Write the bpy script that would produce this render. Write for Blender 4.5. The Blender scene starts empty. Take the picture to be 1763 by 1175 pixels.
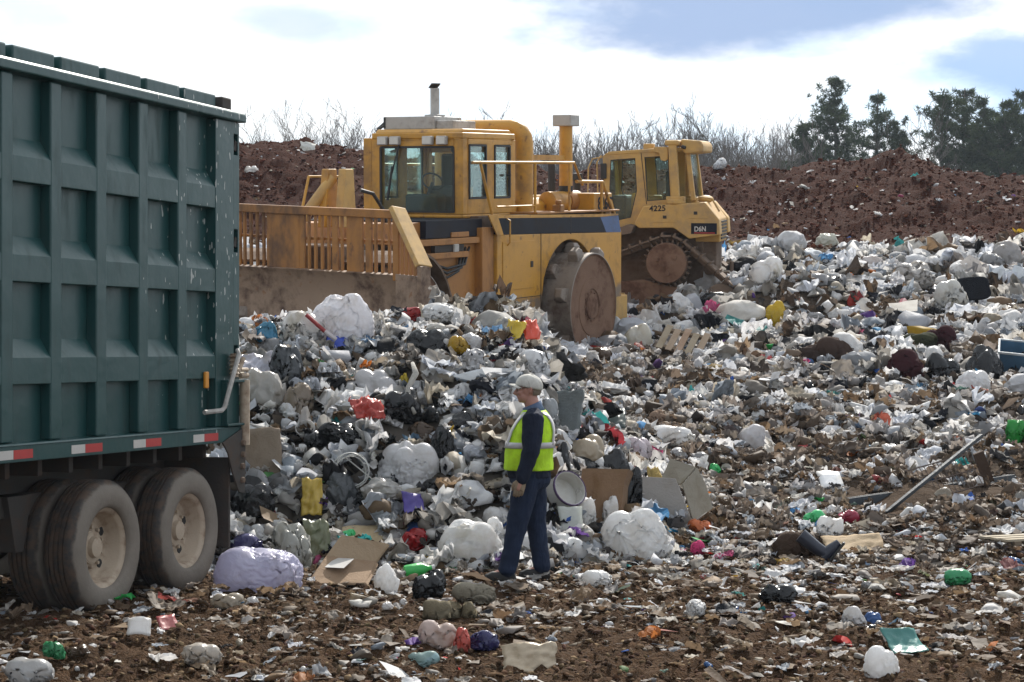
import bpy, bmesh, math, random
import numpy as np
from mathutils import Vector, Matrix, Euler
from mathutils import noise as mnoise
R = math.radians
random.seed(7); np.random.seed(7)
scene = bpy.context.scene
COL = scene.collection

# ------------------------------------------------------------------ camera
cam_d = bpy.data.cameras.new("camera"); cam = bpy.data.objects.new("camera", cam_d); COL.objects.link(cam)
cam.location = (0, 0, 2.05); cam.rotation_euler = (R(90), 0, 0)
cam_d.sensor_width = 36.0; cam_d.lens = 36.0 * 3450 / 1763
cam_d.shift_y = 9.5 / 1763
cam_d.clip_start = 0.1; cam_d.clip_end = 9000
scene.camera = cam

# ------------------------------------------------------------------ light
SUN_AZ, SUN_EL = 15.0, 41.0          # degrees right of straight ahead, above the horizon
scene.view_settings.view_transform = 'Standard'; scene.view_settings.look = 'None'
scene.view_settings.gamma = 1; scene.view_settings.exposure = 0.6
sd = bpy.data.lights.new("sun", 'SUN'); sd.energy = 4.2; sd.angle = R(0.6); sd.color = (1.0, 0.95, 0.87)
sun = bpy.data.objects.new("sun", sd); COL.objects.link(sun)
sdir = Vector((math.sin(R(SUN_AZ)) * math.cos(R(SUN_EL)), math.cos(R(SUN_AZ)) * math.cos(R(SUN_EL)), math.sin(R(SUN_EL))))
sun.rotation_euler = sdir.to_track_quat('Z', 'Y').to_euler(); sun.location = (8, 30, 40)

class NT:
    """tiny node-tree writer"""
    def __init__(s, nt): s.nt = nt; nt.nodes.clear()
    def n(s, t, inp=None, **kw):
        nd = s.nt.nodes.new(t)
        for k, v in kw.items(): setattr(nd, k, v)
        for k, v in (inp or {}).items(): s.set(nd.inputs[k], v)
        return nd
    def set(s, sock, v):
        if isinstance(v, bpy.types.NodeSocket): s.nt.links.new(v, sock)
        else:
            if isinstance(v, tuple) and len(v) == 3 and sock.type == 'RGBA': v = v + (1,)
            sock.default_value = v
    def math(s, op, a, b=None, c=None, clamp=False):
        nd = s.n('ShaderNodeMath', operation=op, use_clamp=clamp); s.set(nd.inputs[0], a)
        if b is not None: s.set(nd.inputs[1], b)
        if c is not None: s.set(nd.inputs[2], c)
        return nd.outputs[0]
    def mix(s, f, a, b, blend='MIX'):
        nd = s.n('ShaderNodeMix', data_type='RGBA', blend_type=blend)
        s.set(nd.inputs['Factor'], f); s.set(nd.inputs['A'], a); s.set(nd.inputs['B'], b)
        return nd.outputs['Result']
    def ramp(s, f, lo, hi, smooth=True):
        nd = s.n('ShaderNodeMapRange', interpolation_type='SMOOTHSTEP' if smooth else 'LINEAR')
        s.set(nd.inputs['Value'], f); nd.inputs['From Min'].default_value = lo; nd.inputs['From Max'].default_value = hi
        return nd.outputs['Result']
    def noise(s, vec, scale, detail=4, rough=0.55, dist=0.0):
        nd = s.n('ShaderNodeTexNoise', {'Scale': scale, 'Detail': detail, 'Roughness': rough, 'Distortion': dist})
        if vec is not None: s.set(nd.inputs['Vector'], vec)
        return nd.outputs['Fac']

world = bpy.data.worlds.new("World"); scene.world = world; world.use_nodes = True
t = NT(world.node_tree)
sky = t.n('ShaderNodeTexSky', sky_type='NISHITA', sun_disc=False, sun_elevation=R(SUN_EL), sun_rotation=R(SUN_AZ),
          air_density=1.0, dust_density=1.0, ozone_density=1.0)
STR = 0.10
vec = t.n('ShaderNodeTexCoord').outputs['Generated']
sep = t.n('ShaderNodeSeparateXYZ', {0: vec})
dx, dy, dz = sep.outputs
def blob(x0, z0, a, b, soft, nz):
    ex = t.math('DIVIDE', t.math('SUBTRACT', dx, x0), a); ez = t.math('DIVIDE', t.math('SUBTRACT', dz, z0), b)
    rr = t.math('SQRT', t.math('ADD', t.math('MULTIPLY', ex, ex), t.math('MULTIPLY', ez, ez)))
    rr = t.math('ADD', rr, nz)
    m = t.ramp(rr, 1.0 - soft, 1.0 + soft)
    return t.math('SUBTRACT', 1.0, m)
mp = t.n('ShaderNodeMapping', {'Vector': vec, 'Scale': (1.0, 1.0, 2.6)}).outputs[0]
n1 = t.math('MULTIPLY', t.math('SUBTRACT', t.noise(mp, 9.0, 6, 0.6), 0.5), 1.5)
n2 = t.math('MULTIPLY', t.math('SUBTRACT', t.noise(mp, 16.0, 6, 0.62), 0.5), 1.9)
c1 = blob(0.115, 0.180, 0.115, 0.036, 0.28, n1)       # broad blue-grey cloud base
c2 = blob(0.250, 0.136, 0.048, 0.014, 0.45, n2)
c3 = blob(-0.105, 0.158, 0.030, 0.010, 0.60, n2)
c4 = blob(0.262, 0.114, 0.030, 0.006, 0.5, n1)
front = t.ramp(dy, -0.3, 0.97)                           # bright glow of the cloud sheet on the sun's side
wn = t.noise(mp, 5.0, 7, 0.6)
veil = t.ramp(wn, 0.36, 0.58)
hi = t.math('MULTIPLY_ADD', front, 3.4, 6.4)
cloud = t.mix(1.0, (1.0, 1.0, 1.0), hi, 'MULTIPLY')
skycol = t.mix(1.0, sky.outputs[0], (0.88, 0.97, 1.08), 'MULTIPLY')
pale = t.mix(t.math('MULTIPLY_ADD', front, 0.4, 0.4), skycol, (5.8, 7.6, 9.4))
body = t.mix(t.math('MULTIPLY_ADD', veil, 0.85, 0.15), pale, cloud)
leftness = t.ramp(dx, 0.05, -0.2)
body = t.mix(t.math('MULTIPLY', t.math('MULTIPLY', leftness, front), 0.35), body, (5.9, 6.9, 7.3))
grey = (2.2, 3.2, 5.2)
body = t.mix(t.math('MULTIPLY', c1, 0.92), body, grey)
body = t.mix(t.math('MULTIPLY', c2, 0.9), body, (2.7, 4.1, 6.6))
body = t.mix(t.math('MULTIPLY', c3, 0.6), body, (3.4, 4.4, 6.0))
body = t.mix(t.math('MULTIPLY', c4, 0.8), body, (3.2, 4.7, 7.0))
bg = t.n('ShaderNodeBackground', {'Color': body, 'Strength': STR})
out = t.n('ShaderNodeOutputWorld', {0: bg.outputs[0]})

# ------------------------------------------------------------------ numpy noise
_rs = np.random.RandomState(3)
_perm = np.concatenate([_rs.permutation(256)] * 3)
_grad = _rs.normal(size=(256, 3)); _grad /= np.linalg.norm(_grad, axis=1)[:, None]
def pn(p):
    p = np.asarray(p, float); i = np.floor(p).astype(int); f = p - i; u = f * f * f * (f * (f * 6 - 15) + 10)
    i &= 255; r = 0
    for a in (0, 1):
        for b in (0, 1):
            for c in (0, 1):
                h = _perm[_perm[_perm[(i[..., 0] + a) & 255] + ((i[..., 1] + b) & 255)] + ((i[..., 2] + c) & 255)]
                g = _grad[h & 255]
                d = g[..., 0] * (f[..., 0] - a) + g[..., 1] * (f[..., 1] - b) + g[..., 2] * (f[..., 2] - c)
                w = (u[..., 0] if a else 1 - u[..., 0]) * (u[..., 1] if b else 1 - u[..., 1]) * (u[..., 2] if c else 1 - u[..., 2])
                r = r + w * d
    return r * 1.5
def fbm(p, o=4, g=0.5, ridged=False):
    p = np.asarray(p, float); r = 0; a = 1.0
    for k in range(o):
        n = pn(p * 2 ** k + 17.3 * k)
        r = r + a * ((1 - 2 * np.abs(n)) if ridged else n); a *= g
    return r
def xy(x, y, s, z=0.0, sx=1.0, sy=1.0):
    x, y = np.broadcast_arrays(np.asarray(x, float), np.asarray(y, float))
    return np.stack([x / s * sx, y / s * sy, np.full(x.shape, z)], -1)
def sst(a, b, x):
    u = np.clip((x - a) / (b - a), 0, 1); return u * u * (3 - 2 * u)

# ------------------------------------------------------------------ land
KY = [-50, 12, 18.3, 22, 26, 29, 34.9, 40.3, 48, 50.5]
KZ = [0, 0, 0.02, .45, 1.0, 1.42, 2.05, 2.80, 4.25, 4.62]
CX = [-40, -14, -8.4, -6.9, -4.7, 2.1, 5.7, 7.5, 9.7, 11.2, 11.9, 12.6, 13.6, 15.8, 20, 45]
CZ = [8.2, 8.4, 8.5, 8.4, 8.0, 7.45, 7.6, 7.5, 7.62, 7.75, 8.0, 7.7, 7.3, 7.1, 6.9, 6.5]
def ground(x, y):
    x, y = np.broadcast_arrays(np.asarray(x, float), np.asarray(y, float))
    s = np.interp(y, KY, KZ)
    crest = np.interp(x, CX, CZ) + 0.28 * fbm(xy(x, y * 0, 2.2, 5.1), 3)
    wob = 0.9 * fbm(xy(x, y * 0, 5.0, 9.2), 2)
    u = np.clip((y - 50.2 - wob) / 12.0, 0, 1)
    prof = 0.55 * u + 0.45 * u * u * (3 - 2 * u)
    z = s + (crest - 4.62) * prof
    z = np.where(y > 63.5, 2.0 + (z - 2.0) * (1 - sst(63.5, 95, y)), z)
    m1 = sst(17.8, 22, y) * (1 - sst(49, 52, y))
    z = z + m1 * (0.17 * fbm(xy(x, y, 1.7, 1.0), 3) + 0.06 * fbm(xy(x, y, 0.45, 2.0), 2))
    m2 = sst(49, 53, y) * (1 - sst(66, 80, y))
    z = z + m2 * (0.24 * fbm(xy(x, y, 2.4, 3.0), 4, 0.55) + 0.085 * fbm(xy(x + 0.5 * y, y, 0.9, 4.0, 1, .35), 3, 0.6, True) - 0.06
                  + 0.13 * fbm(xy(x, y, 0.46, 6.0), 3, .65))
    z = z + .85 * np.exp(-(((x - 5.3) / 1.5) ** 2 + ((y - 39.4) / 1.6) ** 2)) + .25 * np.exp(-(((x - 3.0) / 1.0) ** 2 + ((y - 37.6) / 1.0) ** 2))
    m3 = 1 - sst(17, 20, y)
    z = z + m3 * (0.035 * fbm(xy(x, y, 1.1, 7.0, .5, 1), 3) + 0.06 * fbm(xy(x, y, 0.23, 8.0), 3, 0.6) + 0.035 * fbm(xy(x, y, 0.12, 9.5), 2, .6, True))
    return z
def heap_raw(x, y):
    x, y = np.broadcast_arrays(np.asarray(x, float), np.asarray(y, float))
    toe = 17.75 + 0.30 * fbm(xy(x, y * 0, 1.5, 3.3), 2) + 0.9 * sst(0.2, 1.6, x)
    f = sst(0, 1, (y - toe) / 4.2) ** 0.8
    f = f * (1 - sst(22.8, 26.0, y))
    g = 1 - 0.58 * sst(0.10, 0.80, x) - 0.42 * sst(0.7, 1.9, x)
    g = g * (1 - 0.25 * sst(-2.6, -3.8, x))
    return 1.60 * f * g
def heap(x, y):
    h = heap_raw(x, y); k = np.clip(h / 0.35, 0, 1)
    return h + k * (0.20 * fbm(xy(x, y, 0.95, 11.0), 3) + 0.10 * fbm(xy(x, y, 0.30, 12.0), 2, 0.5, True))
def surf(x, y):
    x, y = np.broadcast_arrays(np.asarray(x, float), np.asarray(y, float))
    g = ground(x, y); h = heap(x, y)
    return np.where(heap_raw(x, y) > 0.03, g + np.maximum(h, 0), g)
_ys = np.concatenate([np.arange(9, 60, 0.04), np.arange(60, 75, .1)])
def at(px, py):
    """where the line of sight through a photograph pixel meets the land"""
    x = (px - 881.5) / 3450 * _ys; z = 2.05 + (597 - py) / 3450 * _ys
    s = surf(x, _ys); k = int(np.argmax(s > z)) if (s > z).any() else len(_ys) - 1
    return Vector((x[k], _ys[k], float(s[k])))

# ------------------------------------------------------------------ mesh helpers
class MB:
    def __init__(s): s.v = []; s.f = []
    def add(s, vs, fs):
        o = len(s.v); s.v += [tuple(map(float, p)) for p in vs]; s.f += [tuple(i + o for i in f) for f in fs]; return s
    def box(s, x0, x1, y0, y1, z0, z1, M=None):
        vs = [(x, y, z) for x in (x0, x1) for y in (y0, y1) for z in (z0, z1)]
        if M is not None: vs = [M @ Vector(p) for p in vs]
        return s.add(vs, [(0, 1, 3, 2), (4, 6, 7, 5), (0, 4, 5, 1), (2, 3, 7, 6), (0, 2, 6, 4), (1, 5, 7, 3)])
    def bar(s, p, q, w, h=None, up=(0, 0, 1)):
        p, q = Vector(p), Vector(q); h = h or w; d = (q - p).normalized(); u = Vector(up)
        if abs(d.dot(u)) > .99: u = Vector((1, 0, 0))
        a = d.cross(u).normalized(); b = a.cross(d).normalized(); vs = []
        for c in (p, q):
            for i, j in ((-1, -1), (1, -1), (1, 1), (-1, 1)): vs.append(c + a * (i * w / 2) + b * (j * h / 2))
        return s.add(vs, [(3, 2, 1, 0), (4, 5, 6, 7), (0, 1, 5, 4), (1, 2, 6, 5), (2, 3, 7, 6), (3, 0, 4, 7)])
    def prism(s, poly, axis, a, b):
        """poly: 2-D outline in the other two axes (cyclic order y,z / x,z / x,y)"""
        n = len(poly); vs = []
        for t_ in (a, b):
            for (u, w) in poly: vs.append((t_, u, w) if axis == 0 else (u, t_, w) if axis == 1 else (u, w, t_))
        return s.add(vs, [tuple(range(n)), tuple(range(2 * n - 1, n - 1, -1))] + [(i, i + n, (i + 1) % n + n, (i + 1) % n) for i in range(n)])
    def tube(s, pts, r, n=8, cap=True):
        pts = [Vector(p) for p in pts]; m = len(pts); rs = r if isinstance(r, (list, tuple)) else [r] * m
        vs = []; u = None
        for i, p in enumerate(pts):
            d = (pts[min(i + 1, m - 1)] - pts[max(i - 1, 0)]).normalized()
            if u is None:
                u = Vector((0, 0, 1)) if abs(d.z) < .9 else Vector((1, 0, 0))
            a = d.cross(u).normalized(); b = a.cross(d).normalized(); u = b
            for k in range(n):
                an = 2 * math.pi * k / n; vs.append(p + (a * math.cos(an) + b * math.sin(an)) * rs[i])
        fs = [(i * n + k, i * n + (k + 1) % n, (i + 1) * n + (k + 1) % n, (i + 1) * n + k) for i in range(m - 1) for k in range(n)]
        if cap: fs += [tuple(range(n - 1, -1, -1)), tuple(range((m - 1) * n, m * n))]
        return s.add(vs, fs)
    def lathe(s, prof, c, axis=1, n=32, flip=1):
        """prof: (radius, offset along axis)"""
        vs = []
        for (r, o) in prof:
            for k in range(n):
                an = 2 * math.pi * k / n; u, w = r * math.cos(an), r * math.sin(an); o_ = o * flip
                vs.append((c[0] + o_, c[1] + u, c[2] + w) if axis == 0 else (c[0] + u, c[1] + o_, c[2] + w) if axis == 1 else (c[0] + u, c[1] + w, c[2] + o_))
        m = len(prof)
        fs = [(i * n + k, i * n + (k + 1) % n, (i + 1) * n + (k + 1) % n, (i + 1) * n + k) for i in range(m - 1) for k in range(n)]
        return s.add(vs, fs)
    def ball(s, c, rx, ry, rz, nu=12, nv=8, M=None):
        vs = [];
        for j in range(nv + 1):
            th = math.pi * j / nv
            for k in range(nu):
                ph = 2 * math.pi * k / nu; p = Vector((rx * math.sin(th) * math.cos(ph), ry * math.sin(th) * math.sin(ph), rz * math.cos(th)))
                if M is not None: p = M @ p
                vs.append(p + Vector(c))
        return s.add(vs, [(j * nu + k, (j + 1) * nu + k, (j + 1) * nu + (k + 1) % nu, j * nu + (k + 1) % nu) for j in range(nv) for k in range(nu)])
    def loft(s, rings, cap=True):
        n = len(rings[0]); vs = [p for r_ in rings for p in r_]; m = len(rings)
        fs = [(i * n + k, i * n + (k + 1) % n, (i + 1) * n + (k + 1) % n, (i + 1) * n + k) for i in range(m - 1) for k in range(n)]
        if cap: fs += [tuple(range(n - 1, -1, -1)), tuple(range((m - 1) * n, m * n))]
        return s.add(vs, fs)
    def build(s, name, mat, parent=None, smooth=False, bevel=0, ang=40, seg=2):
        me = bpy.data.meshes.new(name); me.from_pydata(s.v, [], s.f); me.validate()
        bm = bmesh.new(); bm.from_mesh(me); bmesh.ops.remove_doubles(bm, verts=bm.verts, dist=1e-5)
        bmesh.ops.recalc_face_normals(bm, faces=bm.faces); bm.to_mesh(me); bm.free()
        return link(name, me, mat, parent, smooth, bevel, ang, seg)
def link(name, me, mat, parent=None, smooth=False, bevel=0, ang=40, seg=2):
    o = bpy.data.objects.new(name, me); COL.objects.link(o)
    if mat is not None: me.materials.append(mat)
    if parent is not None: o.parent = parent
    if smooth:
        me.polygons.foreach_set('use_smooth', [True] * len(me.polygons))
        if smooth == 'auto': me.set_sharp_from_angle(angle=R(ang))
    if bevel:
        b = o.modifiers.new('bevel', 'BEVEL'); b.width = bevel; b.segments = seg; b.limit_method = 'ANGLE'; b.angle_limit = R(35)
    return o
def raw_mesh(name, V, T, cols=None):
    """fast triangle mesh from numpy arrays"""
    me = bpy.data.meshes.new(name); nv, nt = len(V), len(T)
    me.vertices.add(nv); me.vertices.foreach_set('co', np.ascontiguousarray(V, np.float32).ravel())
    me.loops.add(nt * 3); me.loops.foreach_set('vertex_index', np.ascontiguousarray(T, np.int32).ravel())
    me.polygons.add(nt); me.polygons.foreach_set('loop_start', np.arange(0, nt * 3, 3, dtype=np.int32))
    me.update(calc_edges=True)
    if cols is not None:
        at_ = me.color_attributes.new('tint', 'FLOAT_COLOR', 'POINT')
        c4_ = np.ones((nv, 4), np.float32); c4_[:, :3] = cols; at_.data.foreach_set('color', c4_.ravel())
    return me
def tag(o, label=None, cat=None, group=None, kind=None):
    if label: o['label'] = label
    if cat: o['category'] = cat
    if group: o['group'] = group
    if kind: o['kind'] = kind
    return o
def thing(name, label, cat, loc=(0, 0, 0), rot=None, group=None):
    o = bpy.data.objects.new(name, None); COL.objects.link(o); o.empty_display_size = .3
    o.location = loc
    if rot is not None: o.rotation_euler = rot
    return tag(o, label, cat, group)
def text_part(name, txt, size, mat, parent, M, depth=0.006, sx=1.0):
    cu = bpy.data.curves.new(name, 'FONT'); cu.body = txt; cu.size = size; cu.extrude = depth / 2
    cu.align_x = 'LEFT'; cu.align_y = 'BOTTOM_BASELINE'; cu.offset = size * 0.02
    tmp = bpy.data.objects.new(name + '_curve', cu); COL.objects.link(tmp)
    dg = bpy.context.evaluated_depsgraph_get(); me = bpy.data.meshes.new_from_object(tmp.evaluated_get(dg))
    bpy.data.objects.remove(tmp); me.materials.clear()
    me.transform(M @ Matrix.Diagonal((sx, 1, 1, 1)))
    return link(name, me, mat, parent)

# ------------------------------------------------------------------ materials
def mat_new(name):
    m = bpy.data.materials.new(name); m.use_nodes = True; t_ = NT(m.node_tree)
    o = t_.n('ShaderNodeOutputMaterial'); return m, t_, o
def painted(name, col, rough=0.5, dirt=(0.12, 0.085, 0.06), amount=0.45, scale=1.6, metal=0.0, fine=22.0, streak=1.0, rust=None, bump=0.15, spec=0.5, mud=None):
    """worn, dirty coat; object coordinates, so it stays put on the thing"""
    m, t_, o = mat_new(name); oc = t_.n('ShaderNodeTexCoord').outputs['Object']
    st = t_.n('ShaderNodeMapping', {'Vector': oc, 'Scale': (1, 1, streak)}).outputs[0]
    a = t_.noise(st, scale, 6, 0.62, 0.3); b = t_.noise(st, scale * fine / 4, 4, 0.6)
    f = t_.ramp(t_.math('ADD', t_.math('MULTIPLY', a, 0.65), t_.math('MULTIPLY', b, 0.35)), 0.44, 0.68)
    vary = t_.mix(t_.noise(oc, scale * 2.7, 3), tuple(c * 0.86 for c in col), tuple(min(1, c * 1.12) for c in col))
    c_ = t_.mix(t_.math('MULTIPLY', f, amount), vary, dirt)
    if rust:
        rm = t_.ramp(t_.noise(st, scale * 5.3, 5, 0.65), 0.60, 0.70); c_ = t_.mix(t_.math('MULTIPLY', rm, 0.75), c_, rust)
    if mud:      # (height, width of the ragged edge, colour): a dried mud coat with a ragged upper edge
        z_ = t_.n('ShaderNodeSeparateXYZ', {0: oc}).outputs[2]; e_ = t_.math('ADD', z_, t_.math('MULTIPLY', t_.math('SUBTRACT', t_.noise(oc, 2.3, 6, .68), .5), mud[1] * 3))
        mk = t_.math('SUBTRACT', 1.0, t_.ramp(e_, mud[0] - .06, mud[0] + .06)); c_ = t_.mix(t_.math('MULTIPLY', mk, t_.ramp(t_.noise(oc, 5.0, 4, .6), .2, .55)), c_, mud[2])
    bp = t_.n('ShaderNodeBump', {'Height': t_.noise(oc, scale * fine, 3, 0.6), 'Strength': bump, 'Distance': 0.01})
    p = t_.n('ShaderNodeBsdfPrincipled', {'Base Color': c_, 'Metallic': metal, 'Normal': bp.outputs[0], 'Specular IOR Level': spec,
             'Roughness': t_.math('MULTIPLY_ADD', f, 0.25, rough, clamp=True)})
    t_.set(o.inputs[0], p.outputs[0]); return m
def plain(name, col, rough=0.6, metal=0.0, spec=0.5, vary=0.15, scale=14.0, bump=0.0):
    m, t_, o = mat_new(name); oc = t_.n('ShaderNodeTexCoord').outputs['Object']
    nz = t_.noise(oc, scale, 4, 0.6)
    c_ = t_.mix(nz, tuple(c * (1 - vary) for c in col), tuple(min(1, c * (1 + vary)) for c in col))
    inp = {'Base Color': c_, 'Metallic': metal, 'Roughness': rough, 'Specular IOR Level': spec}
    if bump: inp['Normal'] = t_.n('ShaderNodeBump', {'Height': nz, 'Strength': bump, 'Distance': 0.02}).outputs[0]
    p = t_.n('ShaderNodeBsdfPrincipled', inp); t_.set(o.inputs[0], p.outputs[0]); return m
def glassy(name, tint, dust=0.12):
    m, t_, o = mat_new(name); oc = t_.n('ShaderNodeTexCoord').outputs['Object']
    tr = t_.n('ShaderNodeBsdfTransparent', {'Color': tint}); gl = t_.n('ShaderNodeBsdfGlossy', {'Color': (0.75, 0.8, 0.8), 'Roughness': 0.06})
    df = t_.n('ShaderNodeBsdfDiffuse', {'Color': (0.33, 0.34, 0.31)})
    fr = t_.n('ShaderNodeFresnel', {'IOR': 1.45}).outputs[0]
    m1_ = t_.n('ShaderNodeMixShader', {0: t_.math('MULTIPLY', fr, 0.45), 1: tr.outputs[0], 2: gl.outputs[0]})
    d_ = t_.math('MULTIPLY', t_.ramp(t_.noise(oc, 2.2, 5, 0.62), 0.40, 0.68), dust)
    m2_ = t_.n('ShaderNodeMixShader', {0: d_, 1: m1_.outputs[0], 2: df.outputs[0]})
    t_.set(o.inputs[0], m2_.outputs[0]); return m
M = {}
M['yellow'] = painted('compactor_yellow', (0.50, 0.245, 0.022), 0.42, (0.17, 0.10, 0.05), 0.75, 1.1, rust=(0.13, 0.055, 0.02), mud=(1.15, .12, (.17, .125, .09)))
M['yellow_dirty'] = painted('grimy_yellow', (0.34, 0.145, 0.028), 0.55, (0.115, 0.062, 0.034), 1.0, 1.3, rust=(0.12, 0.05, 0.02), streak=.5, mud=(1.0, .2, (.15, .10, .07)))
M['yellow_dozer'] = painted('dozer_yellow', (0.50, 0.30, 0.085), 0.55, (0.27, 0.19, 0.115), 0.7, 1.5)
M['blade_steel'] = painted('scoured_steel', (0.27, 0.185, 0.125), 0.55, (0.055, 0.026, 0.016), 1.0, 1.5, metal=0.1, rust=(0.20, 0.085, 0.03), bump=0.3)
M['bright_steel'] = painted('polished_edge_steel', (0.42, 0.41, 0.39), 0.32, (0.16, 0.12, 0.09), 0.5, 2.2, metal=0.6)
M['drum_steel'] = painted('scuffed_drum_steel', (0.21, 0.175, 0.145), 0.5, (0.075, 0.045, 0.030), 1.0, 2.0, metal=0.2, bump=0.4)
M['mud_disc'] = painted('muddy_drum_face', (0.19, 0.115, 0.078), 0.85, (0.075, 0.036, 0.024), 0.95, 1.6, bump=0.6, metal=0.0, spec=0.2)
M['mud_steel'] = painted('muddy_track_steel', (0.16, 0.115, 0.085), 0.8, (0.085, 0.055, 0.038), 0.8, 1.9, bump=0.7, spec=0.25)
M['navy'] = painted('dark_stripe_paint', (0.010, 0.012, 0.020), 0.5, (0.07, 0.055, 0.04), 0.4, 2.0, spec=0.15)
M['blue'] = painted('blue_stripe_paint', (0.06, 0.11, 0.24), 0.5, (0.15, 0.12, 0.09), 0.4, 2.0)
M['black'] = plain('black_rubber', (0.018, 0.018, 0.018), 0.6)
M['dark'] = plain('dark_grease', (0.035, 0.028, 0.023), 0.8)
M['interior'] = plain('dark_cab_trim', (0.045, 0.05, 0.05), 0.7)
M['grey_white'] = painted('weathered_grey_paint', (0.40, 0.385, 0.36), 0.55, (0.12, 0.10, 0.085), 0.6, 2.5)
M['glass'] = glassy('greenish_cab_glass', (0.88, 0.96, 0.94), 0.10)
M['lens'] = plain('lamp_glass', (0.55, 0.53, 0.48), 0.15)
# ------------------------------------------------------------------ land surface
def land_material():
    m, t_, o = mat_new('landfill_soil')
    g = t_.n('ShaderNodeTexCoord').outputs['Object']
    att = t_.n('ShaderNodeAttribute', attribute_name='tint').outputs['Color']
    n_a = t_.noise(g, 3.1, 6, 0.66); n_b = t_.noise(g, 17.0, 5, 0.65); n_c = t_.noise(g, 55.0, 3, 0.6)
    k = t_.math('ADD', t_.math('MULTIPLY', n_a, 0.45), t_.math('ADD', t_.math('MULTIPLY', n_b, 0.4), t_.math('MULTIPLY', n_c, 0.3)))
    c_ = t_.mix(1.0, att, t_.n('ShaderNodeCombineColor', {0: t_.ramp(k, 0.2, 0.95, False), 1: t_.ramp(k, 0.2, 0.95, False), 2: t_.ramp(k, 0.2, 0.95, False)}).outputs[0], 'MULTIPLY')
    c_ = t_.mix(1.0, c_, (2.0, 2.0, 2.0), 'MULTIPLY')
    hb = t_.math('ADD', t_.math('MULTIPLY', n_b, 1.0), t_.math('MULTIPLY', n_c, 0.5))
    bp = t_.n('ShaderNodeBump', {'Height': hb, 'Strength': 1.0, 'Distance': 0.10})
    p = t_.n('ShaderNodeBsdfPrincipled', {'Base Color': c_, 'Roughness': 0.92, 'Specular IOR Level': 0.06, 'Normal': bp.outputs[0]})
    t_.set(o.inputs[0], p.outputs[0]); return m
M['land'] = land_material()
def land_tint(x, y):
    soil = np.array((0.088, 0.052, 0.030)); waste = np.array((0.115, 0.085, 0.062)); red = np.array((0.049, 0.0135, 0.0060)); wood = np.array((0.09, 0.085, 0.05))
    c_ = np.empty(x.shape + (3,)); c_[:] = soil
    a = (sst(19, 24, y))[..., None]; c_ = c_ * (1 - a) + waste * a
    b = sst(48.5, 51.5, y + 1.0 * fbm(xy(x, y, 2.0, 21.0), 3))[..., None]; c_ = c_ * (1 - b) + red * b
    w = sst(75, 100, y)[..., None]; c_ = c_ * (1 - w) + wood * w
    return c_
def make_ground():
    ys = [-60.0, -30.0, -10.0, 0.0, 4.0, 7.0, 9.0]; y = 10.0
    while y < 95: ys.append(y); y *= 1.0034
    while y < 620: ys.append(y); y *= 1.10
    ys = np.array(ys); nc = 340
    u = np.linspace(-1, 1, nc); u = 0.75 * u + 0.25 * u ** 3
    hw = np.minimum(np.where(ys < 9, 30, 0.40 * np.maximum(ys, 9) + 7.0) * (1 + sst(90, 400, ys) * 2), 620)
    X = u[None, :] * hw[:, None]; Y = np.repeat(ys[:, None], nc, 1)
    Z = ground(X, Y)
    V = np.stack([X, Y, Z], -1).reshape(-1, 3)
    r, c = np.meshgrid(np.arange(len(ys) - 1), np.arange(nc - 1), indexing='ij'); a = (r * nc + c).ravel()
    T = np.concatenate([np.stack([a, a + 1, a + nc + 1], 1), np.stack([a, a + nc + 1, a + nc], 1)])
    me = raw_mesh('ground', V, T, land_tint(X, Y).reshape(-1, 3)); me.polygons.foreach_set('use_smooth', [True] * len(me.polygons))
    return tag(link('ground', me, M['land']), kind='structure')
make_ground()

# distant wooded ridge, blue only through the air in front of it
def make_hills():
    n = 200; V = []; T = []
    xs = np.linspace(-330, 330, n); prof = 33 + 7 * fbm(xy(xs, xs * 0, 130, 2.0), 3) + 2.2 * fbm(xy(xs, xs * 0, 6, 4.0), 3) + 5 * sst(-50, 180, xs)
    for j, (dy_, k) in enumerate(((0, 0.0), (40, .75), (80, 1.0), (130, .7), (170, .0))):
        for i in range(n): V.append((xs[i], 400 + dy_ + 10 * math.sin(i * .3 + j), 1.5 + prof[i] * k))
    for j in range(4):
        for i in range(n - 1):
            a = j * n + i; T += [(a, a + 1, a + n + 1), (a, a + n + 1, a + n)]
    me = raw_mesh('hills', np.array(V), np.array(T))
    m = plain('far_woods', (0.055, 0.055, 0.05), 0.95, vary=0.45, scale=0.25, spec=0.1)
    tag(link('hills', me, m), kind='structure')
make_hills()
def make_haze():
    m = bpy.data.materials.new('pale_air'); m.use_nodes = True; t_ = NT(m.node_tree); o = t_.n('ShaderNodeOutputMaterial')
    v = t_.n('ShaderNodeVolumePrincipled', {'Color': (.78, .88, 1.0), 'Density': .00030, 'Anisotropy': .0}); t_.set(o.inputs['Volume'], v.outputs[0])
    b = MB(); b.box(-640, 640, -80, 640, -1.5, 56); tag(b.build('haze', m), 'thin pale air over the whole landfill', 'haze', kind='stuff')
make_haze()
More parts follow.
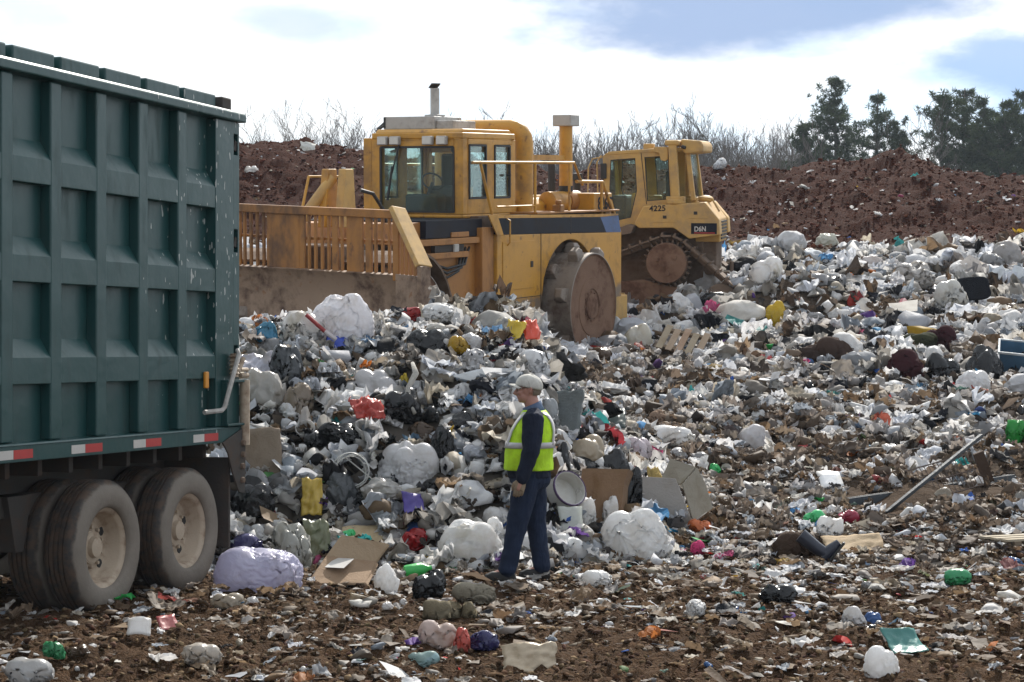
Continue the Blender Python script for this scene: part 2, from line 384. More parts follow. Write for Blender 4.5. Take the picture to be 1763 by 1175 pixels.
# ------------------------------------------------------------------ green walking-floor trailer
def trailer_paint():
    m, t_, o = mat_new('dark_green_trailer_paint'); oc = t_.n('ShaderNodeTexCoord').outputs['Object']
    big = t_.noise(oc, 1.3, 5, 0.6); base = t_.mix(big, (0.0085, 0.046, 0.046), (0.0125, 0.062, 0.062))
    st = t_.n('ShaderNodeMapping', {'Vector': oc, 'Scale': (3.0, 3.0, 0.55)}).outputs[0]
    grime = t_.ramp(t_.noise(st, 3.0, 6, 0.66), 0.50, 0.72); base = t_.mix(t_.math('MULTIPLY', grime, 0.35), base, (0.045, 0.050, 0.042))
    sx, sy, sz = t_.n('ShaderNodeSeparateXYZ', {0: oc}).outputs
    where = t_.math('MULTIPLY', t_.ramp(sx, -1.8, -0.3), t_.math('MULTIPLY_ADD', t_.ramp(sz, 1.4, 2.6), .6, .4))
    # bird-lime and paint runs: drops with tails, thickest near the tail of the trailer
    v = t_.n('ShaderNodeMapping', {'Vector': oc, 'Scale': (1.0, 1.0, 0.30)}).outputs[0]
    dis = t_.n('ShaderNodeTexNoise', {'Vector': oc, 'Scale': 9.0, 'Detail': 2.0}).outputs['Color']
    v = t_.mix(0.05, v, dis, 'ADD')
    spl = []
    for sc, rad, thr in ((6.0, 0.10, 0.30), (12.0, 0.14, 0.42), (26.0, 0.19, 0.60)):
        vo = t_.n('ShaderNodeTexVoronoi', {'Vector': v, 'Scale': sc, 'Randomness': 1.0})
        pick = t_.n('ShaderNodeSeparateColor', {0: vo.outputs['Color']}).outputs[0]
        on = t_.math('LESS_THAN', pick, t_.math('MULTIPLY', where, thr))
        spl.append(t_.math('MULTIPLY', t_.math('LESS_THAN', vo.outputs['Distance'], rad), on))
    sp = t_.math('MAXIMUM', spl[0], t_.math('MAXIMUM', spl[1], spl[2]))
    c_ = t_.mix(t_.math('MULTIPLY', sp, 0.85), base, (0.42, 0.43, 0.41))
    bp = t_.n('ShaderNodeBump', {'Height': t_.noise(oc, 1.6, 4), 'Strength': 0.35, 'Distance': 0.06})
    p = t_.n('ShaderNodeBsdfPrincipled', {'Base Color': c_, 'Roughness': t_.math('MULTIPLY_ADD', grime, 0.2, 0.36), 'Normal': bp.outputs[0], 'Specular IOR Level': 0.42})
    t_.set(o.inputs[0], p.outputs[0]); return m
def tyre_mat():
    m, t_, o = mat_new('dusty_tyre_rubber'); oc = t_.n('ShaderNodeTexCoord').outputs['Object']
    x_, y_, z_ = t_.n('ShaderNodeSeparateXYZ', {0: oc}).outputs
    rr = t_.math('SQRT', t_.math('ADD', t_.math('MULTIPLY', x_, x_), t_.math('MULTIPLY', z_, z_)))
    n_ = t_.noise(oc, 5.0, 6, 0.65); tread = t_.ramp(t_.math('ADD', rr, t_.math('MULTIPLY', t_.math('SUBTRACT', n_, 0.5), 0.09)), 0.475, 0.505)
    wall = t_.mix(n_, (0.125, 0.108, 0.090), (0.235, 0.205, 0.172))
    mud = t_.mix(t_.ramp(t_.noise(oc, 9.0, 5, 0.7), .4, .62), (0.045, 0.042, 0.040), (0.088, 0.060, 0.044))
    c_ = t_.mix(tread, wall, mud)
    bp = t_.n('ShaderNodeBump', {'Height': t_.noise(oc, 30.0, 4, 0.65), 'Strength': 0.35, 'Distance': 0.012})
    p = t_.n('ShaderNodeBsdfPrincipled', {'Base Color': c_, 'Roughness': 0.75, 'Specular IOR Level': 0.3, 'Normal': bp.outputs[0]})
    t_.set(o.inputs[0], p.outputs[0]); return m
M['trailer'] = trailer_paint(); M['tyre'] = tyre_mat()
M['rim'] = painted('dusty_rim_paint', (0.42, 0.34, 0.255), 0.65, (0.14, 0.08, 0.045), 0.9, 3.0, bump=0.2)
M['chassis'] = painted('muddy_chassis', (0.045, 0.040, 0.036), 0.8, (0.085, 0.055, 0.04), 0.8, 2.0, bump=0.4)
M['refl_red'] = plain('red_reflective_tape', (0.42, 0.030, 0.028), 0.4); M['refl_white'] = plain('white_reflective_tape', (0.50, 0.48, 0.45), 0.4)
M['amber'] = plain('amber_lamp', (0.62, 0.25, 0.02), 0.3)
def make_trailer():
    root = thing('dump_trailer', 'long dark green ribbed refuse trailer with white splashes on its tail and muddy dual wheels', 'trailer',
                 (-2.36, 17.35, 0.0), (0, 0, math.atan2(.942, .335)))
    G = M['trailer']; L = -12.4; pitch = 0.627
    ribs = []; s = 0.934
    while s < 12.0: ribs.append((-s - 0.148, -s)); s += pitch
    # side wall: sheet set back 8 cm, raised bands with sloping tops
    b = MB(); b.box(L, -0.02, 0.085, 0.12, 1.36, 3.99)
    for z0, z1 in ((3.22, 3.40), (2.51, 2.70), (1.78, 1.97)):
        b.prism([(0.0, z0), (0.0, z1), (0.086, z1 + 0.14), (0.086, z0)], 0, L, -0.44)
    b.build('side_wall', G, root, bevel=0.006)
    b = MB(); b.box(L, -0.02, 2.42, 2.50, 1.36, 3.99); b.build('side_wall', G, root)
    for x0, x1 in ribs: MB().box(x0, x1, -0.003, 0.088, 1.372, 3.978).build('rib', G, root, bevel=0.012)
    # corner post with its slots left open
    b = MB(); px0, px1, h0, h1 = -0.44, -0.01, -0.115, -0.035
    slots = [(3.70, 3.88), (2.86, 3.06), (1.86, 2.06)]
    b.box(px0, h0, -0.004, 0.10, 1.372, 3.978); b.box(h1, px1, -0.004, 0.10, 1.372, 3.978)
    zz = 1.372
    for z0, z1 in slots[::-1]: b.box(h0, h1, -0.004, 0.10, zz, z0); zz = z1
    b.box(h0, h1, -0.004, 0.10, zz, 3.978)
    b.build('corner_post', G, root, bevel=0.004)
    for z0, z1 in slots: b = MB(); b.box(h0 - .02, h1 + .02, 0.07, 0.11, z0 - .02, z1 + .02); b.bar(((h0 + h1) / 2, .03, (z0 + z1) / 2 - .05), ((h0 + h1) / 2 + .03, .03, (z0 + z1) / 2 + .03), .05); b.build('slot_latch', M['dark'], root)
    # top rail, a rounded tube with the tarp-bow blocks above it
    prof = [(-0.055, 3.985), (-0.055, 4.05), (-0.03, 4.075), (0.05, 4.075), (0.11, 4.06), (0.11, 3.985)]
    MB().prism(prof, 0, L, 0.03).build('top_rail', G, root, bevel=0.012, seg=3)
    MB().prism([(2.40, 3.985), (2.40, 4.07), (2.54, 4.07), (2.54, 3.985)], 0, L, 0.03).build('top_rail', G, root, bevel=0.012)
    s = 0.03
    MB().box(-0.20, -0.03, 0.06, 0.22, 4.072, 4.195).build('tarp_block', M['chassis'], root, bevel=0.012)
    s = 0.24
    while s < 12: MB().box(-s - 0.545, -s, 0.10, 0.30, 4.058, 4.205).build('tarp_block', G, root, bevel=0.014); s += pitch
    # end wall and front wall
    b = MB(); b.box(-0.035, 0.0, 0.10, 2.42, 1.30, 3.985)
    for y in (0.5, 0.95, 1.4, 1.85): b.box(0.0, 0.06, y, y + .12, 1.32, 3.96)
    b.build('tailgate', G, root, bevel=0.006)
    MB().box(L, L + 0.06, 0.12, 2.42, 1.30, 3.985).build('front_wall', G, root)
    # bottom rail with ledge and tape
    b = MB(); b.box(L, 0.0, -0.035, 0.16, 1.235, 1.352); b.prism([(-0.045, 1.352), (-0.035, 1.366), (0.086, 1.371), (0.086, 1.352)], 0, L, 0.0)
    b.build('bottom_rail', G, root, bevel=0.005)
    MB().box(L, -0.02, 0.162, 2.46, 1.25, 1.33).build('floor', M['chassis'], root)
    def tape(s0, s1, m): MB().box(-s1, -s0, -0.0385, -0.0345, 1.258, 1.322).build('reflector_tape', m, root)
    for s1 in (0.46, 1.42, 2.31, 3.25, 4.2, 5.1, 6.0):
        tape(s1, s1 + 0.24, M['refl_red']); tape(s1 + 0.244, s1 + 0.43, M['refl_white'])
    # tail bracket, bolts, shelves, bumper plates
    pl = [(-0.40, 1.235), (0.012, 1.36), (0.02, 1.10), (0.0, 0.78), (-0.10, 0.80), (-0.22, 0.97), (-0.30, 1.14)]
    MB().prism([(x, z) for x, z in pl], 1, -0.052, -0.036).build('tail_bracket', M['chassis'], root, bevel=0.004)
    for x, z in ((-.05, 1.22), (-.05, 1.12), (-.06, .90), (-.06, 1.02)): b = MB(); b.lathe([(0.0, -.03), (.022, -.03), (.026, -.02), (.026, 0)], (x, -0.05, z), 1, 10); b.build('bolt', M['mud_steel'], root, smooth='auto')
    b = MB(); b.box(-0.34, 0.04, -0.07, 0.02, 1.742, 1.765); b.box(-0.34, 0.04, -0.07, 0.02, 1.372, 1.392); b.box(-0.34, -0.325, -0.06, 0, 1.392, 1.742); b.build('hinge_bracket', G, root, bevel=.004)
    b = MB(); b.tube([(0.0, -0.05, 1.20), (0.0, -0.05, 1.76)], 0.045, 10); b.build('hinge_post', M['rim'], root, smooth='auto')
    b = MB(); b.tube([(-0.20, -.055, 1.79), (-0.20, -.055, 1.99)], 0.035, 10)
    for k in range(5): b.lathe([(.036, -.012), (.046, 0), (.036, .012)], (-0.20, -.055, 1.82 + k * .036), 2, 10)
    b.build('latch_spring', M['rim'], root, smooth='auto')
    MB().tube([(-0.215, -.09, 2.02), (-0.24, -.12, 1.99), (-0.52, -.13, 1.54), (-0.56, -.125, 1.515), (-0.80, -.09, 1.505)], 0.020, 8).build('latch_handle', M['grey_white'], root, smooth='auto')
    b = MB(); b.tube([(-.10, -.06, 1.80), (.03, -.06, 1.80)], .022, 8); b.tube([(-.10, -.06, 1.85), (.03, -.06, 1.85)], .018, 8); b.tube([(-.12, -.05, 1.83), (-.02, -.05, 1.95)], .02, 8); b.build('latch_pin', M['rim'], root, smooth='auto')
    lp = MB(); lp.box(-0.66, -0.60, -.030, -.002, 1.70, 1.84); lp.build('marker_lamp', M['amber'], root, bevel=0.01)
    # running gear
    b = MB()
    for y in (0.62, 1.78): b.box(L, -0.1, y, y + .12, 0.93, 1.25)
    s = 0.3
    while s < 12: b.box(-s - .06, -s, 0.16, 2.4, 1.10, 1.25); s += 0.42
    b.box(-3.4, -0.3, .45, .60, .78, .94); b.box(-3.4, -0.3, 1.9, 2.05, .78, .94)
    for s in (0.28, 1.45, 2.75): b.prism([(-s - .16, .94), (-s + .16, .94), (-s + .05, .52), (-s - .05, .52)], 1, .40, .58); b.prism([(-s - .16, .94), (-s + .16, .94), (-s + .05, .52), (-s - .05, .52)], 1, 1.92, 2.1)
    b.build('chassis_frame', M['chassis'], root, bevel=.006)
    for s in (0.80, 2.10):
        b = MB(); b.tube([(-s, 0.26, .52), (-s, 2.24, .52)], .075, 12); b.lathe([(.21, 0), (.21, .16)], (-s, .45, .52), 1, 20); b.build('axle', M['chassis'], root, smooth='auto')
    b = MB(); b.box(-0.20, -0.17, 0.0, 0.66, 0.33, 1.10); b.build('mudflap', M['chassis'], root)
    b = MB(); b.box(-0.20, -0.17, 1.86, 2.5, 0.33, 1.10); b.build('mudflap', M['chassis'], root)
    MB().bar((-.1, .1, .62), (-.1, 2.4, .62), .1, .12).build('rear_bumper', M['chassis'], root)
    # landing legs
    for y in (.5, 2.0): MB().box(-9.6, -9.45, y, y + .14, .02, 1.1).build('landing_leg', M['chassis'], root)
    # wheels
    tp = [(.308, .035), (.314, .012), (.34, -.002), (.40, -.012), (.455, -.004), (.495, .018), (.512, .038), (.522, .055)]
    tr = []
    for g in range(4):
        o0 = .055 + .17 * (g + .55) / 4.2; tr += [(.523, o0), (.509, o0 + .003), (.509, o0 + .013), (.523, o0 + .016)]
    full = tp + tr + [(r_, .28 - o_) for r_, o_ in tp[::-1]]
    tb = MB().lathe(full, (0, 0, 0), 1, 56)
    rp = [(.314, .022), (.319, .03), (.306, .04), (.286, .05), (.272, .075), (.258, .16), (.245, .178), (.20, .186), (.135, .172), (.128, .150), (.118, .150), (.118, .145), (.085, .14), (.075, .105), (.04, .10), (.0, .10)]
    rb = MB().lathe(rp, (0, 0, 0), 1, 40)
    for k in range(10):
        a = k * math.tau / 10; rb.lathe([(0, -.022), (.014, -.022), (.016, -.01), (.016, .004)], (.155 * math.cos(a), .168, .155 * math.sin(a)), 1, 6)
    wheels = []
    for s in (2.10, 0.80):
        for y, flip in ((0.03, 1), (0.345, 1), (2.47, -1), (2.155, -1)):
            w = tb.build('wheel', M['tyre'], root, smooth='auto', ang=50) if not wheels else bpy.data.objects.new('wheel', wheels[0].data)
            if wheels: COL.objects.link(w); w.parent = root
            w.location = (-s, y, .505 + (0.0 if s > 1 else .018)); w.rotation_euler = (0, random.uniform(0, 1), 0 if flip == 1 else math.pi)
            if not wheels: rim = rb.build('rim', M['rim'], w, smooth='auto', ang=35); pass
            else:
                c_ = rim.copy(); COL.objects.link(c_); c_.parent = w
            if abs(y - .03) < .01:
                for k in range(5):
                    a = (k + .5) * math.tau / 5 + .22; MB().lathe([(0, 0), (.034, 0), (.036, .006)], (.212 * math.cos(a), .179, .212 * math.sin(a)), 1, 14).build('hand_hole', M['black'], w)
            wheels.append(w)
make_trailer()
# ------------------------------------------------------------------ landfill compactor (x forward, y its left, z up; origin under the rear axle)
def face_M(origin, right, up):
    r_, u_ = Vector(right).normalized(), Vector(up).normalized(); n_ = r_.cross(u_)
    m = Matrix((r_, u_, n_)).transposed().to_4x4(); m.translation = Vector(origin); return m
def drum_wheel(root, x, y0, y1, face, r=0.905):
    """steel drum between y0 and y1; face = +1 when the outer side looks to +y"""
    yo, yi = (y1, y0) if face > 0 else (y0, y1); s_ = -1 if face > 0 else 1
    b = MB(); w = abs(y1 - y0)
    prof = [(r - .02, 0.0), (r, 0.006), (r, w - .006), (r - .02, w), (r - .05, w - .02), (r - .05, w * .6), (0.2, w * .6)]
    b.lathe(prof, (x, yo, r), 1, 64, s_)
    wheel = b.build('wheel', M['drum_steel'], root, smooth='auto', ang=30)
    f = MB(); f.lathe([(r - .025, .004), (r - .05, .035), (.50, .05), (.49, .038), (.30, .038), (.285, .06), (.22, .06), (.21, .03), (.12, .015), (0, .015)], (x, yo, r), 1, 48, s_)
    for k in range(12):
        a = k * math.tau / 12; f.lathe([(0, -.012), (.018, -.012), (.02, .02)], (x + .245 * math.cos(a), yo + s_ * .055, r + .245 * math.sin(a)), 1, 6, s_)
    f.build('wheel_disc', M['mud_disc'], wheel, smooth='auto', ang=30)
    for row in range(3):
        yy = yo + s_ * (w * (row + .62) / 3.2)
        for k in range(7):
            a = (k + .5 * (row % 2)) * math.tau / 7 + .25; ca, sa = math.cos(a), math.sin(a)
            o_ = Vector((x, yy, r)); n_ = Vector((ca, 0, sa)); q = Vector((-sa, 0, ca)); yv = Vector((0, 1, 0)); vs = []
            for h, hw, hl in ((-.03, .10, .125), (.11, .092, .105), (.165, .06, .07)):
                for i, j in ((-1, -1), (1, -1), (1, 1), (-1, 1)): vs.append(o_ + n_ * (r + h) + yv * (i * hw) + q * (j * hl))
            fs = [(8, 9, 10, 11)] + [(l * 4 + i, l * 4 + (i + 1) % 4, l * 4 + 4 + (i + 1) % 4, l * 4 + 4 + i) for l in (0, 1) for i in range(4)]
            MB().add(vs, fs).build('cleat', M['drum_steel'], wheel, bevel=0.015)
    return wheel
def make_compactor():
    root = thing('landfill_compactor', 'big yellow landfill compactor with spiked steel drum wheels and a tall barred blade', 'compactor',
                 (-0.195, 34.92, 1.907))
    root.rotation_euler = (Matrix.Rotation(R(5), 3, 'X') @ Matrix.Rotation(R(242), 3, 'Z')).to_euler()
    Y, YD = M['yellow'], M['yellow_dirty']
    drum_wheel(root, 0, .95, 1.80, 1); drum_wheel(root, 0, -1.80, -.95, -1)
    drum_wheel(root, 5.48, .66, 1.55, 1, .88); drum_wheel(root, 5.48, -1.55, -.66, -1, .88)
    # rear fenders with the wheel arch cut out
    def fender(y0, y1):
        b = MB(); R0 = 1.10; cz = .93
        zl = lambda x: 2.18 + (2.10 - 2.18) * (2.62 - x) / 4.65
        b.prism([(2.62, .80), (2.62, zl(2.62)), (1.10, zl(1.10)), (1.10, .70)], 1, y0, y1)
        n = 22; xs = [1.10 - 2.2 * i / n for i in range(n + 1)]
        for i in range(n):
            a, c_ = xs[i], xs[i + 1]; za = cz + math.sqrt(max(0, R0 * R0 - a * a)); zc = cz + math.sqrt(max(0, R0 * R0 - c_ * c_))
            b.prism([(a, za), (a, zl(a)), (c_, zl(c_)), (c_, zc)], 1, y0, y1)
        b.prism([(-1.10, .93), (-1.10, zl(-1.1)), (-2.03, 2.10), (-2.07, .95)], 1, y0, y1)
        return b
    fender(1.22, 1.35).build('side_panel', Y, root, bevel=.012); fender(-1.35, -1.22).build('side_panel', Y, root, bevel=.012)
    for s_ in (1, -1):
        b = MB(); b.lathe([(1.12, .95 * s_), (1.12, 1.345 * s_)], (0, 0, .93), 1, 48); b.build('arch_liner', M['mud_steel'], root, smooth=True)
    def band(y0, y1):
        b = MB(); b.prism([(2.60, 2.183), (2.60, 2.44), (-1.18, 2.385), (-1.42, 2.115)], 1, y0, y1); return b
    band(1.22, 1.352).build('dark_stripe', M['navy'], root, bevel=.004); band(-1.352, -1.22).build('dark_stripe', M['navy'], root, bevel=.004)
    for s_ in (1, -1):
        a, c_ = (1.22, 1.35) if s_ > 0 else (-1.35, -1.22)
        MB().prism([(-1.18, 2.385), (-1.42, 2.115), (-2.03, 2.10), (-1.92, 2.40)], 1, a, c_).build('blue_stripe', M['blue'], root)
        MB().prism([(2.60, 2.443), (2.60, 2.49), (-1.92, 2.43), (-1.92, 2.403), (-1.18, 2.388)], 1, a, c_).build('trim_strip', Y, root)
        MB().box(-.02, .0, a - .001 if s_ < 0 else c_ - .01, c_ + .004 if s_ > 0 else a + .01, 2.12, 2.43).build('panel_seam', M['dark'], root)
    for s_ in (1, -1):
        y0, y1 = (1.351, 1.356) if s_ > 0 else (-1.356, -1.351)
        b = MB(); b.box(1.10, 1.115, y0, y1, .72, 2.17); b.box(1.115, 2.62, y0, y1, 1.13, 1.14); b.build('panel_seam', M['dark'], root)
        b = MB(); b.box(1.35, 2.45, y0 - (.006 if s_ < 0 else 0), y1 + (.006 if s_ > 0 else 0), 1.28, 2.06); b.build('access_door', M['yellow'], root, bevel=.006)
        MB().box(1.42, 1.50, y0 - (.02 if s_ < 0 else 0), y1 + (.02 if s_ > 0 else 0), 1.62, 1.72).build('door_latch', M['dark'], root, bevel=.006)
    b = MB(); b.tube([(2.3, 1.30, 2.45), (2.3, 1.41, 2.40), (2.3, 1.41, 2.05), (2.3, 1.36, 2.0)], .014, 6); b.build('grab_handle', M['yellow'], root, smooth='auto')
    for k_ in range(3):
        b = MB(); b.tube([(3.2 + .12 * k_, 1.16, 2.0), (3.5 + .1 * k_, 1.25, 1.75 - .05 * k_), (4.0, 1.22, 1.7 - .07 * k_), (4.5, 1.0, 1.85), (4.9, .7, 2.0)], .022, 7); b.build('hydraulic_hose', M['black'], root, smooth=True)
    # decks, engine hood, rear
    b = MB(); b.box(-1.95, 2.95, -1.36, -.70, 2.478, 2.51); b.box(-1.95, 1.25, .70, 1.36, 2.478, 2.51); b.build('deck', YD, root, bevel=.006)
    hood = MB(); hood.prism([(-.72, 2.20), (-.72, 2.62), (-.60, 2.72), (.60, 2.72), (.72, 2.62), (.72, 2.20)], 0, -2.2, .9); hood.build('engine_hood', Y, root, bevel=.02)
    b = MB(); b.prism([(-2.0, .55), (-2.0, 2.46), (-1.92, 2.74), (-1.75, 2.74), (-1.75, .55)], 1, -1.18, 1.18); b.build('rear_guard', Y, root, bevel=.02)
    MB().box(-1.75, 2.6, -1.0, 1.0, .55, 2.47).build('chassis', M['mud_steel'], root, bevel=.01)
    MB().box(-2.55, -2.05, 0.75, 1.25, .35, .95).build('counterweight', M['yellow_dozer'], root, bevel=.02)
    MB().box(-2.55, -2.05, -1.25, -.75, .35, .95).build('counterweight', M['yellow_dozer'], root, bevel=.02)
    text_part('model_lettering', '826C', .30, M['navy'], root, face_M((-1.35, 1.22, 2.52), (-1, 0, 0), (0, 0, 1)), sx=.9)
    MB().box(-1.94, -1.2, .72, 1.214, 2.46, 2.80).build('tool_box', Y, root, bevel=.015)
    # air cleaner and intake stack
    b = MB(); b.lathe([(0, 0), (.15, 0), (.175, .02), (.175, .62), (.15, .64), (0, .64)], (-.92, .75, 2.66), 0, 24); b.build('air_cleaner', Y, root, smooth='auto')
    b = MB(); b.lathe([(0, 0), (.17, 0), (.19, .02), (.19, .42), (.17, .46), (0, .46)], (-1.42, .75, 2.66), 0, 24); b.build('air_cleaner', YD, root, smooth='auto')
    st = MB().lathe([(.118, 2.80), (.118, 3.99)], (-1.02, .75, 0), 2, 20).build('intake_stack', Y, root, smooth='auto')
    MB().lathe([(.128, 2.83), (.128, 2.93)], (-1.02, .75, 0), 2, 20).build('clamp_band', M['black'], st, smooth='auto')
    MB().box(-1.20, -.84, .57, .93, 3.97, 4.17).build('stack_cap', M['grey_white'], st, bevel=.02)
    MB().bar((-1.02, .75, 3.42), (.62, .75, 3.42), .07, .09).build('stack_brace', Y, root)
    # roll-over frame behind the cab
    b = MB()
    pts = [(.62, .78, 2.49), (.62, .78, 3.66)] + [(.62, .78 - .24 * (1 - math.cos(a)), 3.66 + .24 * math.sin(a)) for a in (R(22), R(45), R(68), R(90))]
    pts += [(p[0], -p[1], p[2]) for p in pts[::-1]]
    rings = []
    b.tube(pts, .155, 14); b.build('roll_bar', Y, root, smooth='auto', ang=50)
    # cab: floor, pillars, roof, glass
    zb, zt, xf, xr, yw = 2.50, 3.70, 2.84, 1.06, .85
    b = MB(); b.box(xr, xf, -yw, yw, 2.44, zb); b.box(xr, xf, -yw, yw, zt, 3.80)
    b.prism([(xr + .02, 3.80), (xf - .02, 3.80), (xf - .1, 3.86), (xr + .1, 3.86)], 1, -yw + .05, yw - .05); b.build('cab_roof', Y, root, bevel=.02)
    b = MB()
    for s_ in (1, -1):
        b.box(xf - .16, xf, s_ * yw - (.16 if s_ > 0 else 0), s_ * yw + (0 if s_ > 0 else .16), zb, zt)      # front pillars
        b.box(xr, xr + .12, s_ * yw - (.1 if s_ > 0 else 0), s_ * yw + (0 if s_ > 0 else .1), zb, zt)
        a, c_ = (yw - .05, yw) if s_ > 0 else (-yw, -yw + .05)
        b.box(1.86, 2.01, a, c_, zb, zt)                                                                        # door post
        for x0, x1 in ((1.18, 1.86), (2.01, xf - .16)):
            b.box(x0, x1, a, c_, zb, 2.74); b.box(x0, x1, a, c_, 3.62, zt)
        for x0, x1 in ((1.18, 1.24), (1.80, 1.86), (2.01, 2.06), (xf - .19, xf - .16)): b.box(x0, x1, a, c_, 2.74, 3.62)
    b.box(xf - .06, xf, -yw + .16, yw - .16, 3.58, zt); b.box(xf - .06, xf, -yw + .16, yw - .16, zb, 2.53)
    b.box(xr, xr + .06, -yw + .1, yw - .1, 3.5, zt); b.box(xr, xr + .06, -yw + .1, yw - .1, zb, 2.7)
    b.build('cab_frame', Y, root, bevel=.012)
    g = MB().box(xf - .035, xf - .025, -yw + .15, yw - .15, 2.52, 3.59).build('windscreen', M['glass'], root)
    def gasket(name_pts, axis, at0, at1):
        b_ = MB(); n = len(name_pts)
        for i in range(n):
            p, q = name_pts[i], name_pts[(i + 1) % n]
            P = (at0, p[0], p[1]) if axis == 0 else (p[0], at0, p[1]); Q = (at0, q[0], q[1]) if axis == 0 else (q[0], at0, q[1])
            b_.bar(P, Q, .035, .035)
        return b_
    gasket([(-.68, 2.54), (.68, 2.54), (.68, 3.57), (-.68, 3.57)], 0, xf - .01, 0).build('gasket', M['black'], g)
    for s_ in (1, -1):
        for x0, x1 in ((1.24, 1.80), (2.06, xf - .19)):
            yy = s_ * (yw - .025)
            w_ = MB().box(x0 - .005, x1 + .005, yy - .005, yy + .005, 2.735, 3.625).build('window', M['glass'], root)
            gasket([(x0 + .02, 2.76), (x1 - .02, 2.76), (x1 - .02, 3.60), (x0 + .02, 3.60)], 1, s_ * (yw - .005), 0).build('gasket', M['black'], w_)
    MB().box(xr + .02, xr + .03, -yw + .1, yw - .1, 2.7, 3.5).build('window', M['glass'], root)
    b = MB(); b.bar((xf + .02, -.32, 3.60), (xf + .02, -.50, 3.0), .02); b.bar((xf + .03, -.44, 3.26), (xf + .02, -.54, 2.72), .03); b.build('wiper', M['black'], root)
    b = MB(); b.box(1.55, 2.05, -.28, .28, 2.52, 2.95); b.box(1.42, 1.60, -.28, .28, 2.92, 3.48); b.box(1.40, 1.52, -.14, .14, 3.48, 3.64); b.build('seat', M['interior'], root, bevel=.05, seg=3)
    b = MB(); b.box(2.42, 2.72, -.3, .3, 2.50, 2.82); b.build('console', M['interior'], root, bevel=.04)
    b = MB(); b.tube([(2.50, 0, 2.8), (2.34, 0, 3.0)], .025, 8)
    b.tube([(2.34 + .11 * math.sin(a) * .7, .19 * math.cos(a), 3.02 + .19 * math.sin(a) * .7) for a in [k * math.tau / 16 for k in range(17)]], .016, 6, False); b.build('steering_wheel', M['black'], root)
    MB().lathe([(0, -.01), (.02, -.01), (.02, .06), (0, .06)], (1.36, .86, 3.12), 1, 8).build('door_handle', M['black'], root)
    for y in (-.70, -.47, .14, .40): 
        lm = MB().box(xf + .002, xf + .085, y, y + .185, 3.605, 3.745).build('work_lamp', M['grey_white'], root, bevel=.015)
        MB().box(xf + .085, xf + .094, y + .015, y + .17, 3.62, 3.73).build('lens', M['lens'], lm)
    # cooling unit, hoses, exhaust
    ac = MB(); ac.box(1.65, 2.55, -.80, .16, 3.862, 4.07); ac.box(1.75, 2.50, .16, .48, 3.862, 4.0); ac.build('roof_cooler', M['grey_white'], root, bevel=.015)
    MB().box(2.551, 2.565, -.79, -.76, 3.88, 4.06).build('cooler_seam', M['black'], root)
    b = MB(); b.tube([(2.2, -.80, 3.99), (2.3, -.93, 3.98), (2.4, -1.0, 3.88), (2.4, -1.0, 3.7)], .022, 8); b.tube([(2.3, -.80, 3.93), (2.4, -.90, 3.92), (2.5, -.96, 3.84), (2.5, -.96, 3.7)], .022, 8); b.build('cooler_hose', M['black'], root, smooth='auto')
    b = MB(); b.lathe([(.075, 4.10), (.075, 4.53), (.06, 4.53), (.06, 4.2)], (2.22, -.02, 0), 2, 16); b.lathe([(0, 4.07), (.17, 4.07), (.17, 4.10), (.075, 4.11)], (2.22, -.02, 0), 2, 16)
    b.build('exhaust_stack', M['grey_white'], root, smooth='auto'); MB().bar((2.16, -.09, 4.54), (2.30, .05, 4.60), .15, .015).build('rain_flap', M['dark'], root)
    MB().box(2.72, 2.82, -1.02, -.86, 2.5, 3.72).build('mirror_post', Y, root, bevel=.01)
    # hand rails
    b = MB(); r_ = .024
    b.tube([(3.30, 1.28, 3.32), (-.27, 1.28, 3.33), (-.60, 1.28, 2.95)], r_, 8)
    for x in (1.18, -.09): b.tube([(x, 1.28, 2.49), (x, 1.28, 3.32)], r_, 8)
    b.tube([(3.05, 1.28, 3.32), (2.66, 1.28, 2.50)], r_, 8); b.tube([(1.18, 1.28, 2.62), (2.50, 1.28, 2.62)], .015, 8)
    b.build('hand_rail', Y, root, smooth='auto')
    b = MB(); b.tube([(-.36, 1.28, 3.01), (-1.40, 1.28, 3.0), (-2.09, 1.30, 2.10), (-2.09, 1.30, 1.2)], r_ * 1.2, 8); b.tube([(-1.33, 1.30, 2.98), (-1.33, 1.30, 2.44)], r_ * 1.2, 8); b.build('hand_rail', Y, root, smooth='auto')
    b = MB(); b.tube([(3.0, -1.3, 2.5), (3.0, -1.3, 3.1), (4.0, -1.3, 3.1), (4.3, -1.3, 2.3)], r_, 8); b.tube([(2.0, -1.3, 2.5), (2.0, -1.3, 3.3), (-1.3, -1.3, 3.3), (-1.3, -1.3, 2.5)], r_, 8); b.build('hand_rail', Y, root, smooth='auto')
    b = MB(); b.box(.25, .40, 1.20, 1.36, 2.51, 2.62); b.lathe([(0, 2.7), (.05, 2.7), (.06, 2.66), (.04, 2.62)], (.32, 1.28, 0), 2, 10); b.build('fuel_cap', YD, root, bevel=.01)
    # front frame, belly and steps
    b = MB(); b.box(2.66, 4.35, -1.20, 1.16, .62, 2.06); b.build('front_frame', YD, root, bevel=.015)
    MB().box(2.64, 3.02, -1.0, 1.30, .80, 2.30).build('hitch_post', YD, root, bevel=.015)
    b = MB(); b.box(2.845, 4.6, -.95, 1.20, 2.17, 2.44); b.build('dark_stripe', M['navy'], root, bevel=.006)
    b = MB(); b.box(3.03, 5.0, .2, 1.26, 2.065, 2.16); b.box(3.4, 4.9, .9, 1.27, 1.86, 1.95); b.build('cross_beam', YD, root, bevel=.008)
    b = MB(); b.box(3.5, 4.4, 1.17, 1.24, 1.955, 2.06); b.build('recess', M['dark'], root)
    MB().box(3.72, 3.86, 1.24, 1.28, 1.95, 2.07).build('valve_block', M['grey_white'], root, bevel=.01)
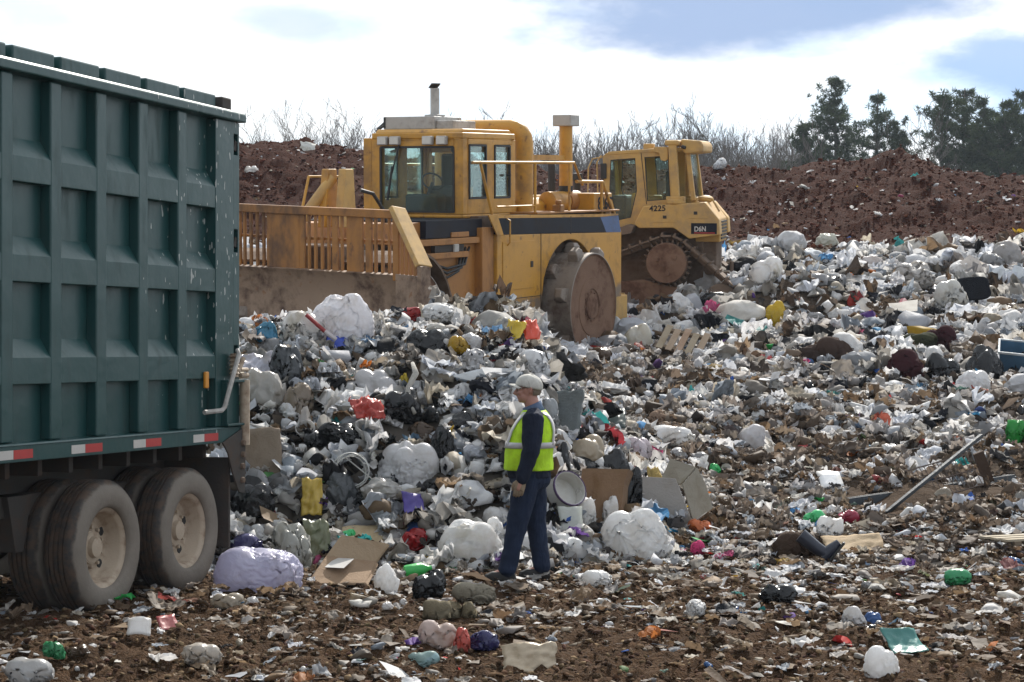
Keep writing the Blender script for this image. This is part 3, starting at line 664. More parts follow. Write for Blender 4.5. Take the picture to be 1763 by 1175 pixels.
    b = MB(); b.box(3.3, 3.85, 1.0, 1.22, 2.17, 2.25)
    for x in (3.38, 3.56, 3.74): b.lathe([(0, .10), (.05, .1), (.06, 0)], (x, 1.1, 2.24), 2, 10)
    b.build('pump_block', YD, root, bevel=.008)
    MB().prism([(2.66, 2.50), (2.95, 2.50), (2.66, 2.17), (2.45, 2.17)], 1, 1.353, 1.375).build('step_plate', Y, root)
    MB().box(3.26, 3.30, 1.162, 1.19, 1.02, 1.30).build('latch_strip', Y, root)
    b = MB(); b.box(3.05, 4.36, -1.1, 1.1, .5, .62); b.build('belly_guard', M['mud_steel'], root)
    b = MB(); b.box(4.35, 6.1, -.62, .62, .62, 2.1); b.build('front_axle_frame', M['mud_steel'], root, bevel=.02)
    b = MB(); b.prism([(4.35, 2.1), (5.2, 2.1), (5.0, 2.4), (4.35, 2.43)], 1, -1.1, 1.1); b.build('front_deck', YD, root)
    for s_ in (1, -1):
        k = MB(); a = [(5.48 + 1.10 * math.cos(t_), .905 + 1.12 * math.sin(t_)) for t_ in [R(x) for x in range(60, 201, 14)]]; i_ = [(5.48 + 1.06 * math.cos(t_), .905 + 1.08 * math.sin(t_)) for t_ in [R(x) for x in range(200, 59, -14)]]
        n = len(a)
        vs = [(p[0], y, p[1]) for y in ((.64, 1.57) if s_ > 0 else (-1.57, -.64)) for p in a + i_[:n]]
        m_ = 2 * n
        k.add(vs, [(i, (i + 1) % m_, (i + 1) % m_ + m_, i + m_) for i in range(m_)] + [(i, i + 1, m_ - 2 - i, m_ - 1 - i) for i in range(n - 1)] + [(m_ + i, m_ + m_ - 1 - i, m_ + m_ - 2 - i, m_ + i + 1) for i in range(n - 1)])
        k.build('front_fender', M['mud_steel'], root)
    make_blade(root)

def make_blade(root):
    X = 6.5; zt = lambda y: 2.690 - .027 * y
    Yd = M['yellow_dirty']
    prof = [(X + .10, .62), (X + .02, .80), (X - .03, 1.1), (X - .04, 1.4), (X, 1.70), (X + .06, 1.78), (X - .04, 1.80), (X - .12, 1.72), (X - .16, 1.4), (X - .15, 1.1), (X - .10, .8), (X, .60)]
    b = MB(); n = len(prof)
    vs = [(x, y, z - .027 * y) for y in (-1.86, 1.86) for x, z in prof]
    b.add(vs, [tuple(range(n)), tuple(range(2 * n - 1, n - 1, -1))] + [(i, i + n, (i + 1) % n + n, (i + 1) % n) for i in range(n)])
    bl = b.build('blade', M['blade_steel'], root, smooth='auto', ang=35)
    MB().prism([(X + .02, .46), (X + .15, .42), (X + .12, .66), (X + .05, .66)], 1, -1.9, 1.9).build('cutting_edge', M['bright_steel'], bl, bevel=.005)
    # barred rack above
    top = MB(); top.add([(x, y, zt(y) + d) for x in (X - .09, X + .03) for y in (-1.86, 1.86) for d in (-.12, 0)], [(0, 1, 3, 2), (4, 6, 7, 5), (0, 4, 5, 1), (2, 3, 7, 6), (0, 2, 6, 4), (1, 5, 7, 3)])
    top.build('rack_rail', Yd, bl, bevel=.012)
    MB().bar((X - .10, -1.86, 2.27), (X - .10, 1.86, 2.19), .04, .04).build('rack_brace', Yd, bl)
    plates = [(-.28, .19), (1.0, 1.27), (-1.45, -1.0)]
    for a, c_ in plates: MB().box(X - .055, X - .01, a, c_, 1.74, 2.60).build('rack_plate', Yd, bl, bevel=.006)
    y = -1.80; k = 0
    while y < 1.80:
        if not any(a - .03 < y < c_ + .03 for a, c_ in plates):
            wd = .10 if k % 5 == 3 else .038
            MB().box(X - .06, X - .015, y - wd / 2, y + wd / 2, 1.74, zt(y) - .11).build('rack_bar', Yd, bl, bevel=.004)
        y += .113; k += 1
    for s_ in (1, -1):
        o = .05 if s_ > 0 else -.05 * -1
        # angled wing with its own short bars and heavy sloping edge
        def P(u, z, d=0.0): return (X + .02 + .22 * u + d, s_ * (1.86 + .56 * u), z - .027 * s_ * (1.86 + .56 * u))
        w = MB(); poly = [(0, .60), (.86, .66), (1.0, 1.20), (1.0, 1.30), (.92, 1.80), (0, 1.80)]
        m_ = len(poly); w.add([P(u, z, d) for d in (-.05, .05) for u, z in poly], [tuple(range(m_)), tuple(range(2 * m_ - 1, m_ - 1, -1))] + [(i, i + m_, (i + 1) % m_ + m_, (i + 1) % m_) for i in range(m_)])
        w.build('wing', M['blade_steel'], bl, bevel=.006)
        for k in range(5):
            u = .06 + k * .16; MB().bar(P(u, 1.78), P(u, 2.66 - .78 * u - .05), .05, .04).build('rack_bar', Yd, bl, bevel=.004)
        e = MB(); e.bar(P(0, 2.72), P(1.02, 1.93), .30, .075, up=(0, s_ * .6, .8)); e.build('wing_edge', M['yellow_dozer'], bl, bevel=.012)
        e = MB(); e.bar(P(1.02, 1.95), P(.94, .75), .28, .06, up=(0, 1, 0)); e.build('wing_edge', M['blade_steel'], bl, bevel=.012)
        MB().bar(P(.0, 1.7), P(.0, 2.66), .10, .09).build('wing_post', Yd, bl, bevel=.008)
        a = MB(); a.bar((4.7, s_ * .62, .95), (X - .1, s_ * .62, .95), .12, .34); a.build('push_arm', M['mud_steel'], bl, bevel=.01)
    # lift tower and cylinders
    MB().prism([(5.12, 2.35), (5.20, 3.22), (5.42, 3.22), (5.55, 2.35)], 1, .18, .31).build('lift_tower', M['yellow_dozer'], root, bevel=.015)
    MB().prism([(5.12, 2.35), (5.20, 3.22), (5.42, 3.22), (5.55, 2.35)], 1, -.12, .01).build('lift_tower', M['yellow'], root, bevel=.015)
    b = MB(); b.tube([(5.32, .02, 3.10), (5.75, -.36, 2.35)], .085, 12); b.tube([(5.75, -.36, 2.35), (6.42, -.62, 1.2)], .05, 12); b.build('lift_cylinder', M['yellow_dozer'], root, smooth='auto')
    b = MB(); b.tube([(5.15, .40, 2.9), (5.0, .52, 2.85), (4.8, .58, 2.6), (4.7, .58, 2.3)], .03, 8); b.build('hydraulic_hose', M['black'], root, smooth='auto')
make_compactor()
# ------------------------------------------------------------------ crawler dozer (x forward, y its left, z up)
def make_dozer():
    root = thing('bulldozer', 'dusty yellow crawler dozer numbered 4225 parked behind the compactor with muddy tracks', 'bulldozer', (2.254, 40.28, 2.636))
    root.rotation_euler = (Matrix.Rotation(R(5), 3, 'X') @ Matrix.Rotation(R(168), 3, 'Z')).to_euler()
    Y, MS, MD = M['yellow_dozer'], M['mud_steel'], M['mud_disc']
    # tracks: high sprocket, front and rear idlers
    circ = [(-1.0, 1.15, .50), (-2.05, .42, .36), (1.35, .42, .36)]       # sprocket, rear idler, front idler
    def track_path():
        pts = []
        def arc(c, a0, a1, n): return [(c[0] + c[2] * math.cos(R(a0 + (a1 - a0) * i / n)), c[1] + c[2] * math.sin(R(a0 + (a1 - a0) * i / n))) for i in range(n + 1)]
        pts += arc(circ[0], 104, 35, 9); pts += arc(circ[1], 145, 270, 9) if False else arc((-2.02, .42, .36), 35, 35, 1)[:0]
        pts += arc(circ[1], 395, 35, 1)[:0]
        # down the back from the sprocket to the rear idler, along the ground, round the front idler and up
        return pts
    def hull_path():
        import itertools
        P = []
        for cx_, cz_, r_ in circ:
            for k in range(72): P.append((cx_ + r_ * math.cos(k * math.tau / 72), cz_ + r_ * math.sin(k * math.tau / 72)))
        P = sorted(set(P))
        def half(seq):
            h = []
            for p in seq:
                while len(h) >= 2 and (h[-1][0] - h[-2][0]) * (p[1] - h[-2][1]) - (h[-1][1] - h[-2][1]) * (p[0] - h[-2][0]) <= 0: h.pop()
                h.append(p)
            return h
        lo, up = half(P), half(P[::-1]); H = lo[:-1] + up[:-1]
        return H
    H = hull_path(); n = len(H)
    # resample to shoe pitch
    seg = [(Vector((H[i][0], 0, H[i][1])), Vector((H[(i + 1) % n][0], 0, H[(i + 1) % n][1]))) for i in range(n)]
    L = sum((b - a).length for a, b in seg); ns = 44; step = L / ns
    shoes = []; d = 0; k = 0
    acc = 0
    for a, b in seg:
        l = (b - a).length
        while k * step < acc + l and k < ns:
            shoes.append((a.lerp(b, (k * step - acc) / l), (b - a).normalized())); k += 1
        acc += l
    for y0, y1 in ((.60, 1.16), (-1.16, -.60)):
        tr = MB()
        for c_, t_ in shoes:
            nrm = Vector((t_.z, 0, -t_.x)); o_ = c_ + nrm * .03
            yv = Vector((0, 1, 0)); vs = []
            h_ = step * .47
            prof = [(-h_, -.02), (h_, -.02), (h_, .012), (-h_ * .5, .015), (-h_ * .62, .065), (-h_ * .86, .065), (-h_, .012)]
            m_ = len(prof)
            vs = [o_ + t_ * u + nrm * w + yv * y for y in (y0, y1) for u, w in prof]
            tr.add(vs, [tuple(range(m_)), tuple(range(2 * m_ - 1, m_ - 1, -1))] + [(i, i + m_, (i + 1) % m_ + m_, (i + 1) % m_) for i in range(m_)])
            ym = (y0 + y1) / 2; vs = [o_ + t_ * u + nrm * w + yv * y for y in (ym - .09, ym + .09) for u, w in ((-h_, -.11), (h_, -.11), (h_, -.02), (-h_, -.02))]
            tr.add(vs, [(0, 1, 2, 3), (7, 6, 5, 4), (0, 4, 5, 1), (1, 5, 6, 2), (2, 6, 7, 3), (3, 7, 4, 0)])
        trk = tr.build('track', MS, root)
        s_ = 1 if y0 > 0 else -1; yo = y1 if s_ > 0 else y0; fl = -s_
        sp = MB(); sp.lathe([(0, -.02), (.10, -.02), (.14, .0), (.38, .0), (.40, .03), (.40, .30), (.1, .30)], (-1.0, yo + s_ * .02, 1.15), 1, 40, fl)
        for k in range(3):
            a = k * math.tau / 3 + .4; sp.lathe([(0, -.03), (.045, -.03), (.05, .0)], (-1.0 + .2 * math.cos(a), yo + s_ * .022, 1.15 + .2 * math.sin(a)), 1, 10, fl)
        sp.build('sprocket_hub', MD, trk, smooth='auto', ang=35)
        th = MB()
        for k in range(25):
            a0, a1 = k * math.tau / 25, (k + .55) * math.tau / 25; am = (a0 + a1) / 2
            th.add([(-1.0 + r_ * math.cos(a), y_, 1.15 + r_ * math.sin(a)) for y_ in (yo - s_ * .10, yo - s_ * .22) for r_, a in ((.36, a0), (.36, a1), (.475, am + .03), (.475, am - .03))],
                   [(0, 1, 2, 3), (7, 6, 5, 4), (0, 4, 5, 1), (1, 5, 6, 2), (2, 6, 7, 3), (3, 7, 4, 0)])
        th.build('sprocket_teeth', MS, trk)
        for x_ in (-2.05, 1.35): MB().lathe([(0, .03), (.12, .03), (.30, .06), (.34, .08), (.34, .3), (0, .3)], (x_, yo, .42), 1, 28, fl).build('idler', MS, trk, smooth='auto', ang=35)
        for k in range(6): MB().lathe([(0, .05), (.06, .05), (.13, .08), (.13, .3), (0, .3)], (-1.5 + k * .48, yo, .20), 1, 18, fl).build('roller', MS, trk, smooth='auto', ang=35)
        fr = MB(); fr.prism([(-1.7, .30), (-1.45, .62), (-.55, .82), (.9, .68), (1.2, .30)], 1, min(yo - s_ * .12, yo - s_ * .45), max(yo - s_ * .12, yo - s_ * .45)); fr.build('track_frame', MD, trk, bevel=.03)
    # hull, fenders, tanks
    b = MB(); b.box(-1.65, 1.5, -.58, .58, .55, 1.75); b.box(-1.9, -1.4, -.5, .5, .9, 1.6); b.build('hull', MS, root, bevel=.02)
    side = [(-.52, 2.25), (-1.72, 2.33), (-2.0, 2.0), (-2.02, 1.70), (-1.42, 1.62), (-1.12, 1.83), (-.44, 1.82), (-.34, 1.90)]
    for s_ in (1, -1):
        a, c_ = (.62, 1.02) if s_ > 0 else (-1.02, -.62)
        f = MB().prism(side, 1, a, c_).build('fuel_tank', Y, root, bevel=.02)
        oy = 1.023 * s_
        def pl(x0, x1, z0, z1, m, nm, dd=.004): return MB().box(x0, x1, min(oy, oy + s_ * dd), max(oy, oy + s_ * dd), z0, z1).build(nm, m, f)
        pl(-1.96, -1.46, 1.715, 1.925, M['navy'], 'name_panel'); pl(-1.92, -1.52, 1.728, 1.745, M['refl_red'], 'red_line', .007)
        for x0, x1, z0, z1 in ((-1.18, -.72, 1.94, 2.14), (-1.78, -1.40, 2.02, 2.22)):
            for q in ((x0, x1, z0, z0 + .008), (x0, x1, z1 - .008, z1), (x0, x0 + .008, z0, z1), (x1 - .008, x1, z0, z1)): pass
            g = MB(); g.box(x0, x1, min(oy, oy + s_ * .006), max(oy, oy + s_ * .006), z0, z1); hatch = g.build('hatch', Y, f, bevel=.004)
            MB().box(x0 + .20, x0 + .27, min(oy, oy + s_ * .014), max(oy, oy + s_ * .014), z0 + .07, z0 + .13).build('hatch_latch', M['dark'], hatch)
        if s_ > 0:
            text_part('number_lettering', '4225', .155, M['navy'], f, face_M((-.64, 1.021, 2.15), (-1, 0, .035), (0, 0, 1)), sx=1.05)
            text_part('model_lettering', 'D6N', .135, M['refl_white'], f, face_M((-1.52, 1.029, 1.765), (-1, 0, .03), (0, 0, 1)), sx=.85)
        else:
            text_part('number_lettering', '4225', .155, M['navy'], f, face_M((-1.05, -1.021, 2.15), (1, 0, 0), (0, 0, 1)), sx=1.05)
        a2, c2 = (.60, 1.16) if s_ > 0 else (-1.16, -.60)
        MB().prism([(-.36, 1.86), (-.30, 1.72), (.35, 1.60), (.35, 1.66), (-.25, 1.90)], 1, a2, c2).build('fender', MS, root, bevel=.01)
    b = MB(); b.prism([(-1.72, 2.33), (-1.98, 2.0), (-1.98, 1.55), (-1.5, 1.55), (-1.5, 2.33)], 1, -.62, .62); b.build('rear_body', Y, root, bevel=.02)
    b = MB()
    for k in range(6): b.box(-2.0, -1.975, -.5, .5, 1.6 + k * .065, 1.635 + k * .065)
    b.build('rear_grille', M['dark'], root)
    b = MB(); b.box(-2.25, -1.9, -.12, .12, .75, .95); b.tube([(-2.15, 0, .70), (-2.15, 0, 1.15)], .04, 8); b.build('drawbar', MS, root)
    b = MB(); b.tube([(-1.55, .95, 2.33), (-1.60, .95, 2.43), (-1.85, .95, 2.40), (-2.0, .95, 2.15)], .02, 8); b.build('grab_rail', Y, root, smooth='auto')
    MB().ball((-1.66, .35, 2.38), .16, .16, .08, 14, 8).build('filler_cap', Y, root, smooth=True)
    # cab
    yw = .75
    def pane(poly, nm='window'):
        return MB().prism(poly, 1, yw - .03, yw - .018).build(nm, M['glass'], root), MB().prism(poly, 1, -yw + .018, -yw + .03).build(nm, M['glass'], root)
    door = [(.17, 3.15), (-.32, 3.18), (-.36, 2.55), (-.24, 2.02), (.02, 1.96), (.19, 2.56)]
    win = [(-.50, 3.20), (-.97, 3.23), (-1.02, 2.38), (-.56, 2.34)]
    def frame_strip(poly, m, nm, w, d0, d1):
        for s_ in (1, -1):
            b = MB(); nn = len(poly)
            for i in range(nn):
                p, q = poly[i], poly[(i + 1) % nn]; b.bar((p[0], s_ * (d0 + d1) / 2, p[1]), (q[0], s_ * (d0 + d1) / 2, q[1]), w, d1 - d0, up=(0, 1, 0)) if False else b.bar((p[0], s_ * (d0 + d1) / 2, p[1]), (q[0], s_ * (d0 + d1) / 2, q[1]), d1 - d0, w)
            b.build(nm, m, root)
    pane(door, 'door_window'); pane(win)
    frame_strip(door, M['black'], 'gasket', .035, yw - .02, yw - .002); frame_strip(win, M['black'], 'gasket', .03, yw - .02, yw - .002)
    # yellow side shell around the openings
    outer = [(.33, 3.22), (.21, 3.30), (-.69, 3.36), (-1.10, 3.38), (-1.16, 2.34), (-.52, 2.25), (-.40, 1.86), (.06, 1.84), (.29, 2.56)]
    for s_ in (1, -1):
        a, c_ = (yw - .05, yw) if s_ > 0 else (-yw, -yw + .05)
        quads = [[(.33, 3.22), (.21, 3.31), (-.42, 3.35), (-.40, 3.19), (.17, 3.15)], [(-.42, 3.35), (-1.12, 3.39), (-1.12, 3.22), (-.97, 3.23), (-.50, 3.20), (-.40, 3.19)],
                 [(-.32, 3.185), (-.40, 3.19), (-.50, 3.20), (-.56, 2.34), (-.52, 2.25), (-.36, 2.55)], [(-.36, 2.55), (-.52, 2.25), (-.36, 1.84), (-.24, 2.02)], [(-.24, 2.02), (-.36, 1.84), (.07, 1.84), (.02, 1.96)],
                 [(.02, 1.96), (.07, 1.84), (.27, 2.56), (.19, 2.56)], [(.19, 2.56), (.27, 2.56), (.33, 3.22), (.17, 3.15)], [(-.56, 2.34), (-1.02, 2.38), (-1.12, 2.36), (-1.12, 2.28), (-.52, 2.25)], [(-.97, 3.23), (-1.12, 3.22), (-1.12, 2.36), (-1.02, 2.38)]]
        b = MB()
        for q in quads: b.prism(q, 1, a, c_)
        b.build('cab_side', Y, root)
        MB().bar((-.43, s_ * (yw + .003), 3.33), (-.55, s_ * (yw + .003), 2.28), .012, .012).build('door_seam', M['dark'], root)
    b = MB(); b.prism([(.36, 3.20), (.21, 3.31), (-.69, 3.37), (-1.42, 3.40), (-1.42, 3.33), (.20, 3.24)], 1, -yw - .01, yw + .01); b.build('cab_roof', Y, root, bevel=.02)
    for s_ in (1, -1):
        MB().bar((-1.33, s_ * .66, 3.34), (-1.46, s_ * .66, 2.36), .10, .09).build('pillar', Y, root, bevel=.01); MB().bar((.28, s_ * .70, 3.22), (.25, s_ * .70, 2.4), .08, .08).build('pillar', Y, root, bevel=.01)
    MB().bar((.28, -.66, 3.2), (.28, .66, 3.2), .075, .1).build('header', Y, root, bevel=.01); MB().bar((-1.465, -.61, 2.36), (-1.465, .61, 2.36), .08, .12).build('sill', Y, root, bevel=.01)
    MB().prism([(.27, 3.2), (.26, 3.2), (.23, 2.4), (.24, 2.4)], 1, -.68, .68).build('windscreen', M['glass'], root)
    MB().prism([(-1.35, 3.32), (-1.36, 3.32), (-1.47, 2.4), (-1.46, 2.4)], 1, -.62, .62).build('rear_window', M['glass'], root)
    # roll-over posts
    for s_ in (1, -1):
        b = MB(); y_ = s_ * .86; b.bar((-1.06, y_, 3.50), (-1.14, y_, 2.36), .17, .16, up=(1, 0, 0)); b.build('roll_post', Y, root, bevel=.03, seg=3)
        b = MB(); b.lathe([(0, 0), (.17, 0), (.19, .03), (.19, .10), (0, .10)], (-1.14, y_, 2.28), 2, 18); b.box(-1.32, -.96, y_ - .12, y_ + .12, 2.36, 2.44); b.build('post_foot', Y, root, bevel=.015)
        b = MB(); b.prism([(-.70, 3.40), (-.98, 3.40), (-.98, 3.16), (-.92, 3.12), (-.84, 3.14), (-.80, 3.28), (-.70, 3.30)], 1, min(s_ * .77, s_ * .87), max(s_ * .77, s_ * .87)); b.build('roof_bracket', Y, root, bevel=.01)
    MB().box(-1.20, -.92, -.96, .96, 3.42, 3.53).build('roll_beam', Y, root, bevel=.04, seg=3)
    b = MB(); b.prism([(-1.22, 3.55), (-1.60, 3.52), (-1.66, 3.44), (-1.66, 3.30), (-1.30, 3.26), (-1.22, 3.36)], 1, -.80, .80); b.build('roof_cooler', Y, root, bevel=.035, seg=3)
    b = MB(); b.tube([(-1.26, .81, 3.40), (-1.26, .86, 3.40), (-1.32, .88, 3.38)], .035, 8); b.build('cooler_hose', M['black'], root, smooth='auto')
    MB().box(-.62, -.42, .10, .35, 3.36, 3.47).build('roof_light', M['yellow_dozer'], root, bevel=.015)
    b = MB(); b.tube([(.42, .72, 2.4), (.44, .74, 3.1), (.36, .72, 3.24)], .016, 6); b.tube([(.62, .8, 1.9), (.60, .80, 3.0), (.52, .78, 3.17), (.34, .74, 3.20)], .016, 6); b.build('mirror_arm', Y, root, smooth='auto')
    MB().box(.24, .36, .77, .80, 2.78, 3.08).build('mirror', M['black'], root, bevel=.015)
    b = MB(); b.box(-.95, -.45, -.25, .25, 1.9, 2.32); b.box(-.98, -.85, -.25, .25, 2.3, 2.95); b.build('seat', M['interior'], root, bevel=.06, seg=3)
    b = MB(); b.box(-.1, .22, -.55, .55, 1.75, 2.45); b.build('dashboard', M['interior'], root, bevel=.05)
    b = MB(); b.box(-.5, -.2, .30, .48, 1.85, 2.5); b.box(-.7, -.4, -.5, -.35, 1.85, 2.45); b.build('lever_console', M['yellow_dozer'], root, bevel=.04)
    MB().box(-1.35, .2, -.7, .7, 1.72, 1.88).build('cab_floor', MS, root)
    # hood, stack, blade
    b = MB(); b.prism([(-.50, 1.7), (-.50, 2.36), (-.40, 2.45), (.40, 2.45), (.50, 2.36), (.50, 1.7)], 0, .30, 2.05); b.build('hood', Y, root, bevel=.02)
    MB().box(.5, 2.0, -.46, .46, .8, 1.72).build('engine_bay', MS, root)
    MB().prism([(-.52, .9), (-.52, 2.40), (.52, 2.40), (.52, .9)], 0, 2.04, 2.16).build('radiator_guard', Y, root, bevel=.02)
    b = MB(); b.tube([(1.45, .20, 2.42), (1.45, .20, 3.02), (1.48, .20, 3.16), (1.56, .20, 3.26)], [.075, .075, .07, .06], 12); b.build('exhaust_stack', M['dark'], root, smooth='auto')
    b = MB(); b.tube([(1.0, -.2, 2.42), (1.0, -.2, 2.75)], .07, 12); b.lathe([(0, 2.9), (.10, 2.88), (.12, 2.76), (.07, 2.73)], (1.0, -.2, 0), 2, 16); b.build('air_intake', M['dark'], root, smooth='auto')
    bl = []
    for i in range(9):
        a = R(-32 + i * 8); bl.append((2.95 - .75 * (1 - math.cos(a)) * 2.2 + .0, .95 + .78 * math.sin(a) * 1.25))
    poly = [(x + .10, z) for x, z in bl] + [(x, z) for x, z in bl[::-1]]
    MB().prism(poly, 1, -1.6, 1.6).build('blade', MS, root, smooth='auto')
    b = MB()
    for s_ in (1, -1): b.bar((-.2, s_ * 1.24, .45), (2.85, s_ * 1.24, .45), .12, .24)
    b.bar((2.0, .3, 1.9), (2.85, .3, 1.3), .10); b.bar((2.0, -.3, 1.9), (2.85, -.3, 1.3), .10); b.build('push_arm', Y, root, bevel=.01)
make_dozer()
# ------------------------------------------------------------------ the man (local: faces -x, his left side towards -y)
def cloth_mat(name, col, rough=.85, sheen=0.0, scale=18):
    m, t_, o = mat_new(name); oc = t_.n('ShaderNodeTexCoord').outputs['Object']
    f = t_.noise(oc, scale, 4, .6); c_ = t_.mix(t_.ramp(t_.noise(oc, 6, 4, .6), .35, .7), tuple(c * .8 for c in col), tuple(c * 1.15 for c in col))
    st = t_.n('ShaderNodeMapping', {'Vector': oc, 'Scale': (1, 1, .35)}).outputs[0]
    bp = t_.n('ShaderNodeBump', {'Height': t_.math('ADD', t_.noise(st, 14, 3, .5, 1.5), t_.math('MULTIPLY', f, .2)), 'Strength': .5, 'Distance': .03})
    p = t_.n('ShaderNodeBsdfPrincipled', {'Base Color': c_, 'Roughness': rough, 'Specular IOR Level': .2, 'Normal': bp.outputs[0]}); t_.set(o.inputs[0], p.outputs[0]); return m
def make_person():
    rnd = lambda c, rx, ry, n=22, tx=0.0, p=2.0: [(c[0] + rx * math.copysign(abs(math.cos(a)) ** (2 / p), math.cos(a)), c[1] + ry * math.copysign(abs(math.sin(a)) ** (2 / p), math.sin(a)), c[2] + tx * rx * math.cos(a)) for a in [i * math.tau / n for i in range(n)]]
    def limb(b, pts, rs, n=16): b.tube(pts, rs, n); b.ball(pts[-1], rs[-1], rs[-1], rs[-1], 12, 8); b.ball(pts[0], rs[0], rs[0], rs[0], 12, 8)
    def fin(b, name, mat, parent, vox, smooth_it=6, disp=None):
        o = b.build(name, mat, parent, smooth=True)
        r_ = o.modifiers.new('remesh', 'REMESH'); r_.mode = 'VOXEL'; r_.voxel_size = vox; r_.use_smooth_shade = True
        s_ = o.modifiers.new('smooth', 'SMOOTH'); s_.iterations = smooth_it; s_.factor = .5
        if disp:
            tx = bpy.data.textures.new(name + '_folds', 'CLOUDS'); tx.noise_scale = disp[1]; tx.noise_depth = 2
            d_ = o.modifiers.new('folds', 'DISPLACE'); d_.texture = tx; d_.strength = disp[0]; d_.mid_level = .5; d_.texture_coords = 'LOCAL'
        return o
    skin = plain('weathered_skin', (.42, .215, .165), .55, vary=.12, scale=30)
    navy = cloth_mat('navy_work_jacket', (.012, .017, .034)); trous = cloth_mat('navy_work_trousers', (.016, .026, .055)); hv = cloth_mat('lime_safety_vest', (.50, .80, .03), .65)
    glove = cloth_mat('tan_work_glove', (.30, .235, .165)); capm = cloth_mat('stone_cap_cloth', (.56, .545, .50)); denim = cloth_mat('blue_shirt_cloth', (.10, .14, .22)); boots = plain('black_boot_leather', (.016, .015, .014), .6, vary=.3)
    silver = plain('silver_reflective_tape', (.50, .49, .50), .35, spec=.6); hairm = plain('grey_brown_hair', (.16, .125, .095), .8, vary=.3, scale=80)
    # joints
    hipL, kneeL, ankL = (-.01, -.10, .92), (-.105, -.115, .50), (-.190, -.12, .10)
    hipR, kneeR, ankR = (.03, .10, .92), (.055, .10, .50), (.105, .10, .10)
    shL, elL, wrL = (.030, -.235, 1.385), (.012, -.285, 1.13), (-.065, -.285, .885)
    shR, elR, wrR = (.045, .235, 1.385), (.06, .285, 1.13), (-.03, .275, .90)
    # --- body: one continuous surface
    b = MB()
    b.loft([rnd((0, 0, .86), .13, .16), rnd((0, 0, 1.0), .14, .16), rnd((.02, 0, 1.2), .14, .18), rnd((.04, 0, 1.36), .12, .18), rnd((.035, 0, 1.44), .07, .10)])
    limb(b, [(.035, 0, 1.40), (.022, 0, 1.50), (.005, 0, 1.57)], [.068, .064, .06])
    b.ball((-.010, 0, 1.645), .100, .077, .105, 20, 14); b.ball((-.042, 0, 1.575), .066, .060, .062, 18, 12); b.ball((-.075, 0, 1.540), .026, .032, .024, 12, 8)      # skull, jaw, chin
    b.tube([(-.098, 0, 1.648), (-.118, 0, 1.618), (-.132, 0, 1.598), (-.112, 0, 1.588)], [.009, .013, .017, .013], 10); b.ball((-.113, -.013, 1.595), .012, .010, .010, 8, 6); b.ball((-.113, .013, 1.595), .012, .010, .010, 8, 6)
    b.tube([(-.085, -.045, 1.657), (-.098, -.02, 1.663), (-.098, .02, 1.663), (-.085, .045, 1.657)], .013, 8)                                                 # brow
    b.tube([(-.084, -.026, 1.561), (-.101, 0, 1.563), (-.084, .026, 1.561)], .0105, 8); b.tube([(-.082, -.024, 1.575), (-.100, 0, 1.576), (-.082, .024, 1.575)], .010, 8)
    for s_ in (-1, 1):
        b.ball((-.078, s_ * .040, 1.605), .028, .020, .024, 10, 8)                                                                                              # cheeks
        b.tube([(.000, s_ * .075, 1.600), (.010, s_ * .083, 1.612), (.018, s_ * .087, 1.635), (.008, s_ * .086, 1.655), (-.006, s_ * .080, 1.648), (-.004, s_ * .077, 1.62)], .008, 8)
    for h, k, a in ((hipL, kneeL, ankL), (hipR, kneeR, ankR)): limb(b, [h, k, a], [.085, .055, .04]); limb(b, [a, (a[0] - .12, a[1], .05)], [.038, .03])
    for s_, e, w in ((shL, elL, wrL), (shR, elR, wrR)): limb(b, [s_, e, w], [.055, .042, .030]); limb(b, [w, (w[0] - .03, w[1], w[2] - .08)], [.03, .025])
    body = fin(b, 'person', skin, None, .0065, 3); body.location = (.151, 17.15, float(ground(np.array(.15), np.array(17.15))) + .045)
    tag(body, 'man in a pale cap, lime safety vest and navy clothes standing before the refuse heap', 'person')
    # eyes and glasses
    for s_ in (-1, 1):
        e = MB(); e.ball((-.088, s_ * .030, 1.637), .011, .012, .011, 12, 8); e.build('eye', plain('eye_white', (.5, .47, .43), .3), body, smooth=True)
    g = MB()
    for s_ in (-1, 1):
        g.tube([(-.106, s_ * (.034 + .020 * math.cos(a)), 1.633 + .016 * math.sin(a)) for a in [i * math.tau / 12 for i in range(13)]], .0022, 5, False); g.tube([(-.104, s_ * .054, 1.637), (-.05, s_ * .079, 1.645), (.005, s_ * .086, 1.652)], .0020, 5)
    g.tube([(-.107, -.014, 1.637), (-.107, .014, 1.637)], .002, 5); g.build('glasses', M['black'], body)
    # --- hair and cap
    h = MB(); h.ball((.006, 0, 1.635), .098, .080, .098, 24, 16)
    hair = h.build('hair', hairm, body, smooth=True)
    bm = bmesh.new(); bm.from_mesh(hair.data); bmesh.ops.delete(bm, geom=[v for v in bm.verts if v.co.x < .012 or v.co.z < 1.572], context='VERTS'); bm.to_mesh(hair.data); bm.free()
    c = MB(); n = 24; rings = []
    for j in range(9):
        th = R(90 * j / 8); rings.append([(-.004 + .119 * math.cos(th) * math.cos(a), .093 * math.cos(th) * math.sin(a), .104 * math.sin(th) ** .9) for a in [i * math.tau / n for i in range(n)]])
    Rm = Matrix.Translation((0, 0, 1.658)) @ Matrix.Rotation(R(11), 4, 'Y')
    rings = [[tuple(Rm @ Vector(p)) for p in r_] for r_ in rings]; c.loft(rings[:-1], False); c.loft([[tuple(Rm @ Vector((-.004 + .118 * math.cos(a), .092 * math.sin(a), -.014))) for a in [i * math.tau / n for i in range(n)]], rings[0]], False)
    c.ball(tuple(Rm @ Vector((-.004, 0, .102))), .026, .024, .006, 10, 6)
    cap = c.build('cap', capm, body, smooth=True); cap.modifiers.new('thickness', 'SOLIDIFY').thickness = .004
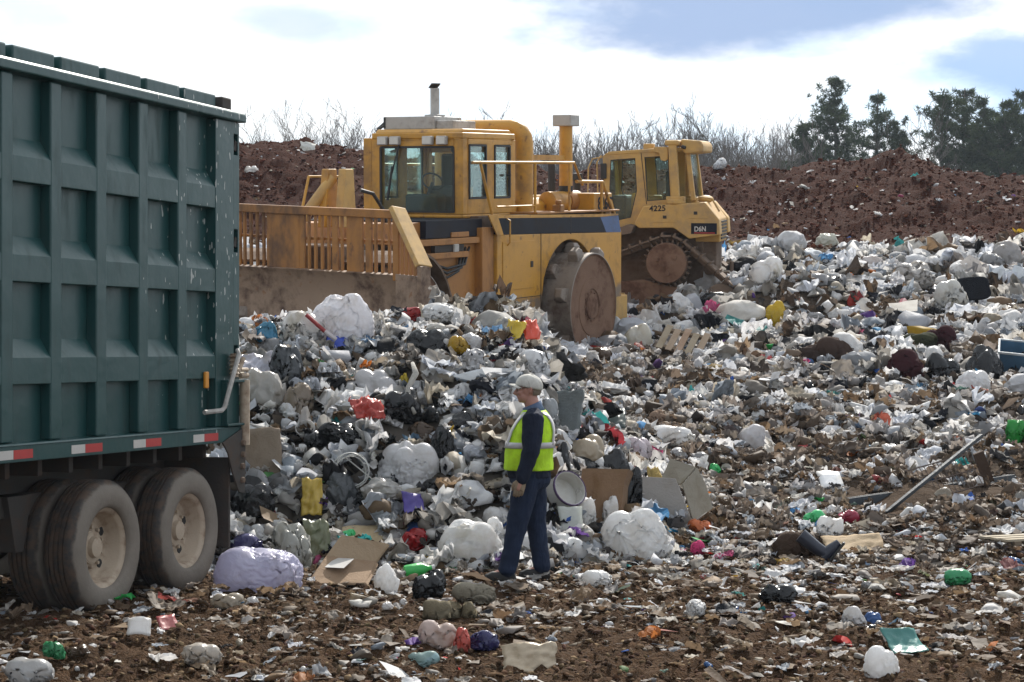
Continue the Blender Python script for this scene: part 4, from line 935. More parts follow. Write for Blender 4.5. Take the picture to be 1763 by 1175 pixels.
    v = MB(); vs = []
    for j in range(7):
        for i in range(13):
            u = (i - 6) / 6; q = j / 6; vs.append(tuple(Rm @ Vector((-.105 * math.sqrt(max(0, 1 - (u * .80) ** 2)) - q * .078 * math.sqrt(max(.05, 1 - (u * .95) ** 2)), u * .076, -.004 - .022 * u * u - .016 * q * q + .004 * q))))
    v.add(vs, [(j * 13 + i, j * 13 + i + 1, (j + 1) * 13 + i + 1, (j + 1) * 13 + i) for j in range(6) for i in range(12)])
    br = v.build('brim', capm, cap, smooth=True); br.modifiers.new('thickness', 'SOLIDIFY').thickness = .005
    # --- jacket: torso and sleeves as one garment
    tor = [((0, 0, .875), .180, .195), ((-.008, 0, .96), .188, .205), ((-.008, 0, 1.07), .186, .210), ((.008, 0, 1.18), .180, .215), ((.026, 0, 1.29), .166, .220), ((.040, 0, 1.37), .140, .205), ((.042, 0, 1.425), .105, .155), ((.030, 0, 1.465), .072, .080)]
    b = MB(); b.loft([rnd(c_, rx, ry, 26, 0, 2.3) for c_, rx, ry in tor])
    for s_, e, w in ((shL, elL, wrL), (shR, elR, wrR)):
        m1 = [s_[i] * .5 + e[i] * .5 for i in range(3)]; m2 = [e[i] * .5 + w[i] * .5 for i in range(3)]; sh0 = (s_[0], s_[1] * .72, s_[2] + .015)
        limb(b, [sh0, s_, m1, e, m2, w], [.085, .094, .090, .078, .068, .055], 18)
    fin(b, 'jacket', navy, body, .009, 5, (.022, .09))
    b = MB(); b.loft([rnd((.035, 0, 1.425), .098, .112, 22, .25), rnd((.024, 0, 1.475), .083, .086, 22, .35), rnd((.020, 0, 1.505), .078, .078, 22, .42)], False)
    b.build('collar', denim, body, smooth=True).modifiers.new('thickness', 'SOLIDIFY').thickness = .008
    # --- vest
    vt = [((-.008, 0, .945), .214, .222), ((-.010, 0, 1.0), .212, .224), ((-.010, 0, 1.08), .208, .228), ((.006, 0, 1.18), .203, .230), ((.026, 0, 1.28), .190, .224), ((.040, 0, 1.355), .165, .200), ((.046, 0, 1.415), .128, .160), ((.038, 0, 1.455), .096, .110)]
    b = MB(); b.loft([rnd(c_, rx, ry, 40, 0, 2.3) for c_, rx, ry in vt], False); vest = b.build('safety_vest', hv, body, smooth=True)
    ss = vest.modifiers.new('subdivision', 'SUBSURF'); ss.levels = ss.render_levels = 2
    tx = bpy.data.textures.new('vest_folds', 'CLOUDS'); tx.noise_scale = .11; d_ = vest.modifiers.new('folds', 'DISPLACE'); d_.texture = tx; d_.strength = .018; d_.texture_coords = 'LOCAL'
    vest.modifiers.new('thickness', 'SOLIDIFY').thickness = .004
    def vr(z, off):
        zs = [q[0][2] for q in vt]; f = lambda k: float(np.interp(z, zs, k)); return (f([q[0][0] for q in vt]), 0, z), f([q[1] for q in vt]) + off, f([q[2] for q in vt]) + off
    b = MB(); b.loft([rnd(*vr(z, .010), 40, 0, 2.3) for z in (1.135, 1.16, 1.185)], False); o = b.build('reflective_band', silver, vest, smooth=True); o.modifiers.new('thickness', 'SOLIDIFY').thickness = .004
    for sy in (-1, 1):
        for fx in (-1, 1):
            vs = []
            for z in [1.16 + i * (1.44 - 1.16) / 9 for i in range(10)]:
                c_, rx, ry = vr(z, .011)
                for yy in (.085, .135):
                    yk = min(yy, ry * .93); xx = rx * (max(0, 1 - (yk / ry) ** 2.3)) ** (1 / 2.3); vs.append((c_[0] + fx * xx, sy * yk, z))
            b = MB(); b.add(vs, [(2 * i, 2 * i + 1, 2 * i + 3, 2 * i + 2) for i in range(9)]); o = b.build('reflective_strip', silver, vest, smooth=True); o.modifiers.new('thickness', 'SOLIDIFY').thickness = .004
    # --- trousers
    b = MB(); b.loft([rnd((-.002, 0, 1.0), .172, .185, 24), rnd((0, 0, .92), .178, .195, 24), rnd((.006, 0, .84), .172, .19, 24), rnd((.01, 0, .79), .13, .15, 24)])
    for h_, k_, a_ in ((hipL, kneeL, ankL), (hipR, kneeR, ankR)):
        md = [h_[i] * .5 + k_[i] * .5 for i in range(3)]; sn = [k_[i] * .45 + a_[i] * .55 for i in range(3)]
        limb(b, [h_, md, k_, sn, (a_[0], a_[1], a_[2] + .01)], [.118, .108, .090, .080, .078], 18)
    fin(b, 'trousers', trous, body, .009, 5, (.024, .10))
    # --- boots
    for a_ in (ankL, ankR):
        b = MB(); b.tube([(a_[0], a_[1], .16), (a_[0] - .005, a_[1], .06)], [.058, .056], 14)
        b.loft([[(a_[0] + x_, a_[1] + y_ * w_, z_) for x_, y_, z_ in ((.075, 0, 0), (.06, .7, 0), (-.02, .9, 0), (-.12, 1.05, 0), (-.175, .8, 0), (-.20, 0, 0), (-.175, -.8, 0), (-.12, -1.05, 0), (-.02, -.9, 0), (.06, -.7, 0))] if False else [(a_[0] + x_ * s_, a_[1] + y_ * w_, zz) for x_, y_ in ((.075, 0), (.06, .7), (-.02, .9), (-.12, 1.05), (-.175, .8), (-.20, 0), (-.175, -.8), (-.12, -1.05), (-.02, -.9), (.06, -.7))] for zz, s_, w_ in ((.0, 1.0, .046), (.03, 1.02, .048), (.06, .96, .045), (.085, .70, .036))])
        fin(b, 'boot', boots, body, .006, 3)
    # --- gloves: palm, four bent fingers, thumb
    for w, s_ in ((wrL, -1), (wrR, 1)):
        b = MB(); W = Vector(w); dn = Vector((-.26, 0, -.965)).normalized(); fw = Vector((-.965, 0, .26)).normalized(); ins = Vector((0, -s_, 0))
        b.tube([W + dn * -.02, W + dn * .03], [.046, .040], 14)
        rings = []
        for d, wd, th in ((.0, .034, .026), (.04, .043, .024), (.075, .046, .022), (.098, .043, .019)):
            rings.append([tuple(W + dn * d + fw * (wd * math.cos(a)) + ins * (th * math.sin(a))) for a in [i * math.tau / 16 for i in range(16)]])
        b.loft(rings)
        for k, (off, ln, cu) in enumerate(((.033, .078, .55), (.011, .086, .70), (-.011, .080, .80), (-.032, .064, .90))):
            p0 = W + dn * .088 + fw * off; pts = [p0]; ang = .18
            for q in range(3):
                d = dn * math.cos(ang) + ins * math.sin(ang); pts.append(pts[-1] + d * ln * (.42, .32, .26)[q]); ang += cu * .55
            b.tube(pts, [.0125, .0125, .0115, .0095], 10); b.ball(pts[-1], .0098, .0098, .0098, 8, 6)
        p0 = W + dn * .025 + fw * .028 + ins * .006; pts = [p0, p0 + dn * .030 + fw * .026, p0 + dn * .062 + fw * .033 + ins * .010, p0 + dn * .088 + fw * .028 + ins * .022]
        b.tube(pts, [.017, .0155, .0135, .010], 10); b.ball(pts[-1], .0105, .0105, .0105, 8, 6)
        fin(b, 'glove', glove, body, .0042, 2)
make_person()
# ------------------------------------------------------------------ trees beyond the bank
M['bark'] = plain('grey_bark', (0.12, 0.105, 0.09), 0.9, vary=.3, scale=3, spec=.1)
M['twig'] = plain('grey_twigs', (0.13, 0.115, 0.105), 0.9, vary=.3, scale=2, spec=.1)
def needle_mat():
    m, t_, o = mat_new('pine_needles'); oc = t_.n('ShaderNodeTexCoord').outputs['Object']
    c_ = t_.mix(t_.ramp(t_.noise(oc, 0.9, 4, .6), .35, .65), (0.032, 0.052, 0.030), (0.078, 0.100, 0.052))
    d = t_.n('ShaderNodeBsdfDiffuse', {'Color': c_}); tl = t_.n('ShaderNodeBsdfTranslucent', {'Color': c_})
    t_.set(o.inputs[0], t_.n('ShaderNodeMixShader', {0: .25, 1: d.outputs[0], 2: tl.outputs[0]}).outputs[0]); return m
M['needles'] = needle_mat()
def bare_tree_meshes(seed, H=9.0, stems=1, spread=0.45):
    thin = .6 if stems > 1 else 1.0
    rg = random.Random(seed); tk, cr = MB(), MB()
    def grow(p, d, L, r, lvl):
        n = 4 if lvl < 2 else 3; pts = [p]; q = p.copy(); dd = d.copy()
        for i in range(n):
            dd = (dd + Vector((rg.gauss(0, .10), rg.gauss(0, .10), .07 + .02 * lvl))).normalized(); q = q + dd * (L / n); pts.append(q.copy())
        rs = [r * (1 - .72 * i / n) for i in range(n + 1)]
        (tk if lvl < 2 else cr).tube(pts, rs, 6 if lvl == 0 else 4 if lvl == 1 else 3, cap=False)
        if lvl >= 4: return
        k = (9, 6, 5, 4)[lvl]
        for j in range(k):
            f = (.22 if lvl == 0 else .15) + (1 - (.22 if lvl == 0 else .15)) * (j + rg.random()) / k; i = min(int(f * n), n - 1); b = pts[i].lerp(pts[i + 1], f * n - i)
            ax = Vector((rg.gauss(0, 1), rg.gauss(0, 1), rg.gauss(0, .3))).normalized(); out_ = (dd * (1 - spread) + ax * (spread + .25 * rg.random())).normalized()
            if out_.z < -.1: out_.z *= -.5
            grow(b, out_, L * (.34 + .24 * rg.random()) * (1.15 - .45 * f), max(r * .38 * (1 - .5 * f), (.026, .018, .013, .011)[lvl] * thin), lvl + 1)
    for s_ in range(stems):
        a = rg.random() * 6.28; t0 = 0 if stems == 1 else .35
        grow(Vector((rg.gauss(0, .25) if stems > 1 else 0, rg.gauss(0, .25) if stems > 1 else 0, 0)), Vector((math.cos(a) * t0, math.sin(a) * t0, 1)).normalized(), H * (.75 + .25 * rg.random()), .012 * H / (stems ** .5), 0)
    return tk, cr
def make_bare_trees():
    protos = []
    for i, (H, st, sp) in enumerate(((8, 5, .30), (11, 1, .34), (12, 1, .24), (9, 3, .28), (7, 6, .32))):
        tk, cr = bare_tree_meshes(20 + i, H, st, sp)
        a = tk.build('trunk', M['bark']); b = cr.build('crown', M['twig'])
        H = max(max(v.co.z for v in a.data.vertices), sorted(v.co.z for v in b.data.vertices)[int(.995 * len(b.data.vertices))]); protos.append((H, a.data, b.data)); bpy.data.objects.remove(a); bpy.data.objects.remove(b)
    def place(v, px, row, Y, nm, label, group, ww=1.0):
        H, td, cd = protos[v]; gz = float(ground(np.array((px - 881.5) / 3450 * Y), np.array(Y))); top = 2.05 + (597 - row) / 3450 * Y
        t_ = thing(nm, label, 'tree', ((px - 881.5) / 3450 * Y, Y, gz - .1), (0, 0, random.random() * 6.28), group); s_ = (top - gz) / H
        t_.scale = (s_ * ww, s_ * ww, s_)
        for n_, d_ in (('trunk', td), ('crown', cd)):
            o = bpy.data.objects.new(n_, d_); COL.objects.link(o); o.parent = t_
    place(0, 545, 178, 92, 'bare_tree', 'bare many-stemmed tree on the left part of the red bank, the widest there', None, 1.15)
    place(4, 612, 196, 90, 'bare_tree', 'dense bare shrub-like tree just left of the compactor cab', None, 1.1)
    place(3, 488, 196, 96, 'bare_tree', 'thin bare tree left of the wide many-stemmed one on the red bank', None)
    place(3, 432, 214, 90, 'bare_tree', 'low bare tree right beside the top tail corner of the green trailer', None)
    place(1, 838, 186, 118, 'bare_tree', 'bare tree showing over the roof of the compactor cab', None)
    place(1, 1088, 186, 132, 'bare_tree', 'round-headed bare tree to the left above the dozer cab', None, 1.1)
    place(2, 1042, 196, 135, 'bare_tree', 'slim bare tree right of the intake stack', None)
    place(1, 1238, 174, 128, 'bare_tree', 'tallest bare tree just right of the dozer roof', None, 1.1)
    place(2, 1205, 196, 130, 'bare_tree', 'slim bare tree directly right of the dozer roof', None)
    place(2, 1318, 204, 128, 'bare_tree', 'upright bare tree left of the tall pine', None)
    place(3, 1345, 206, 134, 'bare_tree', 'bare tree close beside the small pine', None)
    place(1, 1585, 186, 140, 'bare_tree', 'bare tree in the gap between the two pine groups', None)
    rg = random.Random(5)
    for k in range(78):
        px = rg.uniform(905, 1400) if k < 62 else rg.uniform(640, 930) if k < 70 else rg.uniform(1540, 1800) if k < 74 else rg.uniform(380, 640)
        lo = 214 if px > 880 else 220
        place(rg.choice((0, 1, 2, 3, 4)), px, rg.uniform(lo, lo + 38) + (10 if px > 1540 else 0), rg.uniform(150, 215), 'bare_tree', 'bare grey tree in the thicket behind the red bank', 'bare trees of the thicket behind the bank')
make_bare_trees()
def pine_meshes(seed, H, wid, low=.15, gap=.2, lean=0.0):
    rg = random.Random(seed); rn = np.random.RandomState(seed); tk = MB(); V = []; cnt = 0
    tp = [Vector((lean * H * f * f + rg.gauss(0, .06), rg.gauss(0, .06), H * f)) for f in [i / 8 for i in range(9)]]
    tk.tube(tp, [.022 * H * (1 - .93 * i / 8) for i in range(9)], 7, False)
    cl = []
    z = low * H
    while z < H * .985:
        f = z / H; env = wid * (1 - f) ** .78 * (.55 + .45 * math.sin(min(1, (f - low) / .25) * math.pi / 2)) + .35
        for j in range(rg.randint(5, 7)):
            if rg.random() < gap: continue
            a = rg.random() * math.tau; L = env * rg.uniform(.35, 1.25); i = min(int(f * 8), 7); b = tp[i].lerp(tp[i + 1], f * 8 - i)
            d = Vector((math.cos(a), math.sin(a), rg.uniform(.05, .45))); pts = [b + d * L * u + Vector((0, 0, .22 * L * u * u)) for u in (0, .35, .7, 1)]
            tk.tube(pts, [.012 * L + .03, .01 * L + .02, .018, .008], 3, False)
            for u in np.linspace(.25, 1.0, max(3, int(L * 3.0))):
                c_ = b + d * L * u + Vector((0, 0, .22 * L * u * u)); w = .12 * L * (1 - .3 * u) + .08
                for q in range(2): cl.append((c_.x + rg.gauss(0, w), c_.y + rg.gauss(0, w), c_.z + rg.gauss(.06, .06), rg.uniform(.24, .42)))
        z += H * (rg.uniform(.024, .042) if f > .55 else rg.uniform(.03, .06))
    cl = np.array(cl); nl = 32; n = len(cl)
    c_ = np.repeat(cl[:, :3], nl, 0); r_ = np.repeat(cl[:, 3], nl)
    d = rn.normal(size=(n * nl, 3)) + np.array((0, 0, .55)); d /= np.linalg.norm(d, axis=1)[:, None]
    s_ = np.cross(d, rn.normal(size=d.shape)); s_ /= np.linalg.norm(s_, axis=1)[:, None]
    base = c_ + d * (r_ * rn.uniform(0, .6, n * nl))[:, None]
    L = (r_ * rn.uniform(.5, 1.0, n * nl))[:, None]
    tri = np.stack([base - s_ * .035, base + s_ * .035, base + d * L], 1).reshape(-1, 3)
    return tk, tri, np.arange(len(tri)).reshape(-1, 3)
def make_pines():
    specs = [  # px, top row, depth, width m, lean, low, gap, name, label
        (1438, 128, 150, 5.8, 0.00, .12, .12, 'pine_tree', 'tallest dark pine, first big one right of the bare trees'),
        (1503, 152, 153, 5.3, 0.02, .12, .38, 'pine_tree', 'thinner pine growing against the right side of the tallest pine'),
        (1545, 205, 152, 4.8, 0.00, .10, .30, 'pine_tree', 'short pine at the right foot of the thinner pine'),
        (1386, 217, 148, 3.7, 0.00, .10, .15, 'pine_tree', 'small pine at the left foot of the tallest pine'),
        (1622, 154, 150, 5.3, 0.00, .22, .30, 'pine_tree', 'pine with a bare lower trunk, left of the right-hand pine clump'),
        (1655, 150, 154, 6.1, 0.01, .12, .25, 'pine_tree', 'full pine in the middle of the right-hand clump'),
        (1690, 166, 151, 6.1, 0.00, .10, .30, 'pine_tree', 'lower pine on the right side of the right-hand clump'),
        (1727, 168, 148, 6.6, 0.00, .06, .10, 'pine_tree', 'dark dense pine second from the right edge of the photo'),
        (1765, 156, 150, 6.9, 0.00, .06, .08, 'pine_tree', 'dark dense pine cut by the right edge of the photo'),
        (1805, 170, 149, 6.9, 0.00, .06, .10, 'pine_tree', 'dark dense pine just beyond the right edge of the photo'),
    ]
    for k, (px, row, Y, w, lean, low, gap, nm, lab) in enumerate(specs):
        X = (px - 881.5) / 3450 * Y; gz = float(ground(np.array(X), np.array(Y))); H = 2.05 + (597 - row) / 3450 * Y - gz
        tk, V, T = pine_meshes(40 + k, H, w, low, gap, lean)
        t_ = thing(nm, lab, 'tree', (X, Y, gz - .1)); tk.build('trunk', M['bark'], t_)
        link('crown', raw_mesh('crown', V, T), M['needles'], t_)
make_pines()
# ------------------------------------------------------------------ refuse: shapes
def ico(sub):
    bm = bmesh.new(); bmesh.ops.create_icosphere(bm, subdivisions=sub, radius=1.0)
    bm.verts.ensure_lookup_table(); V = np.array([v.co[:] for v in bm.verts]); T = np.array([[v.index for v in f.verts] for f in bm.faces]); bm.free(); return V, T
ICO = {k: ico(k) for k in (1, 2, 3, 4, 5)}
def film_bag(seed, sub=4, slack=1.45, flat=.72, iters=90, smooth_=.16, pull=.006, loose=False):
    """film wrapped over lumpy contents: a slack shell is drawn in until it meets the contents, edges keep their length, so it folds"""
    rn = np.random.RandomState(seed); D, T = ICO[sub]
    E_ = np.unique(np.sort(np.concatenate([T[:, [0, 1]], T[:, [1, 2]], T[:, [2, 0]]]), 1), axis=0); i, j = E_.T; n = len(D)
    deg = np.bincount(E_.ravel(), minlength=n)[:, None].astype(float)
    nb = rn.randint(5, 9); C_ = rn.uniform(-1, 1, (nb, 3)) * (.42, .36, .20); Rb = rn.uniform(.26, .44, nb)
    if loose: nb = rn.randint(3, 6); C_ = rn.uniform(-1, 1, (nb, 3)) * (.52, .44, .10) - (0, 0, .22); Rb = rn.uniform(.07, .24, nb); pull = .016
    X = D * (.90, .80, .64) * (1 + .10 * fbm(D * 1.6 + rn.uniform(0, 50, 3), 3))[:, None]
    L0 = np.linalg.norm(X[i] - X[j], axis=1) * slack; kn = rn.normal(size=3) * (1, 1, .4); kn[2] = abs(kn[2]); kn /= np.linalg.norm(kn)
    kv = (D @ kn) > math.cos(.20); kp = kn * ((.94, .84, .70) if not loose else (.85, .75, .12))
    def acc(v): return np.stack([np.bincount(i, v[:, c], n) - np.bincount(j, v[:, c], n) for c in range(3)], 1)
    def nsum(): return np.stack([np.bincount(i, X[j, c], n) + np.bincount(j, X[i, c], n) for c in range(3)], 1)
    X += rn.normal(size=X.shape) * .012
    for it in range(iters):
        d = X[:, None] - C_[None]; l = np.linalg.norm(d, axis=2) + 1e-9; s_ = l - Rb[None]; k = np.argmin(s_, 1); a = np.arange(n); sd = s_[a, k]; g = d[a, k] / l[a, k][:, None]
        X = X - g * np.clip(sd - .03, 0, pull)[:, None]; X[:, 2] -= .014 if loose else .004
        X = np.where((sd < 0)[:, None], X - g * sd[:, None], X); X[:, 2] = np.maximum(X[:, 2], -.42)
        X[kv] += (kp - X[kv]) * .12
        for q in range(4):
            e = X[i] - X[j]; le = np.linalg.norm(e, axis=1) + 1e-9; r_ = (L0 - le) / le; c_ = np.where(r_ < 0, 1.0, .55)[:, None] * e * r_[:, None] * .5; X = X + acc(c_) / deg * 1.5
        X = X + (nsum() / deg - X) * smooth_
    X -= X.mean(0); X[:, 2] -= np.percentile(X[:, 2], 1); zc = np.percentile(X[:, 2], 96 if loose else 99.2); X[:, 2] = np.where(X[:, 2] > zc, zc + (X[:, 2] - zc) * (.25 if loose else .45), X[:, 2]); X[:, :2] -= (X[:, :2].max(0) + X[:, :2].min(0)) / 2; X[:, :2] /= max(np.ptp(X[:, 0]), np.ptp(X[:, 1])); X[:, 2] *= flat * .9 / X[:, 2].max()
    return X, T
def filled(style_, seed, sub, flat=.72):
    if style_ == 'stuffed': return film_bag(seed, sub, 1.20, flat, 46, (.10, .14, .18)[seed % 3], .0042, False)
    if style_ == 'torn': return film_bag(seed, sub, 1.42, flat, 60, (.10, .14, .20)[seed % 3], .0095, False)
    return film_bag(seed, sub, 1.3, flat, 60, (.10, .16, .22)[seed % 3], .006, True)
def bag_shape(seed, style='stuffed', sub=4, flat=.72):
    """a filled or collapsed film bag: planes that support it, folds that run to the knot; base at z=0, about 1 wide"""
    rn = np.random.RandomState(seed); D, T = ICO[sub]; D = D.copy(); off = rn.uniform(0, 90, 3)
    kn = rn.normal(size=3); kn[2] = abs(kn[2]) * .6 + (.35 if style == 'stuffed' else .0); kn = np.array((rn.choice((-1, 1)) * .9, -.5, rn.uniform(.1, .6))) if style == 'stuffed' and sub >= 4 else kn; kn /= np.linalg.norm(kn)
    npl = 9 if style == 'stuffed' else 15
    N = rn.normal(size=(npl, 3)); N /= np.linalg.norm(N, axis=1)[:, None]; h = rn.uniform(.66, 1.05, npl) if style == 'stuffed' else rn.uniform(.42, 1.05, npl)
    q = D @ N.T; cand = h / np.maximum(q, 1e-3); p_ = -7.0 if style == 'stuffed' else -14.0
    r = (np.sum(np.minimum(cand, 30) ** p_, 1) + 1.15 ** p_) ** (1 / p_)
    ck = D @ kn; ang = np.arccos(np.clip(ck, -1, 1))
    u1 = np.cross(kn, (0.3, .5, .8)); u1 /= np.linalg.norm(u1); u2 = np.cross(kn, u1); phi = np.arctan2(D @ u2, D @ u1)
    W = D + .35 * np.stack([pn(D * 1.7 + off), pn(D * 1.7 + off + 31), pn(D * 1.7 + off + 57)], -1)
    mer = np.stack([np.cos(phi) * 2.2, np.sin(phi) * 2.2, ang * .8], -1)      # coordinates along which folds run to the knot
    if style == 'stuffed':
        r *= 1 + .12 * fbm(D * 1.2 + off, 2) + .045 * fbm(W * 1.9 + off, 2, .5, True) + .012 * fbm(W * 6 + off, 2, .6, True)
        k = np.exp(-(ang / 1.0) ** 2); r *= 1 + k * .10 * fbm(mer * 1.2 + off, 2, .6, True) + .25 * np.exp(-(ang / .14) ** 2) - .12 * np.exp(-((ang - .28) / .13) ** 2)
    else:
        W2_ = D + .5 * np.stack([pn(D * 2.1 + off + 5), pn(D * 2.1 + off + 41), pn(D * 2.1 + off + 77)], -1)
        r *= np.clip(1 + .38 * fbm(D * 1.6 + off, 2) + .24 * fbm(W2_ * 1.9 + off, 2, .6, True) + .12 * fbm(W2_ * 4.6 + off, 2, .6, True) + np.exp(-(ang / 1.1) ** 2) * .12 * fbm(mer * 1.6 + off, 2, .6, True), .25, 2.2)
    V = D * r[:, None]
    V[:, 2] *= flat; zc = -0.48 * flat; V[:, 2] = np.where(V[:, 2] < zc, zc + (V[:, 2] - zc) * .25, V[:, 2])
    V[:, :2] /= max(np.ptp(V[:, 0]), np.ptp(V[:, 1])); V[:, 2] = (V[:, 2] - V[:, 2].min()); V[:, 2] *= (flat / max(V[:, 2].max(), 1e-6)) * .9
    return V, T
def sheet_shape(seed, n=7, crump=.18, curl=.5, asp=1.0, soft_=.0):
    rn = np.random.RandomState(seed); off = rn.uniform(0, 90, 3); u, v = np.meshgrid(np.linspace(-.5, .5, n), np.linspace(-.5, .5, n), indexing='ij')
    P = np.stack([u, v * asp, u * 0], -1).reshape(-1, 3)
    P *= (1 - soft_ * (4 * np.abs(u * v)).reshape(-1) ** 1.5)[:, None]
    e = 1 + (.10 + .6 * soft_) * pn(np.stack([np.arctan2(P[:, 1], P[:, 0]) * 1.3, P[:, 0] * 0, P[:, 0] * 0], -1) + off); P *= e[:, None]
    a = rn.uniform(0, 6.28); t_ = P[:, 0] * math.cos(a) + P[:, 1] * math.sin(a)
    P[:, 2] += curl * t_ * t_ * rn.choice((-1, 1)) + crump * fbm(P * 2.0 + off, 3, .62, True) + crump * .5 * pn(P * 5 + off)
    P[:, :2] += crump * .55 * np.stack([pn(P * 4 + off + 9), pn(P * 4 + off + 23)], -1)
    T = []
    for i in range(n - 1):
        for j in range(n - 1): k = i * n + j; T += [(k, k + n, k + n + 1), (k, k + n + 1, k + 1)]
    return P, np.array(T)
def mb_arrays(mb):
    T = []
    for f in mb.f:
        for i in range(1, len(f) - 1): T.append((f[0], f[i], f[i + 1]))
    return np.array(mb.v, float), np.array(T)
def protos_litter():
    P = {'soft': [], 'ball': [], 'film': [], 'card': [], 'stick': [], 'hard': [], 'clod': []}
    for k in range(10):
        V, T = filled('crumple', 300 + k, 2, .5) if k % 2 else bag_shape(300 + k, 'crumple', 2 if k < 7 else 1, .62); V[:, 2] -= V[:, 2].max() / 2; P['ball'].append((V, T))
    for k in range(12):
        V, T = filled('crumple' if k % 4 else 'stuffed', 280 + k, 3, .5 if k % 4 else .7); V[:, 2] -= V[:, 2].max() * .42; P['soft'].append((V, T))
    for k in range(12): P['film'].append(sheet_shape(330 + k, 9, .34, .8, (.5, .8, 1)[k % 3], .30))
    for k in range(5): P['card'].append(sheet_shape(350 + k, 4, .06, .35, (.5, .75, 1)[k % 3]))
    for k in range(3):
        b = MB(); b.bar((-.5, 0, 0), (.5, .02 * k, .03 * k), .05 + .03 * k, .03); P['stick'].append(mb_arrays(b))
    b = MB(); b.lathe([(0, -.5), (.19, -.5), (.2, -.4), (.2, .15), (.07, .36), (.07, .48), (0, .48)], (0, 0, 0), 0, 9); P['hard'].append(mb_arrays(b))
    b = MB(); b.box(-.5, .5, -.32, .32, -.2, .2); P['hard'].append(mb_arrays(b))
    b = MB(); b.lathe([(0, -.3), (.25, -.3), (.34, .3), (.31, .3), (.22, -.25), (0, -.25)], (0, 0, 0), 2, 10); P['hard'].append(mb_arrays(b))
    for k in range(10):
        off = np.random.RandomState(370 + k).uniform(0, 90, 3); D, T = ICO[1]; r = .42 * (1 + .75 * fbm(D * 1.3 + off, 2, .8)) ; P['clod'].append((D * np.clip(r, .12, .8)[:, None], T))
    P['shred'] = []
    for k in range(6):
        rn = np.random.RandomState(390 + k); m_ = 6; t_ = np.linspace(-.5, .5, m_); path = np.stack([t_, .25 * np.sin(t_ * rn.uniform(3, 9) + k), .16 * np.cos(t_ * rn.uniform(4, 9) + k)], -1); w_ = np.array((0, .05, .02)) * rn.uniform(.5, 1.6)
        V = np.concatenate([path - w_, path + w_]); T = np.array([q for i in range(m_ - 1) for q in ((i, i + 1, m_ + i + 1), (i, m_ + i + 1, m_ + i))]); P['shred'].append((V, T))
    return P
PL = protos_litter()
WHITE = [(.84, .84, .84), (.78, .79, .82), (.72, .73, .75), (.86, .86, .86), (.66, .69, .75), (.74, .72, .68)]
PALE = [(.45, .44, .42), (.40, .42, .45), (.50, .45, .37), (.36, .34, .31), (.33, .37, .42)]
BROWN = [(.16, .105, .065), (.12, .08, .05), (.24, .165, .10), (.30, .215, .14), (.09, .06, .042), (.20, .15, .11)]
DARK = [(.020, .021, .024), (.032, .032, .036), (.05, .05, .052), (.022, .024, .032)]
VIVID = [(.50, .035, .030), (.05, .13, .42), (.03, .22, .42), (.55, .36, .03), (.04, .36, .09), (.55, .17, .03), (.50, .10, .22), (.16, .08, .32), (.05, .33, .33), (.36, .05, .06), (.10, .28, .52)]
def pick_colours(rn, n, wts):
    pools = [WHITE, PALE, BROWN, DARK, VIVID]; which = rn.choice(5, n, p=np.array(wts) / sum(wts)); C_ = np.empty((n, 3))
    for k, pl in enumerate(pools):
        m = which == k; C_[m] = np.array(pl)[rn.randint(0, len(pl), m.sum())]
    return C_ * rn.uniform(.82, 1.12, (n, 1))
def rot_mats(rn, n, tilt, nrm=None):
    a = rn.uniform(0, 2 * np.pi, n); ca, sa = np.cos(a), np.sin(a); Z = np.zeros(n); O = np.ones(n)
    Rz = np.stack([np.stack([ca, -sa, Z], -1), np.stack([sa, ca, Z], -1), np.stack([Z, Z, O], -1)], 1)
    ax = rn.normal(size=(n, 3)) * (1, 1, .3); ax /= np.linalg.norm(ax, axis=1)[:, None]; th = rn.normal(size=n) * tilt; c_, s_ = np.cos(th), np.sin(th); x, y, z = ax.T; C1 = 1 - c_
    Rt = np.stack([np.stack([c_ + x * x * C1, x * y * C1 - z * s_, x * z * C1 + y * s_], -1), np.stack([y * x * C1 + z * s_, c_ + y * y * C1, y * z * C1 - x * s_], -1), np.stack([z * x * C1 - y * s_, z * y * C1 + x * s_, c_ + z * z * C1], -1)], 1)
    return Rt @ Rz
def clear(pos, size):
    """leave out scraps that would lie in front of a thing one can point at"""
    px = 881.5 + pos[:, 0] / pos[:, 1] * 3450; py = 597 - (pos[:, 2] - 2.05) / pos[:, 1] * 3450; m = size / pos[:, 1] * 3450 * .45; ok = np.ones(len(pos), bool)
    for a, b, c, d, Y in CLEAR: ok &= ~((px > a + .06 * (b - a)) & (px < b - .06 * (b - a)) & (py + .5 * m > c) & (py - m * .7 < d - .12 * (d - c)) & (pos[:, 1] < Y + .25))
    return ok
